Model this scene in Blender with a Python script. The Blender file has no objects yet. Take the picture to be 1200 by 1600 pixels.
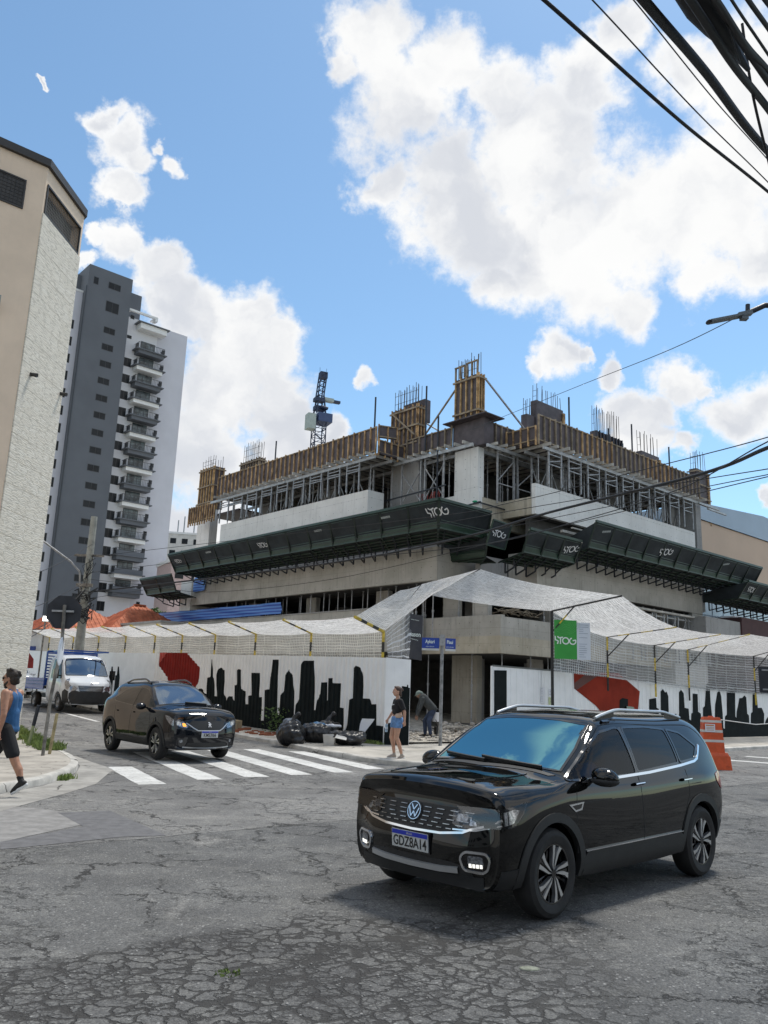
import bpy, bmesh, math, random
from math import sin, cos, pi, radians, atan2, hypot, sqrt
from mathutils import Vector, Matrix
from mathutils.bvhtree import BVHTree
random.seed(7)
S = bpy.context.scene
COL = S.collection
# ---------------------------------------------------------------- camera
CAM_H = 1.7
cd = bpy.data.cameras.new('camera')
cam = bpy.data.objects.new('camera', cd)
COL.objects.link(cam)
cd.sensor_fit = 'VERTICAL'; cd.sensor_height = 36; cd.lens = 1260/1600*36
cd.clip_start = .05; cd.clip_end = 3000
_t, _r = radians(12.4), radians(2.1)
_fw = Vector((0, cos(_t), sin(_t))); _u0 = Vector((0, -sin(_t), cos(_t))); _r0 = Vector((1, 0, 0))
_up = _u0*cos(_r)-_r0*sin(_r); _rt = _r0*cos(_r)+_u0*sin(_r)
_m = Matrix((_rt, _up, -_fw)).transposed().to_4x4(); _m.translation = (0, 0, CAM_H)
cam.matrix_world = _m
S.camera = cam
S.render.resolution_x = 768; S.render.resolution_y = 1024
S.view_settings.view_transform = 'Standard'; S.view_settings.look = 'None'
S.view_settings.exposure = 0.64; S.view_settings.gamma = 1
# ---------------------------------------------------------------- sun
SUN_EL, SUN_AZ = radians(66), radians(36)      # azimuth from +Y towards +X
sl = bpy.data.lights.new('sun', 'SUN'); sl.energy = 2.1; sl.angle = radians(9); sl.color = (1, .95, .87)
sun = bpy.data.objects.new('sun', sl); COL.objects.link(sun)
_d = Vector((cos(SUN_EL)*sin(SUN_AZ), cos(SUN_EL)*cos(SUN_AZ), sin(SUN_EL)))
sun.rotation_euler = (-_d).to_track_quat('-Z', 'Y').to_euler()
# ---------------------------------------------------------------- node helpers
class NT:
    def __init__(s, tree): s.t = tree; s.n = tree.nodes; s.l = tree.links
    def new(s, kind, **kw):
        n = s.n.new(kind)
        for k, v in kw.items():
            if k == 'ins':
                for i, x in v.items():
                    if isinstance(x, bpy.types.NodeSocket): s.l.new(x, n.inputs[i])
                    else: n.inputs[i].default_value = x
            else: setattr(n, k, v)
        return n
    def math(s, op, a, b=0.0, c=None, clamp=False):
        ins = {0: a, 1: b}
        if c is not None: ins[2] = c
        n = s.new('ShaderNodeMath', operation=op, ins=ins); n.use_clamp = clamp; return n.outputs[0]
    def vmath(s, op, a, b=(0, 0, 0), scale=None):
        n = s.new('ShaderNodeVectorMath', operation=op, ins={0: a, 1: b})
        if scale is not None: n.inputs[3].default_value = scale
        return n.outputs[1] if op in ('LENGTH', 'DISTANCE', 'DOT_PRODUCT') else n.outputs[0]
    def ramp(s, f, a, b, c0=0.0, c1=1.0, smooth=True):
        n = s.new('ShaderNodeMapRange', ins={0: f, 1: a, 2: b, 3: c0, 4: c1})
        n.interpolation_type = 'SMOOTHSTEP' if smooth else 'LINEAR'; return n.outputs[0]
    def mix(s, f, a, b, blend='MIX'):
        n = s.new('ShaderNodeMix', data_type='RGBA', blend_type=blend)
        for i, x in ((0, f), (6, a), (7, b)):
            if isinstance(x, bpy.types.NodeSocket): s.l.new(x, n.inputs[i])
            else:
                if i and len(x) == 3: x = (*x, 1)
                n.inputs[i].default_value = x
        return n.outputs[2]
    def noise(s, v, scale=5, detail=3, rough=.5, dist=0, out=0):
        n = s.new('ShaderNodeTexNoise', ins={'Vector': v, 'Scale': scale, 'Detail': detail, 'Roughness': rough, 'Distortion': dist}); return n.outputs[out]
    def voro(s, v, scale=5, feature='F1', rand=1.0, out=0):
        n = s.new('ShaderNodeTexVoronoi', feature=feature, ins={'Vector': v, 'Scale': scale, 'Randomness': rand}); return n.outputs[out]
    def scale(s, v, sc):
        n = s.new('ShaderNodeMapping', ins={0: v}); n.inputs['Scale'].default_value = sc; return n.outputs[0]
# ---------------------------------------------------------------- world: sky with the photograph's clouds
MURAL_L=[(11.05,1.46),(10.83,1.48),(10.56,1.29),(10.41,1.28),(10.51,1.88),(10.21,1.95),(10.27,2.61),(10.18,2.6),(10.07,1.95),(9.94,1.89),(9.83,1.22),(9.66,1.21),(9.78,2.02),(9.69,2.25),(9.47,2.29),(9.24,2.2),(9.11,1.33),(8.9,1.08),(8.8,1.24),(8.52,1.24),(8.37,1.09),(8.4,1.65),(8.29,1.68),(8.36,2.21),(8.2,2.25),(8.04,2.21),(7.94,1.53),(7.66,1.45),(7.55,0.997),(7.43,1),(7.47,1.29),(7.25,1.32),(7.31,2.12),(6.8,2.12),(6.69,1.27),(6.57,1.28),(6.48,0.472),(6.36,0.478),(6.4,1.53),(6.13,1.56),(6.12,1.98),(6.03,2.14),(5.99,2.59),(5.67,2.59),(5.6,1.95),(5.52,0.717),(5.43,0.721),(5.44,1.31),(5.24,1.52),(5.21,1.99),(5.01,2.26),(4.71,2),(4.62,1.53),(4.56,0.57),(4.5,0.573),(4.47,1.07),(4.29,1.35),(4.31,2.39),(4.18,2.55),(3.57,2.55),(3.48,1.56),(3.47,0.961),(3.35,0.966),(3.32,1.27),(3.14,1.49),(3.12,1.85),(2.84,1.86),(2.81,1.5),(2.8,1.28),(2.73,1.3),(2.76,1.99),(2.57,2),(2.51,1.84),(2.12,1.84),(2.09,1.42),(2.09,1.1),(1.94,1.08),(1.91,0.705),(1.92,0.386),(1.84,0.25),(1.73,0.609),(1.69,1.32),(1.52,1.4),(1.53,2.33),(1.4,2.39),(1.17,2.33),(1.06,2.08),(0.997,1.41),(0.69,1.41),(0.615,1.25),(0.401,1.26),(0.366,0.649)]
RED_L=[(14.73,2.91),(12.30,2.88),(11.09,2.27),(11.08,1.87),(11.34,1.46),(13.46,1.41),(13.78,1.86),(14.72,2.39)]
REDLT_L=[(14.73,2.91),(14.03,2.91),(14.66,2.44)]
RED_L2=[(32.03,3.05),(31.15,3.05),(30.27,2.68),(30.18,2.17),(31.90,2.16)]
MURAL_R=[(10.68,1.21),(10.74,2.03),(10.91,2.14),(11.10,2),(11.21,2.04),(11.35,1.85),(11.33,1.15),(11.69,1.07),(11.94,1.14),(12.05,0.994),(12.17,0.963),(12.25,2.03),(12.43,2.15),(12.66,2),(12.69,1.39),(13.02,1.35),(13.05,0.902),(13.20,0.862),(13.26,1.15),(13.37,1.19),(13.44,2.01),(13.89,2),(13.87,1.23),(14.09,1.15),(14.12,0.839),(14.26,0.839),(14.32,1.41),(14.51,1.49),(14.69,2.42),(14.88,2.53),(15.05,2.44),(15.06,1.67),(15.16,0.841),(15.36,0.74),(15.49,1.59),(15.75,2.11),(15.95,2.22),(16.11,1.95),(16.15,1.17),(16.15,0.526),(16.30,0.483),(16.38,1.04),(16.56,1.13),(16.75,2.55),(17.57,2.56),(17.40,1.05),(17.51,0.986),(17.59,1.27),(17.94,1.9),(18.25,1.92),(18.47,2.04),(18.66,1.95),(18.66,1.19),(18.85,1.1),(18.84,0.696),(18.97,0.74),(19.07,1.19),(19.25,1.28),(19.41,2.42),(19.71,2.41),(19.82,2.02),(19.85,1.47),(20.28,1.48),(20.52,1.2),(20.44,0.649),(20.74,0.926),(20.98,1.07)]
MURAL_R0=[(9.75,0.739),(9.81,1.7),(10.34,1.76),(10.36,1.36),(10.54,1.32),(10.50,0.739)]
MURAL_RR=[(7.52,0.957),(7.59,1.63),(7.8,1.71),(8.19,1.67),(8.18,0.96)]
RED_R=[(4.57,2.61),(7.58,2.66),(9.09,1.99),(8.93,1.28),(8.59,0.739),(6.95,0.739),(5.94,1.39),(4.59,1.98)]
REDDK_R=[(5.5,2.62),(6.44,2.63),(4.71,1.93),(4.6,1.99),(4.6,2.18)]
DOOR_R=[(0.0453,2.46),(0.694,2.48),(0.702,0.906),(0.061,0.903)]
PANEL_R=[(-0.168,2.6),(21.12,2.02),(20.79,-0.179),(3.24,2.49)]
CLOUDS=[(-0.0184,0.738,0.675,0.0537),(-0.0593,0.749,0.66,0.0284),(0.012,0.777,0.629,0.0762),(-0.0137,0.825,0.565,0.0345),(0.0523,0.822,0.566,0.0717),(0.0922,0.846,0.525,0.0655),(0.119,0.872,0.475,0.0444),(0.15,0.793,0.59,0.0908),(0.173,0.842,0.51,0.0867),(0.234,0.852,0.469,0.0614),(0.274,0.81,0.519,0.0909),(0.336,0.785,0.521,0.0885),(0.381,0.741,0.554,0.0849),(0.359,0.699,0.618,0.0759),(0.302,0.719,0.625,0.0487),(0.221,0.71,0.668,0.0389),(0.189,0.744,0.641,0.0502),(0.278,0.852,0.443,0.0395),(0.0647,0.742,0.667,0.0538),(0.109,0.762,0.638,0.041),(0.352,0.814,0.461,0.0416),(0.403,0.785,0.47,0.0471),(0.199,0.899,0.391,0.0313),(0.177,0.908,0.381,0.0165),(0.222,0.893,0.391,0.0133),(0.255,0.894,0.369,0.0192),(0.34,0.869,0.36,0.0359),(0.366,0.862,0.352,0.0156),(0.391,0.866,0.313,0.041),(0.42,0.85,0.319,0.0453),(0.31,0.893,0.327,0.0329),(0.272,0.905,0.326,0.0333),(0.295,0.911,0.289,0.0443),(0.339,0.898,0.279,0.0218),(-0.0331,0.932,0.362,0.0153),(-0.317,0.746,0.586,0.0225),(-0.298,0.765,0.571,0.0283),(-0.29,0.78,0.555,0.0246),(-0.302,0.795,0.525,0.0262),(-0.302,0.802,0.515,0.0139),(-0.247,0.793,0.556,0.0153),(-0.263,0.78,0.568,0.011),(-0.369,0.719,0.589,0.00514),(-0.3,0.828,0.473,0.0268),(-0.266,0.849,0.456,0.0302),(-0.322,0.816,0.481,0.014),(-0.248,0.873,0.42,0.0424),(-0.212,0.883,0.419,0.0406),(-0.168,0.893,0.417,0.0462),(-0.138,0.912,0.385,0.0377),(-0.205,0.914,0.351,0.0825),(-0.137,0.935,0.328,0.061),(-0.234,0.933,0.275,0.0902),(-0.128,0.95,0.284,0.069),(-0.0747,0.946,0.314,0.0261),(-0.23,0.961,0.155,0.0979),(-0.339,0.824,0.453,0.014),(-0.0969,0.958,0.272,0.0616),(0.426,0.878,0.216,0.014)]

W = bpy.data.worlds.new('World'); S.world = W; W.use_nodes = True
t = NT(W.node_tree)
for n in list(t.n): t.n.remove(n)
sky = t.new('ShaderNodeTexSky', sky_type='NISHITA'); sky.sun_disc = False
sky.sun_elevation = SUN_EL; sky.sun_rotation = SUN_AZ; sky.air_density = 1.0; sky.dust_density = .6; sky.ozone_density = 2.2; sky.altitude = 700
tc = t.new('ShaderNodeTexCoord').outputs['Generated']
w1 = t.noise(tc, 9, 6, .58, out=1)
w2 = t.noise(tc, 34, 5, .6, out=1)
dv = t.vmath('ADD', t.vmath('SCALE', t.vmath('SUBTRACT', w1, (.5, .5, .5)), scale=.105), t.vmath('SCALE', t.vmath('SUBTRACT', w2, (.5, .5, .5)), scale=.028))
wv = t.vmath('NORMALIZE', t.vmath('ADD', tc, dv))
acc = None
for cx, cy, cz, cr in CLOUDS:
    dd = t.vmath('DISTANCE', wv, (cx, cy, cz))
    v = t.math('SUBTRACT', 1.0, t.math('DIVIDE', dd, cr*1.03))
    acc = v if acc is None else t.math('SMOOTH_MAX', acc, v, .07)
fb = t.math('ADD', t.math('MULTIPLY', t.noise(tc, 12, 10, .64), .68), t.math('MULTIPLY', t.noise(tc, 40, 7, .66), .32))
core = t.math('ADD', acc, t.math('MULTIPLY', t.math('SUBTRACT', fb, .5), 1.9))
mask = t.ramp(core, -.08, .46)
# the rest of the dome: unseen scattered cumulus, added to reflect in the cars
back = t.noise(t.scale(wv, (1, 1, 2.2)), 2.1, 9, .58)
sep = t.new('ShaderNodeSeparateXYZ', ins={0: tc})
bm_ = t.math('MULTIPLY', t.ramp(back, .43, .56), t.math('SUBTRACT', 1.0, t.math('MULTIPLY', t.ramp(sep.outputs[1], .15, .45), t.math('SUBTRACT', 1.0, t.ramp(sep.outputs[2], .73, .80)))))
mask = t.math('MAXIMUM', mask, bm_)
thick = t.ramp(t.math('ADD', acc, t.math('MULTIPLY', t.math('SUBTRACT', t.noise(tc, 6, 5, .55), .5), 1.6)), .05, .75)
ccol = t.mix(thick, (1.06, 1.07, 1.08), (.74, .77, .83))
ccol = t.mix(t.math('MULTIPLY', t.ramp(t.noise(wv, 9, 5, .5), .36, .62), .9), ccol, (1.08, 1.08, 1.07))
skyc = t.new('ShaderNodeHueSaturation', ins={'Saturation': .98, 'Value': 1.0, 'Color': sky.outputs[0]}).outputs[0]
skyc = t.mix(1.0, skyc, (.88, 1.02, .98), 'MULTIPLY')
bg1 = t.new('ShaderNodeBackground', ins={'Color': skyc, 'Strength': .120})
bg2 = t.new('ShaderNodeBackground', ins={'Color': ccol, 'Strength': .60})
mx = t.new('ShaderNodeMixShader', ins={0: mask, 1: bg1.outputs[0], 2: bg2.outputs[0]})
t.new('ShaderNodeOutputWorld', ins={0: mx.outputs[0]})
W.cycles.sampling_method = 'MANUAL'; W.cycles.sample_map_resolution = 1024
# ---------------------------------------------------------------- materials
MATS = {}
def mat(name, col=(.5, .5, .5), rough=.6, metal=0.0, var=.12, scale=3.0, bump=0.0, bscale=30.0, spec=.5, emit=0, coat=0, streak=0, streakcol=(.08, .08, .07), col2=None):
    if name in MATS: return MATS[name]
    m = bpy.data.materials.new(name); m.use_nodes = True; q = NT(m.node_tree)
    b = q.n['Principled BSDF']
    co = q.new('ShaderNodeTexCoord').outputs['Object']
    c = (*col, 1)
    if var:
        n = q.noise(co, scale, 5, .6)
        lo = tuple(x*(1-var) for x in col); hi = tuple(min(1, x*(1+var)) for x in (col2 or col))
        c = q.mix(q.ramp(n, .3, .7), lo, hi)
    if streak:
        n = q.noise(q.scale(co, (6, 6, .35)), 1.6, 6, .65)
        n2 = q.noise(co, 1.1, 4, .6)
        f = q.math('MULTIPLY', q.ramp(n, .48, .75), q.ramp(n2, .35, .7))
        c = q.mix(q.math('MULTIPLY', f, streak), c, streakcol)
    if isinstance(c, tuple): b.inputs['Base Color'].default_value = c
    else: q.l.new(c, b.inputs['Base Color'])
    b.inputs['Roughness'].default_value = rough; b.inputs['Metallic'].default_value = metal
    b.inputs['Specular IOR Level'].default_value = spec
    if coat: b.inputs['Coat Weight'].default_value = coat; b.inputs['Coat Roughness'].default_value = .03
    if emit: b.inputs['Emission Color'].default_value = (*col, 1); b.inputs['Emission Strength'].default_value = emit
    if bump:
        bp = q.new('ShaderNodeBump', ins={'Strength': bump, 'Distance': .01, 'Height': q.noise(co, bscale, 5, .6)})
        q.l.new(bp.outputs[0], b.inputs['Normal'])
    MATS[name] = m
    return m
# ---------------------------------------------------------------- mesh builder
class MB:
    def __init__(s): s.v = []; s.f = []; s.uv = None; s.mi = []; s.cur = 0
    def add(s, vs, fs):
        o = len(s.v); s.v += [tuple(v) for v in vs]; s.f += [tuple(i+o for i in f) for f in fs]; s.mi += [s.cur]*len(fs); return s
    def box(s, a, b):
        x0, y0, z0 = (min(a[i], b[i]) for i in range(3)); x1, y1, z1 = (max(a[i], b[i]) for i in range(3))
        return s.add([(x0,y0,z0),(x1,y0,z0),(x1,y1,z0),(x0,y1,z0),(x0,y0,z1),(x1,y0,z1),(x1,y1,z1),(x0,y1,z1)],
                     [(0,3,2,1),(4,5,6,7),(0,1,5,4),(1,2,6,5),(2,3,7,6),(3,0,4,7)])
    def bar(s, a, b, w=.05, h=None, up=(0, 0, 1)):
        h = h or w; a = Vector(a); b = Vector(b); d = (b-a).normalized(); u = Vector(up)
        if abs(d.dot(u)) > .98: u = Vector((1, 0, 0))
        r = d.cross(u).normalized(); u = r.cross(d)
        vs = []
        for p in (a, b):
            for i, j in ((-1,-1),(1,-1),(1,1),(-1,1)): vs.append(p+r*(i*w/2)+u*(j*h/2))
        return s.add(vs, [(3,2,1,0),(4,5,6,7),(0,1,5,4),(1,2,6,5),(2,3,7,6),(3,0,4,7)])
    def tube(s, pts, r=.03, n=8, cap=True):
        pts = [Vector(p) for p in pts]; rs = r if isinstance(r, (list, tuple)) else [r]*len(pts)
        vs = []; fs = []; up = None
        for i, p in enumerate(pts):
            d = (pts[min(i+1, len(pts)-1)]-pts[max(i-1, 0)]).normalized()
            if up is None: up = Vector((0,0,1)) if abs(d.z) < .95 else Vector((1,0,0))
            x = d.cross(up).normalized(); y = x.cross(d).normalized(); up = y
            for k in range(n): a = 2*pi*k/n; vs.append(p+x*(cos(a)*rs[i])+y*(sin(a)*rs[i]))
        for i in range(len(pts)-1):
            for k in range(n): k2 = (k+1) % n; fs.append((i*n+k, i*n+k2, (i+1)*n+k2, (i+1)*n+k))
        if cap: fs.append(tuple(range(n))[::-1]); fs.append(tuple(range((len(pts)-1)*n, len(pts)*n)))
        return s.add(vs, fs)
    def lathe(s, prof, n=32, c=(0,0,0), axis='z'):
        vs = []; fs = []
        for r, h in prof:
            for k in range(n):
                a = 2*pi*k/n; p = (r*cos(a), r*sin(a), h)
                if axis == 'y': p = (p[0], p[2], p[1])
                if axis == 'x': p = (p[2], p[0], p[1])
                vs.append((p[0]+c[0], p[1]+c[1], p[2]+c[2]))
        for i in range(len(prof)-1):
            for k in range(n): k2 = (k+1) % n; fs.append((i*n+k, i*n+k2, (i+1)*n+k2, (i+1)*n+k))
        return s.add(vs, fs)
    def ell(s, c, r, n=14, m=9, rot=None):
        c = Vector(c); vs = []; fs = []
        for i in range(m+1):
            th = pi*i/m
            for k in range(n):
                a = 2*pi*k/n; p = Vector((r[0]*sin(th)*cos(a), r[1]*sin(th)*sin(a), r[2]*cos(th)))
                if rot: p = rot @ p
                vs.append(c+p)
        for i in range(m):
            for k in range(n): k2 = (k+1) % n; fs.append((i*n+k, (i+1)*n+k, (i+1)*n+k2, i*n+k2))
        return s.add(vs, fs)
    def prism(s, poly, z0, z1):
        n = len(poly); vs = [(x, y, z0) for x, y in poly]+[(x, y, z1) for x, y in poly]
        fs = [tuple(range(n))[::-1], tuple(range(n, 2*n))]+[(i, (i+1) % n, n+(i+1) % n, n+i) for i in range(n)]
        return s.add(vs, fs)
    def slab(s, poly3, nrm, th):
        """a 3-D polygon given thickness th along nrm"""
        n = len(poly3); nv = Vector(nrm)*th; vs = [Vector(p) for p in poly3]; vs = vs+[v+nv for v in vs]
        return s.add(vs, [tuple(range(n))[::-1], tuple(range(n, 2*n))]+[(i, (i+1) % n, n+(i+1) % n, n+i) for i in range(n)])
    def grid(s, rows, close=False):
        nr = len(rows); nc = len(rows[0]); vs = [p for r in rows for p in r]; fs = []
        for i in range(nr-1):
            for k in range(nc-1 if not close else nc):
                k2 = (k+1) % nc; fs.append((i*nc+k, i*nc+k2, (i+1)*nc+k2, (i+1)*nc+k))
        return s.add(vs, fs)
    def xf(s, M, start=0):
        s.v = s.v[:start]+[tuple(M @ Vector(v)) for v in s.v[start:]]; return s
    def mesh(s, name, mats, smooth=False, normals=True):
        me = bpy.data.meshes.new(name); me.from_pydata(s.v, [], s.f)
        for m in (mats if isinstance(mats, (list, tuple)) else [mats]): me.materials.append(m)
        if any(s.mi): me.polygons.foreach_set('material_index', s.mi)
        me.update()
        if normals:
            bm = bmesh.new(); bm.from_mesh(me); bmesh.ops.recalc_face_normals(bm, faces=bm.faces); bm.to_mesh(me); bm.free()
        if smooth:
            me.polygons.foreach_set('use_smooth', [True]*len(me.polygons))
            if smooth != True: me.set_sharp_from_angle(angle=radians(smooth))
        return me
    def build(s, name, mats, parent=None, smooth=False, normals=True):
        return link(name, s.mesh(name, mats, smooth, normals), parent)
def link(name, me, parent=None):
    o = bpy.data.objects.new(name, me); COL.objects.link(o)
    if parent: o.parent = parent
    return o
def tag(o, label=None, cat=None, group=None, kind=None):
    for k, v in (('label', label), ('category', cat), ('group', group), ('kind', kind)):
        if v: o[k] = v
    return o
def thing(name, label, cat, loc=(0,0,0), rz=0, group=None):
    o = bpy.data.objects.new(name, None); COL.objects.link(o); o.empty_display_size = .2
    o.location = loc; o.rotation_euler = (0, 0, rz); return tag(o, label, cat, group)
def dup(r, loc, rz=None, label=None, group=None):
    def cp(o, par):
        c = o.copy(); COL.objects.link(c)
        if par: c.parent = par
        for ch in list(o.children): cp(ch, c)
        return c
    c = cp(r, None); c.location = loc
    if rz is not None: c.rotation_euler = (0, 0, rz)
    if label: c['label'] = label
    if group: c['group'] = group
    return c
def text_mesh(txt, size=1.0, ext=.01, bold=0.0, sx=1.0):
    cu = bpy.data.curves.new('t', 'FONT'); cu.body = txt; cu.size = size; cu.extrude = ext; cu.offset = bold; cu.align_x = 'CENTER'; cu.align_y = 'CENTER'; cu.resolution_u = 3
    o = bpy.data.objects.new('t', cu); COL.objects.link(o)
    dg = bpy.context.evaluated_depsgraph_get(); dg.update()
    me = bpy.data.meshes.new_from_object(o.evaluated_get(dg)); bpy.data.objects.remove(o)
    if sx != 1: me.transform(Matrix.Diagonal((sx, 1, 1, 1)))
    return me
def frame(o, x, y, z):
    """matrix with columns x,y,z and origin o"""
    m = Matrix((Vector(x).normalized(), Vector(y).normalized(), Vector(z).normalized())).transposed().to_4x4(); m.translation = o; return m
def put_text(name, txt, M, size, m, parent, ext=.004, bold=0.0, sx=1.0):
    me = text_mesh(txt, size, ext, bold, sx); me.transform(M); me.materials.clear(); me.materials.append(m); return link(name, me, parent)
ORD = ['first', 'second', 'third', 'fourth', 'fifth', 'sixth', 'seventh', 'eighth', 'ninth', 'tenth', 'eleventh', 'twelfth', 'thirteenth', 'fourteenth', 'fifteenth', 'sixteenth', 'seventeenth', 'eighteenth', 'nineteenth', 'twentieth', 'twenty first', 'twenty second']
def sstep(a, b, x): t = max(0, min(1, (x-a)/(b-a))); return t*t*(3-2*t)
# street frame: U runs along the right facade, V along the left facade
YU = radians(41.5)
UX, UY = cos(YU), sin(YU); VX, VY = -sin(YU), cos(YU)
def gz(x, y):
    """height of the ground: flat at the crossing, the left street climbs gently"""
    s = (x-.25)*VX+(y-24.6)*VY
    s = min(s, 60)
    return .036*max(0, s-2)**2/(max(0, s-2)+5) if s > 2 else 0.0

# ================================================================ GROUND
def asphalt():
    m = bpy.data.materials.new('asphalt'); m.use_nodes = True; q = NT(m.node_tree); b = q.n['Principled BSDF']
    co = q.new('ShaderNodeTexCoord').outputs['Object']
    sp = q.new('ShaderNodeSeparateXYZ', ins={0: co}); X, Y = sp.outputs[0], sp.outputs[1]
    # older, coarser paving on this side of the long seam through (-3.68, 8.55) and (-0.19, 11.38)
    sd = q.math('ADD', q.math('MULTIPLY', q.math('ADD', X, 3.68), -.63), q.math('MULTIPLY', q.math('SUBTRACT', Y, 8.55), .777))
    sdn = q.math('ADD', sd, q.math('MULTIPLY', q.math('SUBTRACT', q.noise(co, 1.2, 5, .6), .5), .25))
    far = q.ramp(sdn, -.01, .015)
    n1 = q.noise(co, .55, 6, .6); n2 = q.noise(co, 3.5, 6, .65); n3 = q.noise(co, 60, 4, .7)
    base = q.mix(far, (.145, .146, .144), (.20, .198, .192))
    base = q.mix(q.ramp(n1, .36, .64), q.mix(1.0, base, (.66, .66, .67), 'MULTIPLY'), base)
    base = q.mix(q.math('MULTIPLY', q.ramp(q.noise(q.scale(co, (.25, 1.2, 1)), .7, 4, .55), .5, .62), .5), base, q.mix(1.0, base, (1.3, 1.29, 1.26), 'MULTIPLY'))
    base = q.mix(q.ramp(n2, .45, .75), base, q.mix(1.0, base, (1.35, 1.34, 1.3), 'MULTIPLY'))
    # dusty pale smears
    du = q.noise(q.scale(co, (.8, .35, 1)), 1.1, 7, .68)
    base = q.mix(q.math('MULTIPLY', q.ramp(du, .56, .72), .55), base, (.36, .35, .33))
    # aggregate
    v = q.new('ShaderNodeTexVoronoi', feature='F1', ins={'Vector': co, 'Scale': 85.0})
    spk = q.ramp(v.outputs['Color'], .1, .95)
    base = q.mix(.75, base, q.mix(1.0, base, q.mix(spk, (.58, .58, .59), (1.42, 1.42, 1.40)), 'MULTIPLY'))
    v3 = q.new('ShaderNodeTexVoronoi', feature='F1', ins={'Vector': co, 'Scale': 38.0, 'Randomness': 1.0})
    sep3 = q.new('ShaderNodeSeparateColor', ins={0: v3.outputs['Color']})
    st = q.math('MULTIPLY', q.ramp(sep3.outputs[0], .86, .9), q.math('SUBTRACT', 1.0, q.ramp(v3.outputs['Distance'], .28, .42)))
    base = q.mix(q.math('MULTIPLY', st, q.math('SUBTRACT', .5, q.math('MULTIPLY', far, .3))), base, (.42, .42, .41))
    # cracks: distance to a broken band that runs across the foreground
    wob = q.math('MULTIPLY', q.math('SUBTRACT', q.noise(co, .5, 4, .6), .5), 1.6)
    edge = q.math('MINIMUM', q.math('ADD', 5.35, q.math('MULTIPLY', q.math('ADD', X, 2.15), .85)), 6.75)
    heavy = q.math('MULTIPLY', q.ramp(q.math('SUBTRACT', q.math('ADD', edge, q.math('MULTIPLY', wob, .35)), Y), -.05, .22), q.math('SUBTRACT', 1.0, q.ramp(q.math('ADD', X, wob), .7, 2.0)))
    heavy2 = q.ramp(q.noise(co, .42, 4, .55), .53, .60)
    heavy2 = q.math('MULTIPLY', heavy2, q.math('SUBTRACT', 1.0, q.ramp(Y, 18.0, 30.0)))
    def crack(scale, wid, dist, seed, str_=.18):
        wv_ = q.vmath('ADD', co, q.vmath('SCALE', q.vmath('SUBTRACT', q.noise(co, 3.1+seed, 5, .65, out=1), (.5,.5,.5)), scale=dist))
        wv_ = q.vmath('ADD', wv_, (seed*3.7, seed*1.9, 0))
        d = q.voro(q.scale(wv_, (1, 1.25, 0)), scale, 'DISTANCE_TO_EDGE')
        w_ = q.math('MULTIPLY', wid, q.math('ADD', .35, q.math('MULTIPLY', q.noise(co, 2.3, 3, .5), 1.3)))
        return q.math('SUBTRACT', 1.0, q.ramp(d, q.math('MULTIPLY', w_, .25), w_))
    c1 = q.math('MULTIPLY', crack(6.0, .095, .30, 1), q.math('MAXIMUM', heavy, q.math('MULTIPLY', heavy2, .45)))
    c2 = q.math('MULTIPLY', crack(15, .11, .10, 2), q.math('MULTIPLY', heavy, q.math('MULTIPLY', q.ramp(q.noise(co, 1.3, 4, .6), .46, .56), .6)))
    c3 = q.math('MULTIPLY', crack(.75, .013, .5, 3), q.ramp(q.noise(co, .8, 4, .6), .44, .54))
    c4 = q.math('MULTIPLY', q.math('SUBTRACT', 1.0, q.ramp(q.math('ABSOLUTE', sdn), .0, .018)), q.ramp(n2, .35, .5))
    c5 = q.math('MULTIPLY', crack(2.0, .03, .45, 4), q.ramp(q.noise(co, .65, 4, .6), .54, .6))
    c6 = q.math('MULTIPLY', crack(4.5, .035, .4, 5), q.math('MULTIPLY', q.ramp(q.noise(co, .55, 5, .6), .53, .60), .7))
    c1 = q.math('MAXIMUM', c1, c6)
    cr = q.math('MAXIMUM', q.math('MAXIMUM', c1, c2), q.math('MAXIMUM', q.math('MAXIMUM', c3, c5), c4))
    base = q.mix(q.math('MULTIPLY', cr, .92), base, (.032, .031, .03))
    base = q.mix(q.math('MULTIPLY', heavy, .14), base, (.06, .06, .06))
    # oil stains
    oil = q.ramp(q.noise(co, .9, 5, .6), .64, .76)
    base = q.mix(q.math('MULTIPLY', oil, .45), base, (.05, .05, .05))
    q.l.new(base, b.inputs['Base Color']); b.inputs['Roughness'].default_value = .86; b.inputs['Specular IOR Level'].default_value = .35
    h = q.math('ADD', q.math('MULTIPLY', v.outputs['Distance'], -.9), q.math('MULTIPLY', n3, .8))
    cell = q.voro(q.scale(co, (1, 1.25, 0)), 4.2, 'F1', out=1)
    h = q.math('SUBTRACT', h, q.math('MULTIPLY', cr, 3.0))
    h = q.math('ADD', h, q.math('MULTIPLY', q.math('MULTIPLY', q.noise(co, 7, 5, .6), heavy), 1.3))
    bp = q.new('ShaderNodeBump', ins={'Strength': .85, 'Distance': .008, 'Height': h})
    q.l.new(bp.outputs[0], b.inputs['Normal']); return m
M_asph = asphalt()
def span(a, b, d):
    n = max(1, int(abs(b-a)/d)); return [a+(b-a)*i/n for i in range(n+1)]
xs = [-900, -400, -160]+span(-80, 60, 2)+[120, 300, 900]; ys = [-600, -200, -60]+span(-20, 90, 2)+[130, 250, 600, 1500]
g = MB().grid([[(x, y, gz(x, y)) for x in xs] for y in ys]).build('road', M_asph, smooth=True)
tag(g, kind='structure')
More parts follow.
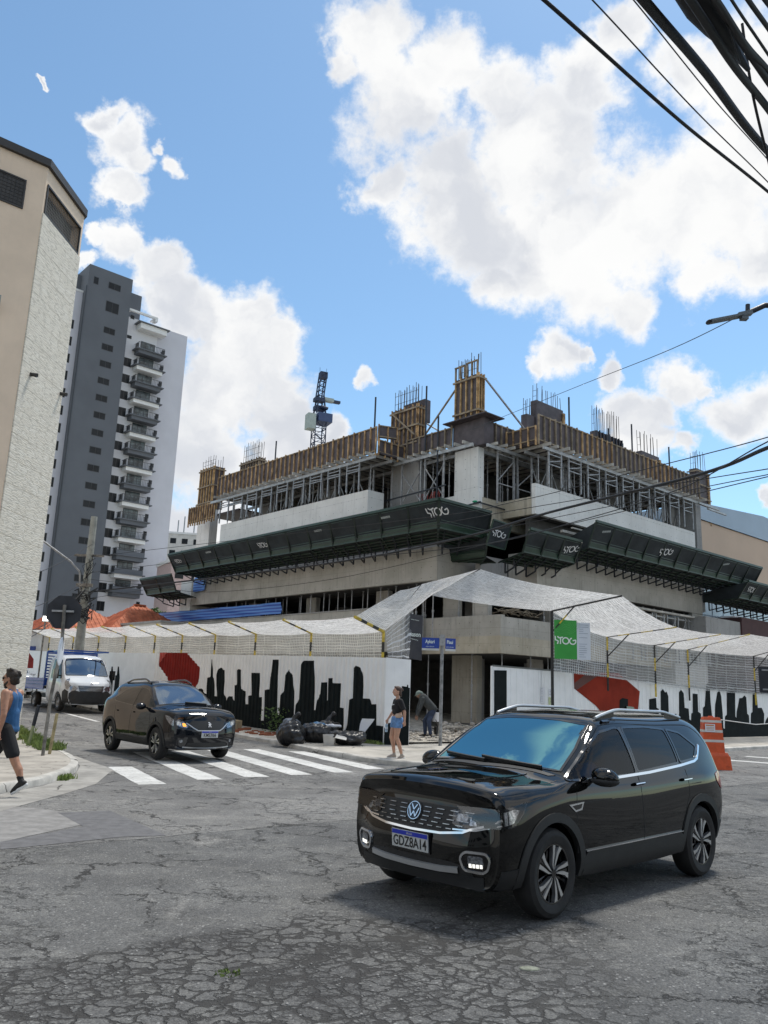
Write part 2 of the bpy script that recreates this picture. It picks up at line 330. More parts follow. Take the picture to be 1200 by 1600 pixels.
def M_conc(name, c, sc=2.0, crk=1.4, v=.22, tile=0):
    m = mat(name, c, .88, var=v, scale=sc, bump=.35, bscale=55, streak=0)
    q = NT(m.node_tree); b = q.n['Principled BSDF']; co = q.n['Texture Coordinate'].outputs['Object']
    src = b.inputs['Base Color'].links[0].from_socket
    d = q.voro(q.vmath('ADD', co, q.vmath('SCALE', q.noise(co, 2, 4, .6, out=1), scale=.3)), crk, 'DISTANCE_TO_EDGE')
    c2 = q.mix(q.math('MULTIPLY', q.math('SUBTRACT', 1.0, q.ramp(d, .004, .016)), q.ramp(q.noise(co, .9, 2), .45, .6)), src, (.06, .055, .05))
    c2 = q.mix(q.math('MULTIPLY', q.ramp(q.noise(co, .8, 6, .65), .5, .72), .5), c2, tuple(x*.55 for x in c))
    c2 = q.mix(q.math('MULTIPLY', q.ramp(q.noise(co, 40, 3, .6), .6, .75), .4), c2, tuple(x*.45 for x in c))
    q.l.new(c2, b.inputs['Base Color']); return m
M_side = M_conc('pavement concrete', (.36, .335, .295))
M_side2 = M_conc('old pavement', (.40, .375, .33), 1.3, .9)
M_kerb = M_conc('kerb stone', (.46, .445, .41), 3.0, .8)
M_apron = M_conc('apron concrete', (.30, .29, .268), 2.4, .8)
M_dirt = mat('rubble dirt', (.36, .33, .28), .95, var=.45, scale=4, bump=1, bscale=14)
def drape(name, poly, m, dz, step=1.5, parent=None):
    """a flat polygon cut into cells and laid dz above the ground"""
    bm = bmesh.new(); bm.faces.new([bm.verts.new((x, y, 0)) for x, y in poly])
    x0 = min(p[0] for p in poly); x1 = max(p[0] for p in poly); y0 = min(p[1] for p in poly); y1 = max(p[1] for p in poly)
    for ax, a, b_ in ((0, x0, x1), (1, y0, y1)):
        for c in span(a, b_, step)[1:-1]:
            no = (1,0,0) if ax == 0 else (0,1,0); co = (c,0,0) if ax == 0 else (0,c,0)
            bmesh.ops.bisect_plane(bm, geom=bm.verts[:]+bm.edges[:]+bm.faces[:], plane_co=co, plane_no=no)
    for v in bm.verts: v.co.z = gz(v.co.x, v.co.y)+dz
    bmesh.ops.recalc_face_normals(bm, faces=bm.faces)
    if sum(f.normal.z for f in bm.faces) < 0: bmesh.ops.reverse_faces(bm, faces=bm.faces)
    me = bpy.data.meshes.new(name); bm.to_mesh(me); bm.free(); me.materials.append(m)
    return link(name, me, parent)
def UV(u, v, o=(.25, 24.59)): return (o[0]+UX*u+VX*v, o[1]+UY*u+VY*v)
def subdiv(line, d=.5):
    r = []
    for a, b in zip(line, line[1:]):
        n = max(1, int(hypot(b[0]-a[0], b[1]-a[1])/d)); r += [(a[0]+(b[0]-a[0])*i/n, a[1]+(b[1]-a[1])*i/n) for i in range(n)]
    return r+[line[-1]]
def smooth_line(p, k=2):
    for _ in range(k):
        r = [p[0]]
        for a, b in zip(p, p[1:]): r += [(.75*a[0]+.25*b[0], .75*a[1]+.25*b[1]), (.25*a[0]+.75*b[0], .25*a[1]+.75*b[1])]
        p = r+[p[-1]]
    return p
def kerb(name, line, side, m=M_kerb, w=.16, h=.12):
    """line on the road edge; kerb body lies on the `side` (+1 left of the line)"""
    line = subdiv(line, .6); rows = []
    rnd = random.Random(3)
    for i, p in enumerate(line):
        a = line[max(i-1, 0)]; b = line[min(i+1, len(line)-1)]; d = Vector((b[0]-a[0], b[1]-a[1], 0)).normalized(); n = Vector((-d.y, d.x, 0))*side
        z = gz(*p); j = rnd.uniform(-.012, .012); o = Vector((p[0], p[1], z))+n*j
        rows.append([o+Vector((0,0,-.02)), o+n*.015+Vector((0,0,h*.8)), o+n*.045+Vector((0,0,h+j)), o+n*w+Vector((0,0,h+.004)), o+n*w+Vector((0,0,-.02))])
    o = MB().grid(rows).build(name, m, smooth=40); tag(o, kind='structure'); return o
# pavement round the building site
kc = [UV(-2.05, 60), UV(-2.05, 14), UV(-2.05, 5), UV(-2.3, 2.5), UV(-2.9, -.1), (-.8, 20.77), (.07, 19.55), (1.0, 18.95), (2.4, 19.2), (4.5, 20.9), (7, 23.6), (10, 27), (13.4, 30.6), (20, 36.5), (45, 58.5), (90, 98)]
kc = kc[:3]+smooth_line(kc[3:], 2)
kerb('kerb', kc, 1)
sidew = [(x+UX*.15, y+UY*.15) for x, y in kc[:12]]+[(x-.02, y+.15) for x, y in kc[12:]]
pv = drape('pavement', sidew+[(90, 150), (-40, 150)], M_side2, .118, 3); tag(pv, kind='structure')
st = drape('site_ground', [UV(.1, 0), (3.84, 27.5), UV(0, 40, (3.84, 27.5))and (31, 51.6), (20, 100), (-35, 90), UV(.1, 30)], M_dirt, .17, 3); tag(st, kind='structure')
# left corner pavement
lc = [(-14, -4), (-6.5, 4), (-5.62, 10.5), (-5.5, 12.6), (-5.38, 13.3), (-5.3, 14.0), (-5.42, 15.28), (-5.85, 16.73), (-6.45, 17.98), (-7.3, 19.36), (-8.68, 21.66), (-10.4, 24.3), (-16, 31), (-36, 54), (-62, 84)]
lc = lc[:2]+smooth_line(lc[2:12], 1)+lc[12:]
kerb('kerb', lc, 1)
pl = drape('pavement', [(x-.13, y-.01) for x, y in lc]+[(-100, 84), (-100, -4)], M_side, .118, 3); tag(pl, kind='structure')
ap = drape('gutter', [(-6.63, 18.73), (-5.9, 17.6), (-5.35, 16.81), (-5.0, 16.2), (-4.93, 15.71), (-4.6, 14.05), (-4.62, 12.9), (-4.75, 11.2), (-5.0, 7), (-5.9, 7), (-5.6, 10.5), (-5.45, 12.6), (-5.28, 13.6), (-5.4, 15.28), (-5.83, 16.73), (-6.4, 17.98), (-7.2, 19.3)], M_apron, .004); tag(ap, kind='structure')
pa = drape('road_patch', [(-4.06, 11.0), (-3.48, 11.31), (-2.32, 9.69), (-2.77, 9.51), (-3.7, 8.61), (-3.88, 8.99), (-3.39, 10.06)], mat('patch asphalt', (.125, .125, .13), .85, var=.2, scale=8, bump=.6, bscale=140), .004); tag(pa, kind='structure')
pa = drape('road_patch', [(-9, 6.5), (-5.2, 11.4), (-4.5, 11.3), (-3.6, 10.9), (-3.45, 10.2), (-3.85, 9.05), (-3.75, 8.6), (-6, 6.6)], mat('pale worn asphalt', (.225, .22, .213), .85, var=.2, scale=6, bump=.5, bscale=120), .003); tag(pa, kind='structure')
# worn zebra stripes: each one painted patch on the road
def paint():
    m = bpy.data.materials.new('road paint'); m.use_nodes = True; q = NT(m.node_tree); b = q.n['Principled BSDF']
    co = q.new('ShaderNodeTexCoord').outputs['Object']
    w = q.math('ADD', q.ramp(q.noise(co, 11, 8, .75), .54, .64), q.ramp(q.noise(co, 1.9, 5, .6), .62, .74), clamp=True)
    c = q.mix(q.ramp(q.noise(co, 2, 5), .3, .7), (.48, .48, .46), (.62, .62, .60))
    q.l.new(q.mix(w, c, (.22, .215, .21)), b.inputs['Base Color']); b.inputs['Roughness'].default_value = .8
    bp = q.new('ShaderNodeBump', ins={'Strength': .5, 'Distance': .005, 'Height': q.noise(co, 90, 3, .6)}); q.l.new(bp.outputs[0], b.inputs['Normal'])
    return m
M_paint = paint()
dz_ = Vector((.462, -.887))
ends = [(-3.72, 14.24, 2.95), (-2.95, 15.24, 5.9), (-2.2, 15.93, 5.9), (-1.43, 16.6, 5.9), (-.62, 17.35, 5.9), (.02, 18.3, 4.6)]
for i, (x, y, L_) in enumerate(ends):
    e = Vector((x, y)); n = Vector((.887, .462))*.235; b_ = e-dz_*L_; rnd = random.Random(i)
    pts = []
    for k in range(13): pts.append(e+(b_-e)*k/12+n*(1+rnd.uniform(-.05, .05)))
    for k in range(12, -1, -1): pts.append(e+(b_-e)*k/12-n*(1+rnd.uniform(-.05, .05)))
    z_ = drape('crosswalk_stripe', [tuple(p) for p in pts], M_paint, .005, .8); tag(z_, kind='structure')
for (x, y, L_, w_) in ((10.3, 25.3, 3.2, .22), (12.0, 27.1, 3.0, .20)):
    a = Vector((x, y)); d = Vector((.80, -.60)); n = Vector((.6, .8))*w_
    z_ = drape('crosswalk_stripe', [tuple(a-n), tuple(a+d*L_-n), tuple(a+d*L_+n), tuple(a+n)], M_paint, .005, .8); tag(z_, kind='structure')
z_ = drape('lane_line', [(-12.6, 33.2), (-12.45, 33.3), (-9.9, 30.0), (-10.05, 29.9)], M_paint, .005, .8); tag(z_, kind='structure')
# kerb side weeds and loose stones
M_grass = mat('grass blades', (.10, .17, .035), .7, var=.4, scale=9, col2=(.2, .26, .07))
def tuft(b, x, y, z, r, n, h, rnd):
    for _ in range(n):
        a = rnd.uniform(0, 2*pi); rr = r*sqrt(rnd.random()); px, py = x+rr*cos(a), y+rr*sin(a); hh = h*rnd.uniform(.4, 1.1); l = rnd.uniform(-.5, .5)*hh; l2 = rnd.uniform(-.5, .5)*hh; w = rnd.uniform(.006, .014)
        c, s_ = cos(a*3), sin(a*3)
        b.add([(px-w*c, py-w*s_, z), (px+w*c, py+w*s_, z), (px+l*.5+w*.6*c, py+l2*.5+w*.6*s_, z+hh*.7), (px+l, py+l2, z+hh)], [(0, 1, 2, 3)])
rnd = random.Random(11)
def grass_strip(line, wid, n, h, z=.12):
    b = MB()
    for _ in range(n):
        i = rnd.randrange(len(line)-1); t_ = rnd.random(); a, c = line[i], line[i+1]
        x = a[0]+(c[0]-a[0])*t_+rnd.gauss(0, wid); y = a[1]+(c[1]-a[1])*t_+rnd.gauss(0, wid)
        tuft(b, x, y, gz(x, y)+z, .07, 14, h, rnd)
    return b
tag(grass_strip([(-7.15, 18.6), (-8.0, 20.1), (-9.2, 22.0), (-10.4, 24)], .14, 330, .15).build('grass', M_grass, normals=False), kind='stuff', label='green grass growing along the kerb by the sign posts')
tag(grass_strip([(-5.35, 14.3), (-5.3, 14.6)], .07, 26, .10, .0).build('grass', M_grass, normals=False), kind='stuff', label='small weed tuft at the foot of the corner kerb')
tag(grass_strip([UV(-.12, .0), UV(-.12, 2.2)], .06, 90, .11).build('grass', M_grass, normals=False), kind='stuff', label='weeds along the foot of the black painted hoarding')
tag(grass_strip([(-.88, 5.32), (-.80, 5.30)], .02, 3, .02, .0).build('grass', M_grass, normals=False), kind='stuff', label='tiny weed in the broken asphalt')
b = MB()
for _ in range(260):
    x = rnd.uniform(-2.2, 3.0); y = 4.95+(x+2)*.30+rnd.gauss(0, .5); r = rnd.uniform(.003, .010)
    b.ell((x, y, r*.4), (r, r*rnd.uniform(.6, 1), r*.6), 6, 4)
for _ in range(60):
    x = rnd.uniform(-5.3, 6); y = rnd.uniform(4.5, 13); r = rnd.uniform(.003, .009)
    b.ell((x, y, r*.4), (r, r*.8, r*.6), 6, 4)
tag(b.build('loose_gravel', mat('gravel', (.26, .255, .245), .9, var=.5, scale=30)), kind='stuff', label='loose gravel on the broken asphalt')
b = MB(); b.ell((1.03, 5.62, 0), (.07, .045, .012), 12, 5); o = b.build('flat_stone', mat('flat stone', (.22, .235, .19), .9, var=.3, scale=40), smooth=True); tag(o, 'flat pale stone lying on the asphalt in front of the black car wheel', 'stone')

# ================================================================ LEFT CORNER BUILDING
M_tan = mat('tan render', (.78, .62, .47), .85, var=.07, scale=.8, bump=.15, bscale=90, streak=.15, streakcol=(.42, .34, .26))
M_dark = mat('dark metal', (.035, .032, .03), .5, var=.1)
M_black = mat('deep opening', (.012, .012, .013), .7, var=0)
def stone_clad():
    m = bpy.data.materials.new('split stone cladding'); m.use_nodes = True; q = NT(m.node_tree); b = q.n['Principled BSDF']
    co = q.new('ShaderNodeTexCoord').outputs['Object']
    wv_ = q.vmath('ADD', co, q.vmath('SCALE', q.vmath('SUBTRACT', q.noise(co, 3, 4, .6, out=1), (.5,.5,.5)), scale=.09))
    v = q.new('ShaderNodeTexVoronoi', feature='F1', ins={'Vector': q.scale(wv_, (2.4, 2.4, 24)), 'Scale': 1.0, 'Randomness': .8})
    e = q.voro(q.scale(wv_, (2.4, 2.4, 24)), 1.0, 'DISTANCE_TO_EDGE', .8)
    sp = q.new('ShaderNodeSeparateColor', ins={0: v.outputs['Color']})
    c = q.mix(sp.outputs[0], (.72, .67, .57), (.80, .76, .67))
    c = q.mix(q.math('SUBTRACT', 1.0, q.ramp(e, .0, .10)), c, (.54, .50, .42))
    n = q.noise(q.scale(wv_, (3, 3, 24)), 1.6, 7, .7); c = q.mix(q.ramp(n, .5, .7), c, (.40, .37, .31))
    br = q.new('ShaderNodeTexBrick', ins={'Vector': q.new('ShaderNodeCombineXYZ', ins={0: q.new('ShaderNodeSeparateXYZ', ins={0: co}).outputs[0], 1: q.new('ShaderNodeSeparateXYZ', ins={0: co}).outputs[2], 2: 0.0}).outputs[0], 'Scale': 1.0, 'Mortar Size': .008, 'Brick Width': .62, 'Row Height': .62, 'Color1': (1,1,1,1), 'Color2': (1,1,1,1), 'Mortar': (.66,.64,.6,1)})
    c = q.mix(1.0, c, br.outputs[0], 'MULTIPLY')
    q.l.new(c, b.inputs['Base Color']); b.inputs['Roughness'].default_value = .9
    h = q.math('ADD', q.math('MULTIPLY', q.ramp(e, 0, .25), 1.0), q.math('MULTIPLY', n, 1.4))
    bp = q.new('ShaderNodeBump', ins={'Strength': .25, 'Distance': .015, 'Height': h}); q.l.new(bp.outputs[0], b.inputs['Normal']); return m
M_stone = stone_clad()
A_ = Vector((-8.90, 20.85, 0)); B_ = Vector((-9.05, 18.62, 0)); ZT = 14.83
lb = thing('corner_building', 'tall tan corner building with white split stone strip at the left edge', 'building', (B_.x, B_.y, 0))
u_ = Vector((UX, UY, 0)); v_ = Vector((VX, VY, 0)); ch = (A_-B_).normalized(); chn = Vector((ch.y, -ch.x, 0))
# plan polygon (local to B)
P0 = -u_*14; P1 = Vector((0,0,0)); P2 = A_-B_; P3 = P2+v_*16; P4 = P0+v_*16
MB().prism([tuple(p[:2]) for p in (P0, P1, P2-ch*.001, P3, P4)], -.1, 13.35).build('wall', M_tan, lb)
MB().prism([tuple(p[:2]) for p in (P0, P1, P1+ch*.10, P1+ch*.10-chn*.5, P0-chn*.5)], 13.35, 14.62).build('wall', M_tan, lb)
MB().prism([tuple(p[:2]) for p in (P2-ch*.16, P2, P3, P3-u_*.5, P2-ch*.16-chn*.5)], 13.35, 14.62).build('wall', M_tan, lb)
MB().prism([tuple(p[:2]) for p in (P1-chn*.002, P2-chn*.002, P3, P0)], 14.2, 14.62).build('wall', M_tan, lb)
rf = MB().prism([tuple((p+d)[:2]) for p, d in ((P0, -v_*.07), (P1, -v_*.07+chn*.04), (P2, chn*.08), (P3, u_*.08), (P4, v_*.05))], 14.622, 14.83)
rf.build('roof_edge', M_dark, lb)
# opening behind the parapet strip on the chamfer: dark recess with a mesh grille
q0 = P1+ch*.10-chn*.25; q1 = P2-ch*.16-chn*.25
MB().slab([q0+Vector((0,0,13.36)), q1+Vector((0,0,13.36)), q1+Vector((0,0,14.19)), q0+Vector((0,0,14.19))], -chn, .02).build('recess', mat('grey net behind', (.10, .095, .09), .9, var=.2), lb)
gr = MB()
for i in range(24): p = q0+(q1-q0)*(i/23)+chn*.2; gr.bar(p+Vector((0,0,13.36)), p+Vector((0,0,14.19)), .008)
for i in range(10): z = 13.4+i*.085; gr.bar(q0+chn*.2+Vector((0,0,z)), q1+chn*.2+Vector((0,0,z)), .008)
gr.build('grille', mat('grille wire', (.23, .22, .2), .6), lb)
fr = MB()
for z in (13.37, 14.17): fr.bar(P1+ch*.08+chn*.006+Vector((0,0,z)), P2-ch*.14+chn*.006+Vector((0,0,z)), .05)
for p in (P1+ch*.10, P2-ch*.16): fr.bar(p+chn*.006+Vector((0,0,13.39)), p+chn*.006+Vector((0,0,14.15)), .045)
fr.build('window_frame', M_dark, lb)
# stone strip
MB().slab([P1+ch*.02+Vector((0,0,.2)), P2-ch*.02+Vector((0,0,.2)), P2-ch*.02+Vector((0,0,13.33)), P1+ch*.02+Vector((0,0,13.33))], chn, .035).build('stone_cladding', M_stone, lb)
# window in the tan face
def wall_panel(name, a, b, z0, z1, m, off=.01, th=.02, parent=lb, nrm=None, org=Vector((0,0,0)), du=u_):
    nn = nrm or -v_
    p = [org+du*a+Vector((0,0,z0)), org+du*b+Vector((0,0,z0)), org+du*b+Vector((0,0,z1)), org+du*a+Vector((0,0,z1))]
    return MB().slab([x+nn*off for x in p], nn, th).build(name, m, parent)
w = wall_panel('window', -2.4, -.49, 13.22, 13.99, mat('louvre dark', (.05, .047, .045), .7, var=.2), .003, .01)
fb_ = MB()
for i in range(20): x = -2.38+i*.098; fb_.bar(u_*x-v_*.02+Vector((0,0,13.25)), u_*x-v_*.02+Vector((0,0,13.97)), .007)
for i in range(8): z = 13.27+i*.095; fb_.bar(-u_*2.38-v_*.02+Vector((0,0,z)), -u_*.5-v_*.02+Vector((0,0,z)), .007)
for z in (13.22, 13.99): fb_.bar(-u_*2.42-v_*.015+Vector((0,0,z)), -u_*.47-v_*.015+Vector((0,0,z)), .04)
fb_.bar(-u_*.49-v_*.015+Vector((0,0,13.24)), -u_*.49-v_*.015+Vector((0,0,13.97)), .04)
fb_.build('window_frame', M_dark, w)
MB().box((-.2, -.12, 0), (.14, .1, .3)).xf(frame(B_*0-u_*.86-v_*.15+Vector((0,0,10.35)), u_, v_, (0,0,1))).build('wall_box', mat('grey box', (.32, .3, .28)), lb)
# two small wall lamps on the stone
for d, z in ((.46, 9.09), (2.10, 9.2)):
    p = B_+ch*d+chn*.04+Vector((0,0,z))
    l = thing('wall_lamp', 'small black spotlight on the stone strip, '+('the left, lower one' if d < 1 else 'the right one near the building corner'), 'lamp', p, 0)
    MB().box((-.02, -.04, -.04), (.03, .04, .04)).build('bracket', M_dark, l)
    b = MB(); b.lathe([(.0, -.09), (.045, -.09), (.055, .07), (.05, .075), (0, .05)], 14); b.xf(Matrix.Translation((.10, 0, -.01)) @ Matrix.Rotation(radians(100), 4, 'Y')); b.build('lamp_head', M_dark, l, smooth=40)
    for o in l.children: pass
    l.rotation_euler = (0, 0, atan2(chn.y, chn.x))
# ================================================================ APARTMENT TOWER
TD = 133/115
TP = Vector((-31.04*TD, 133, 0))
tw = thing('apartment_tower', 'tall grey and white apartment tower with a column of balconies', 'building', TP, YU)
def tz(z): return 1.7+(z-1.7)*TD
M_tw = mat('tower light paint', (.60, .60, .64), .8, var=.06, scale=.15, streak=.12, streakcol=(.3, .3, .32))
M_tl = mat('tower white paint', (.70, .70, .72), .8, var=.05, scale=.2)
M_td = mat('tower dark paint', (.125, .135, .15), .8, var=.07, scale=.2)
M_glass = mat('window glass', (.012, .015, .018), .25, var=.3, scale=.8, spec=.25); M_glass2 = mat('balcony glass', (.10, .13, .14), .15, var=.8, scale=1.2, spec=.6)
M_frame = mat('window frame', (.04, .042, .045), .4, var=0)
M_white = mat('white trim', (.78, .78, .76), .6, var=.04)
U1 = TD
MB().box((-11.5*U1, 0, 0), (0, 12, tz(53.3))).build('wall', M_tw, tw)
MB().box((-10.0*U1, -.25, 0), (-4.9*U1, -.002, tz(53.2))).build('wall', M_tl, tw)
MB().box((-16.35*U1, -1.6, 0), (-10.0*U1, 10, tz(58.4))).build('stair_block', M_td, tw)
MB().box((-10.0*U1+.01, 2.5, tz(53.3)), (-6.9*U1, 10, tz(58.2))).build('roof_block', M_td, tw)
MB().box((-17.5*U1, 1.5, 0), (-16.35*U1-.01, 10, tz(57.6))).build('stair_block', M_td, tw)
MB().box((-24*U1, -.1, 0), (-16.36*U1-.02, 12, tz(54.4))).build('wall', M_tw, tw)
MB().box((-24*U1, -.2, tz(54.4)), (-16.36*U1-.02, 12, tz(54.7))).build('roof_edge', M_white, tw)
# roof trellis
t_ = MB(); zt = tz(54.2)
t_.box((-9.95*U1, -1.1, zt-.35), (-5.4*U1, -.7, zt)); t_.box((-5.8*U1, -1.1, zt-.8), (-5.4*U1, .1, zt-.36)); t_.box((-9.95*U1, -.69, zt-.35), (-9.5*U1, 1, zt)); t_.box((-5.8*U1, -.69, zt-.35), (-5.4*U1, 1, zt))
t_.build('roof_beam', M_white, tw)
def tower_window(x0, x1, z0, z1, y, frames=2):
    w = MB().box((x0, y-.02, z0), (x1, y+.1, z1)).build('window', M_frame, tw)
    g = MB(); n = frames; ww = (x1-x0-.14-.06*(n-1))/n
    for i in range(n): a = x0+.07+i*(ww+.06); g.box((a, y-.03, z0+.08), (a+ww, y-.021, z1-.08))
    g.build('pane', M_glass, w); return w
FL = 2.5
zrow = [48.4-FL*i for i in range(19)]
# stair block windows
for i in range(16): tower_window(-13.4*U1, -11.75*U1, tz(49.05-FL*i), tz(50.0-FL*i), -1.6)
tower_window(-13.5*U1, -11.6*U1, tz(52.3), tz(53.9), -1.6); tower_window(-13.45*U1, -11.65*U1, tz(55.8), tz(56.8), -1.6); tower_window(-15.6*U1, -14.9*U1, tz(55.7), tz(56.8), -1.6, 1)
# windows left of the dark block
for i in range(18): tower_window(-18.3*U1, -17.1*U1, tz(48.7-FL*i), tz(49.9-FL*i)+.15, -.1)
# windows between block and balconies
for i in range(17):
    z = tz(45.85-FL*i); tower_window(-9.65*U1, -8.45*U1, z-.25, z+1.25, -.25)
    # little bathroom window to the right
    x = -3.9*U1
    tower_window(x, x+.62, tz(49.3-FL*i), tz(49.75-FL*i)+.15, 0, 1)
tower_window(-9.5*U1, -8.8*U1, tz(49.9), tz(50.4), -.25, 1); tower_window(-9.3*U1, -8.7*U1, tz(53.0), tz(53.6), -.25, 1)
def balcony(zf, fascia, low=False):
    x0, x1 = -8.25*U1, -4.15*U1; d = 1.75
    b = thing('balcony', None, None, (0, 0, 0)); b.parent = tw
    del_ = MB()
    for p in ((x0-.35, -.26-d-.15), ): pass
    MB().box((x0-.35, -.26-d-.2, zf-.16), (x1+.35, -.26, zf)).build('slab', M_td, b)
    MB().box((x0+.1, -.26-d+.05, zf-.78), (x1-.1, -.26, zf-.162)).build('fascia', fascia, b)
    r = MB()
    if low:
        MB().box((x0, -.26-d, zf), (x1, -.26-d+.12, zf+.72)).build('parapet', M_td, b)
    for i in range(19):
        x = x0+.05+(x1-x0-.1)*i/18; r.bar((x, -.26-d+.06, zf+(.72 if low else 0)), (x, -.26-d+.06, zf+1.05), .035)
    r.bar((x0, -.26-d+.06, zf+1.07), (x1, -.26-d+.06, zf+1.07), .06)
    for x in (x0+.04, x1-.04):
        r.bar((x, -.26-d+.06, zf+1.07), (x, -.26, zf+1.07), .05)
        for k in range(7): y = -.26-d+.1+k*.24; r.bar((x, y, zf), (x, y, zf+1.05), .03)
    r.build('railing', M_frame, b)
    for x in (x0-.05, x1-.18): MB().box((x, -.26-d*.75, zf+.01), (x+.24, -.26-d*.35, zf+1.0)).build('divider', M_frame, b)
    dr = MB().box((x0+1.1, -.30, zf+.02), (x1-1.1, -.255, zf+2.05)).build('door', M_frame, b)
    g = MB(); w_ = (x1-x0-2.2-.3)/3
    for k in range(3):
        a = x0+1.18+k*(w_+.07)
        g.box((a, -.33, zf+.1), (a+w_, -.301, zf+1.0)); g.box((a, -.33, zf+1.06), (a+w_, -.301, zf+1.95))
    g.build('pane', M_glass2, dr)
for i in range(15): balcony(tz(48.35-FL*i), M_white if i % 2 else M_td, i >= 12)
MB().box((-8.6*U1, -2.2, tz(52.3)), (-3.75*U1, -.26, tz(52.3)+.16)).build('canopy', M_td, tw)
MB().box((-8.2*U1, -1.9, tz(51.5)), (-4.1*U1, -.26, tz(52.3)-.002)).build('canopy', M_white, tw)
pp = MB(); pp.tube([(-16.5*U1, -1.75, 0), (-16.5*U1, -1.75, tz(55))], .09, 6); pp.build('drain_pipe', M_frame, tw)

# ================================================================ HOARDINGS WITH PAINTED SKYLINES
M_hoard = mat('white painted sheet', (.80, .82, .83), .5, var=.05, scale=1.5, streak=.22, streakcol=(.36, .36, .34))
_q = NT(M_hoard.node_tree); _b = _q.n['Principled BSDF']; _s = _b.inputs['Base Color'].links[0].from_socket; _co = _q.n['Texture Coordinate'].outputs['Object']
_z = _q.new('ShaderNodeSeparateXYZ', ins={0: _co}).outputs[2]
_d = _q.math('MULTIPLY', _q.math('SUBTRACT', 1.0, _q.ramp(_q.math('SUBTRACT', _z, _q.math('MULTIPLY', _q.noise(_co, 2.5, 6, .7), .7)), -.3, .45)), _q.ramp(_q.noise(_co, 9, 5, .7), .3, .7))
_q.l.new(_q.mix(_q.math('MULTIPLY', _d, .75), _s, (.30, .27, .22)), _b.inputs['Base Color'])
M_mblack = mat('black mural paint', (.008, .012, .013), .8, var=.25, scale=3, spec=.15)
M_mred = mat('dark red mural paint', (.20, .018, .014), .8, var=.2, scale=2, spec=.15)
M_mred2 = mat('bright red mural paint', (.42, .045, .028), .55, var=.1, scale=2)
M_mred3 = mat('brown red mural paint', (.085, .02, .014), .55, var=.1, scale=2)
M_mredr = mat('orange red mural paint', (.24, .028, .014), .8, var=.2, scale=1, spec=.15)
def wall_patch(name, poly, fmap, cuts, m, parent=None, th=.003):
    bm = bmesh.new(); bm.faces.new([bm.verts.new((x, y, 0)) for x, y in poly])
    x0 = min(p[0] for p in poly); x1 = max(p[0] for p in poly)
    for c in cuts:
        if x0 < c < x1: bmesh.ops.bisect_plane(bm, geom=bm.verts[:]+bm.edges[:]+bm.faces[:], plane_co=(c, 0, 0), plane_no=(1, 0, 0))
    bmesh.ops.triangulate(bm, faces=bm.faces)
    for v in bm.verts: v.co = Vector(fmap(v.co.x, v.co.y, th))
    me = bpy.data.meshes.new(name); bm.to_mesh(me); bm.free(); me.materials.append(m)
    return link(name, me, parent)
PIT = .22
def corr(s, amp=.032):
    t_ = (s/PIT) % 1.0
    return amp*(min(1, t_/.18) if t_ < .5 else max(0, 1-(t_-.5)/.18))
HLc = [k*PIT+d*PIT for k in range(-1, 71) for d in (0, .18, .5, .68)]
def hl_map(s, z, th=0.0):
    x, y = UV(0, s); d = (corr(s) if 0 < s < 15 else .012)+th
    return (x-UX*d, y-UY*d, z)
lh = thing('hoarding', 'long white ribbed hoarding with black painted skyline behind the rubbish bags', 'hoarding', (0, 0, 0))
def hz0(s): return .05+gz(*UV(0, s))
def hz1(s): return 2.63+.017*s
segs = [(0, 5), (5, 10), (10, 15), (15, 20.5), (20.5, 26), (26, 34)]
for a, b_ in segs:
    cs = [a]+[c for c in HLc if a < c < b_]+[b_]; rows = [[], []]
    for s in cs: rows[0].append(hl_map(s, hz0(s))); rows[1].append(hl_map(s, hz1(s)))
    mb = MB().grid(rows); o_ = len(mb.v); n = len(cs)
    mb.grid([[(x+UX*.02, y+UY*.02, z) for x, y, z in r] for r in rows]); mb.build('panel', M_hoard, lh)
fr = MB()
for a, b_ in segs: fr.bar((*UV(.06, a), hz1(a)-.25), (*UV(.06, b_), hz1(b_)-.25), .06)
fr.build('rail', mat('timber rail', (.25, .18, .11), .8), lh)
ml = [p for p in MURAL_L]
poly = [(11.05, hz0(11)+.01)]+ml+[(.02, .64), (.02, .07)]
base = [(s, hz0(s)+.01) for s in (2, 4, 6, 8, 9.5)]
wall_patch('skyline_mural', poly[:-1]+[(.02, .07)]+base, hl_map, HLc, M_mblack, lh)
wall_patch('red_mural', [(s, max(z, hz0(s)+.02)) for s, z in RED_L], hl_map, HLc, M_mred, lh)
wall_patch('red_mural', REDLT_L, hl_map, HLc, M_mred2, lh, .006)
wall_patch('red_mural', RED_L2, hl_map, HLc, M_mred, lh)
for a in (18.5, 19.2, 20.0, 24.8, 25.7, 27.0):
    wall_patch('skyline_mural', [(a, .9), (a+.5, .9), (a+.5, 1.9), (a+.35, 1.9), (a+.33, 2.3), (a+.2, 2.3), (a+.18, 1.8), (a, 1.8)], hl_map, HLc, M_mblack, lh)
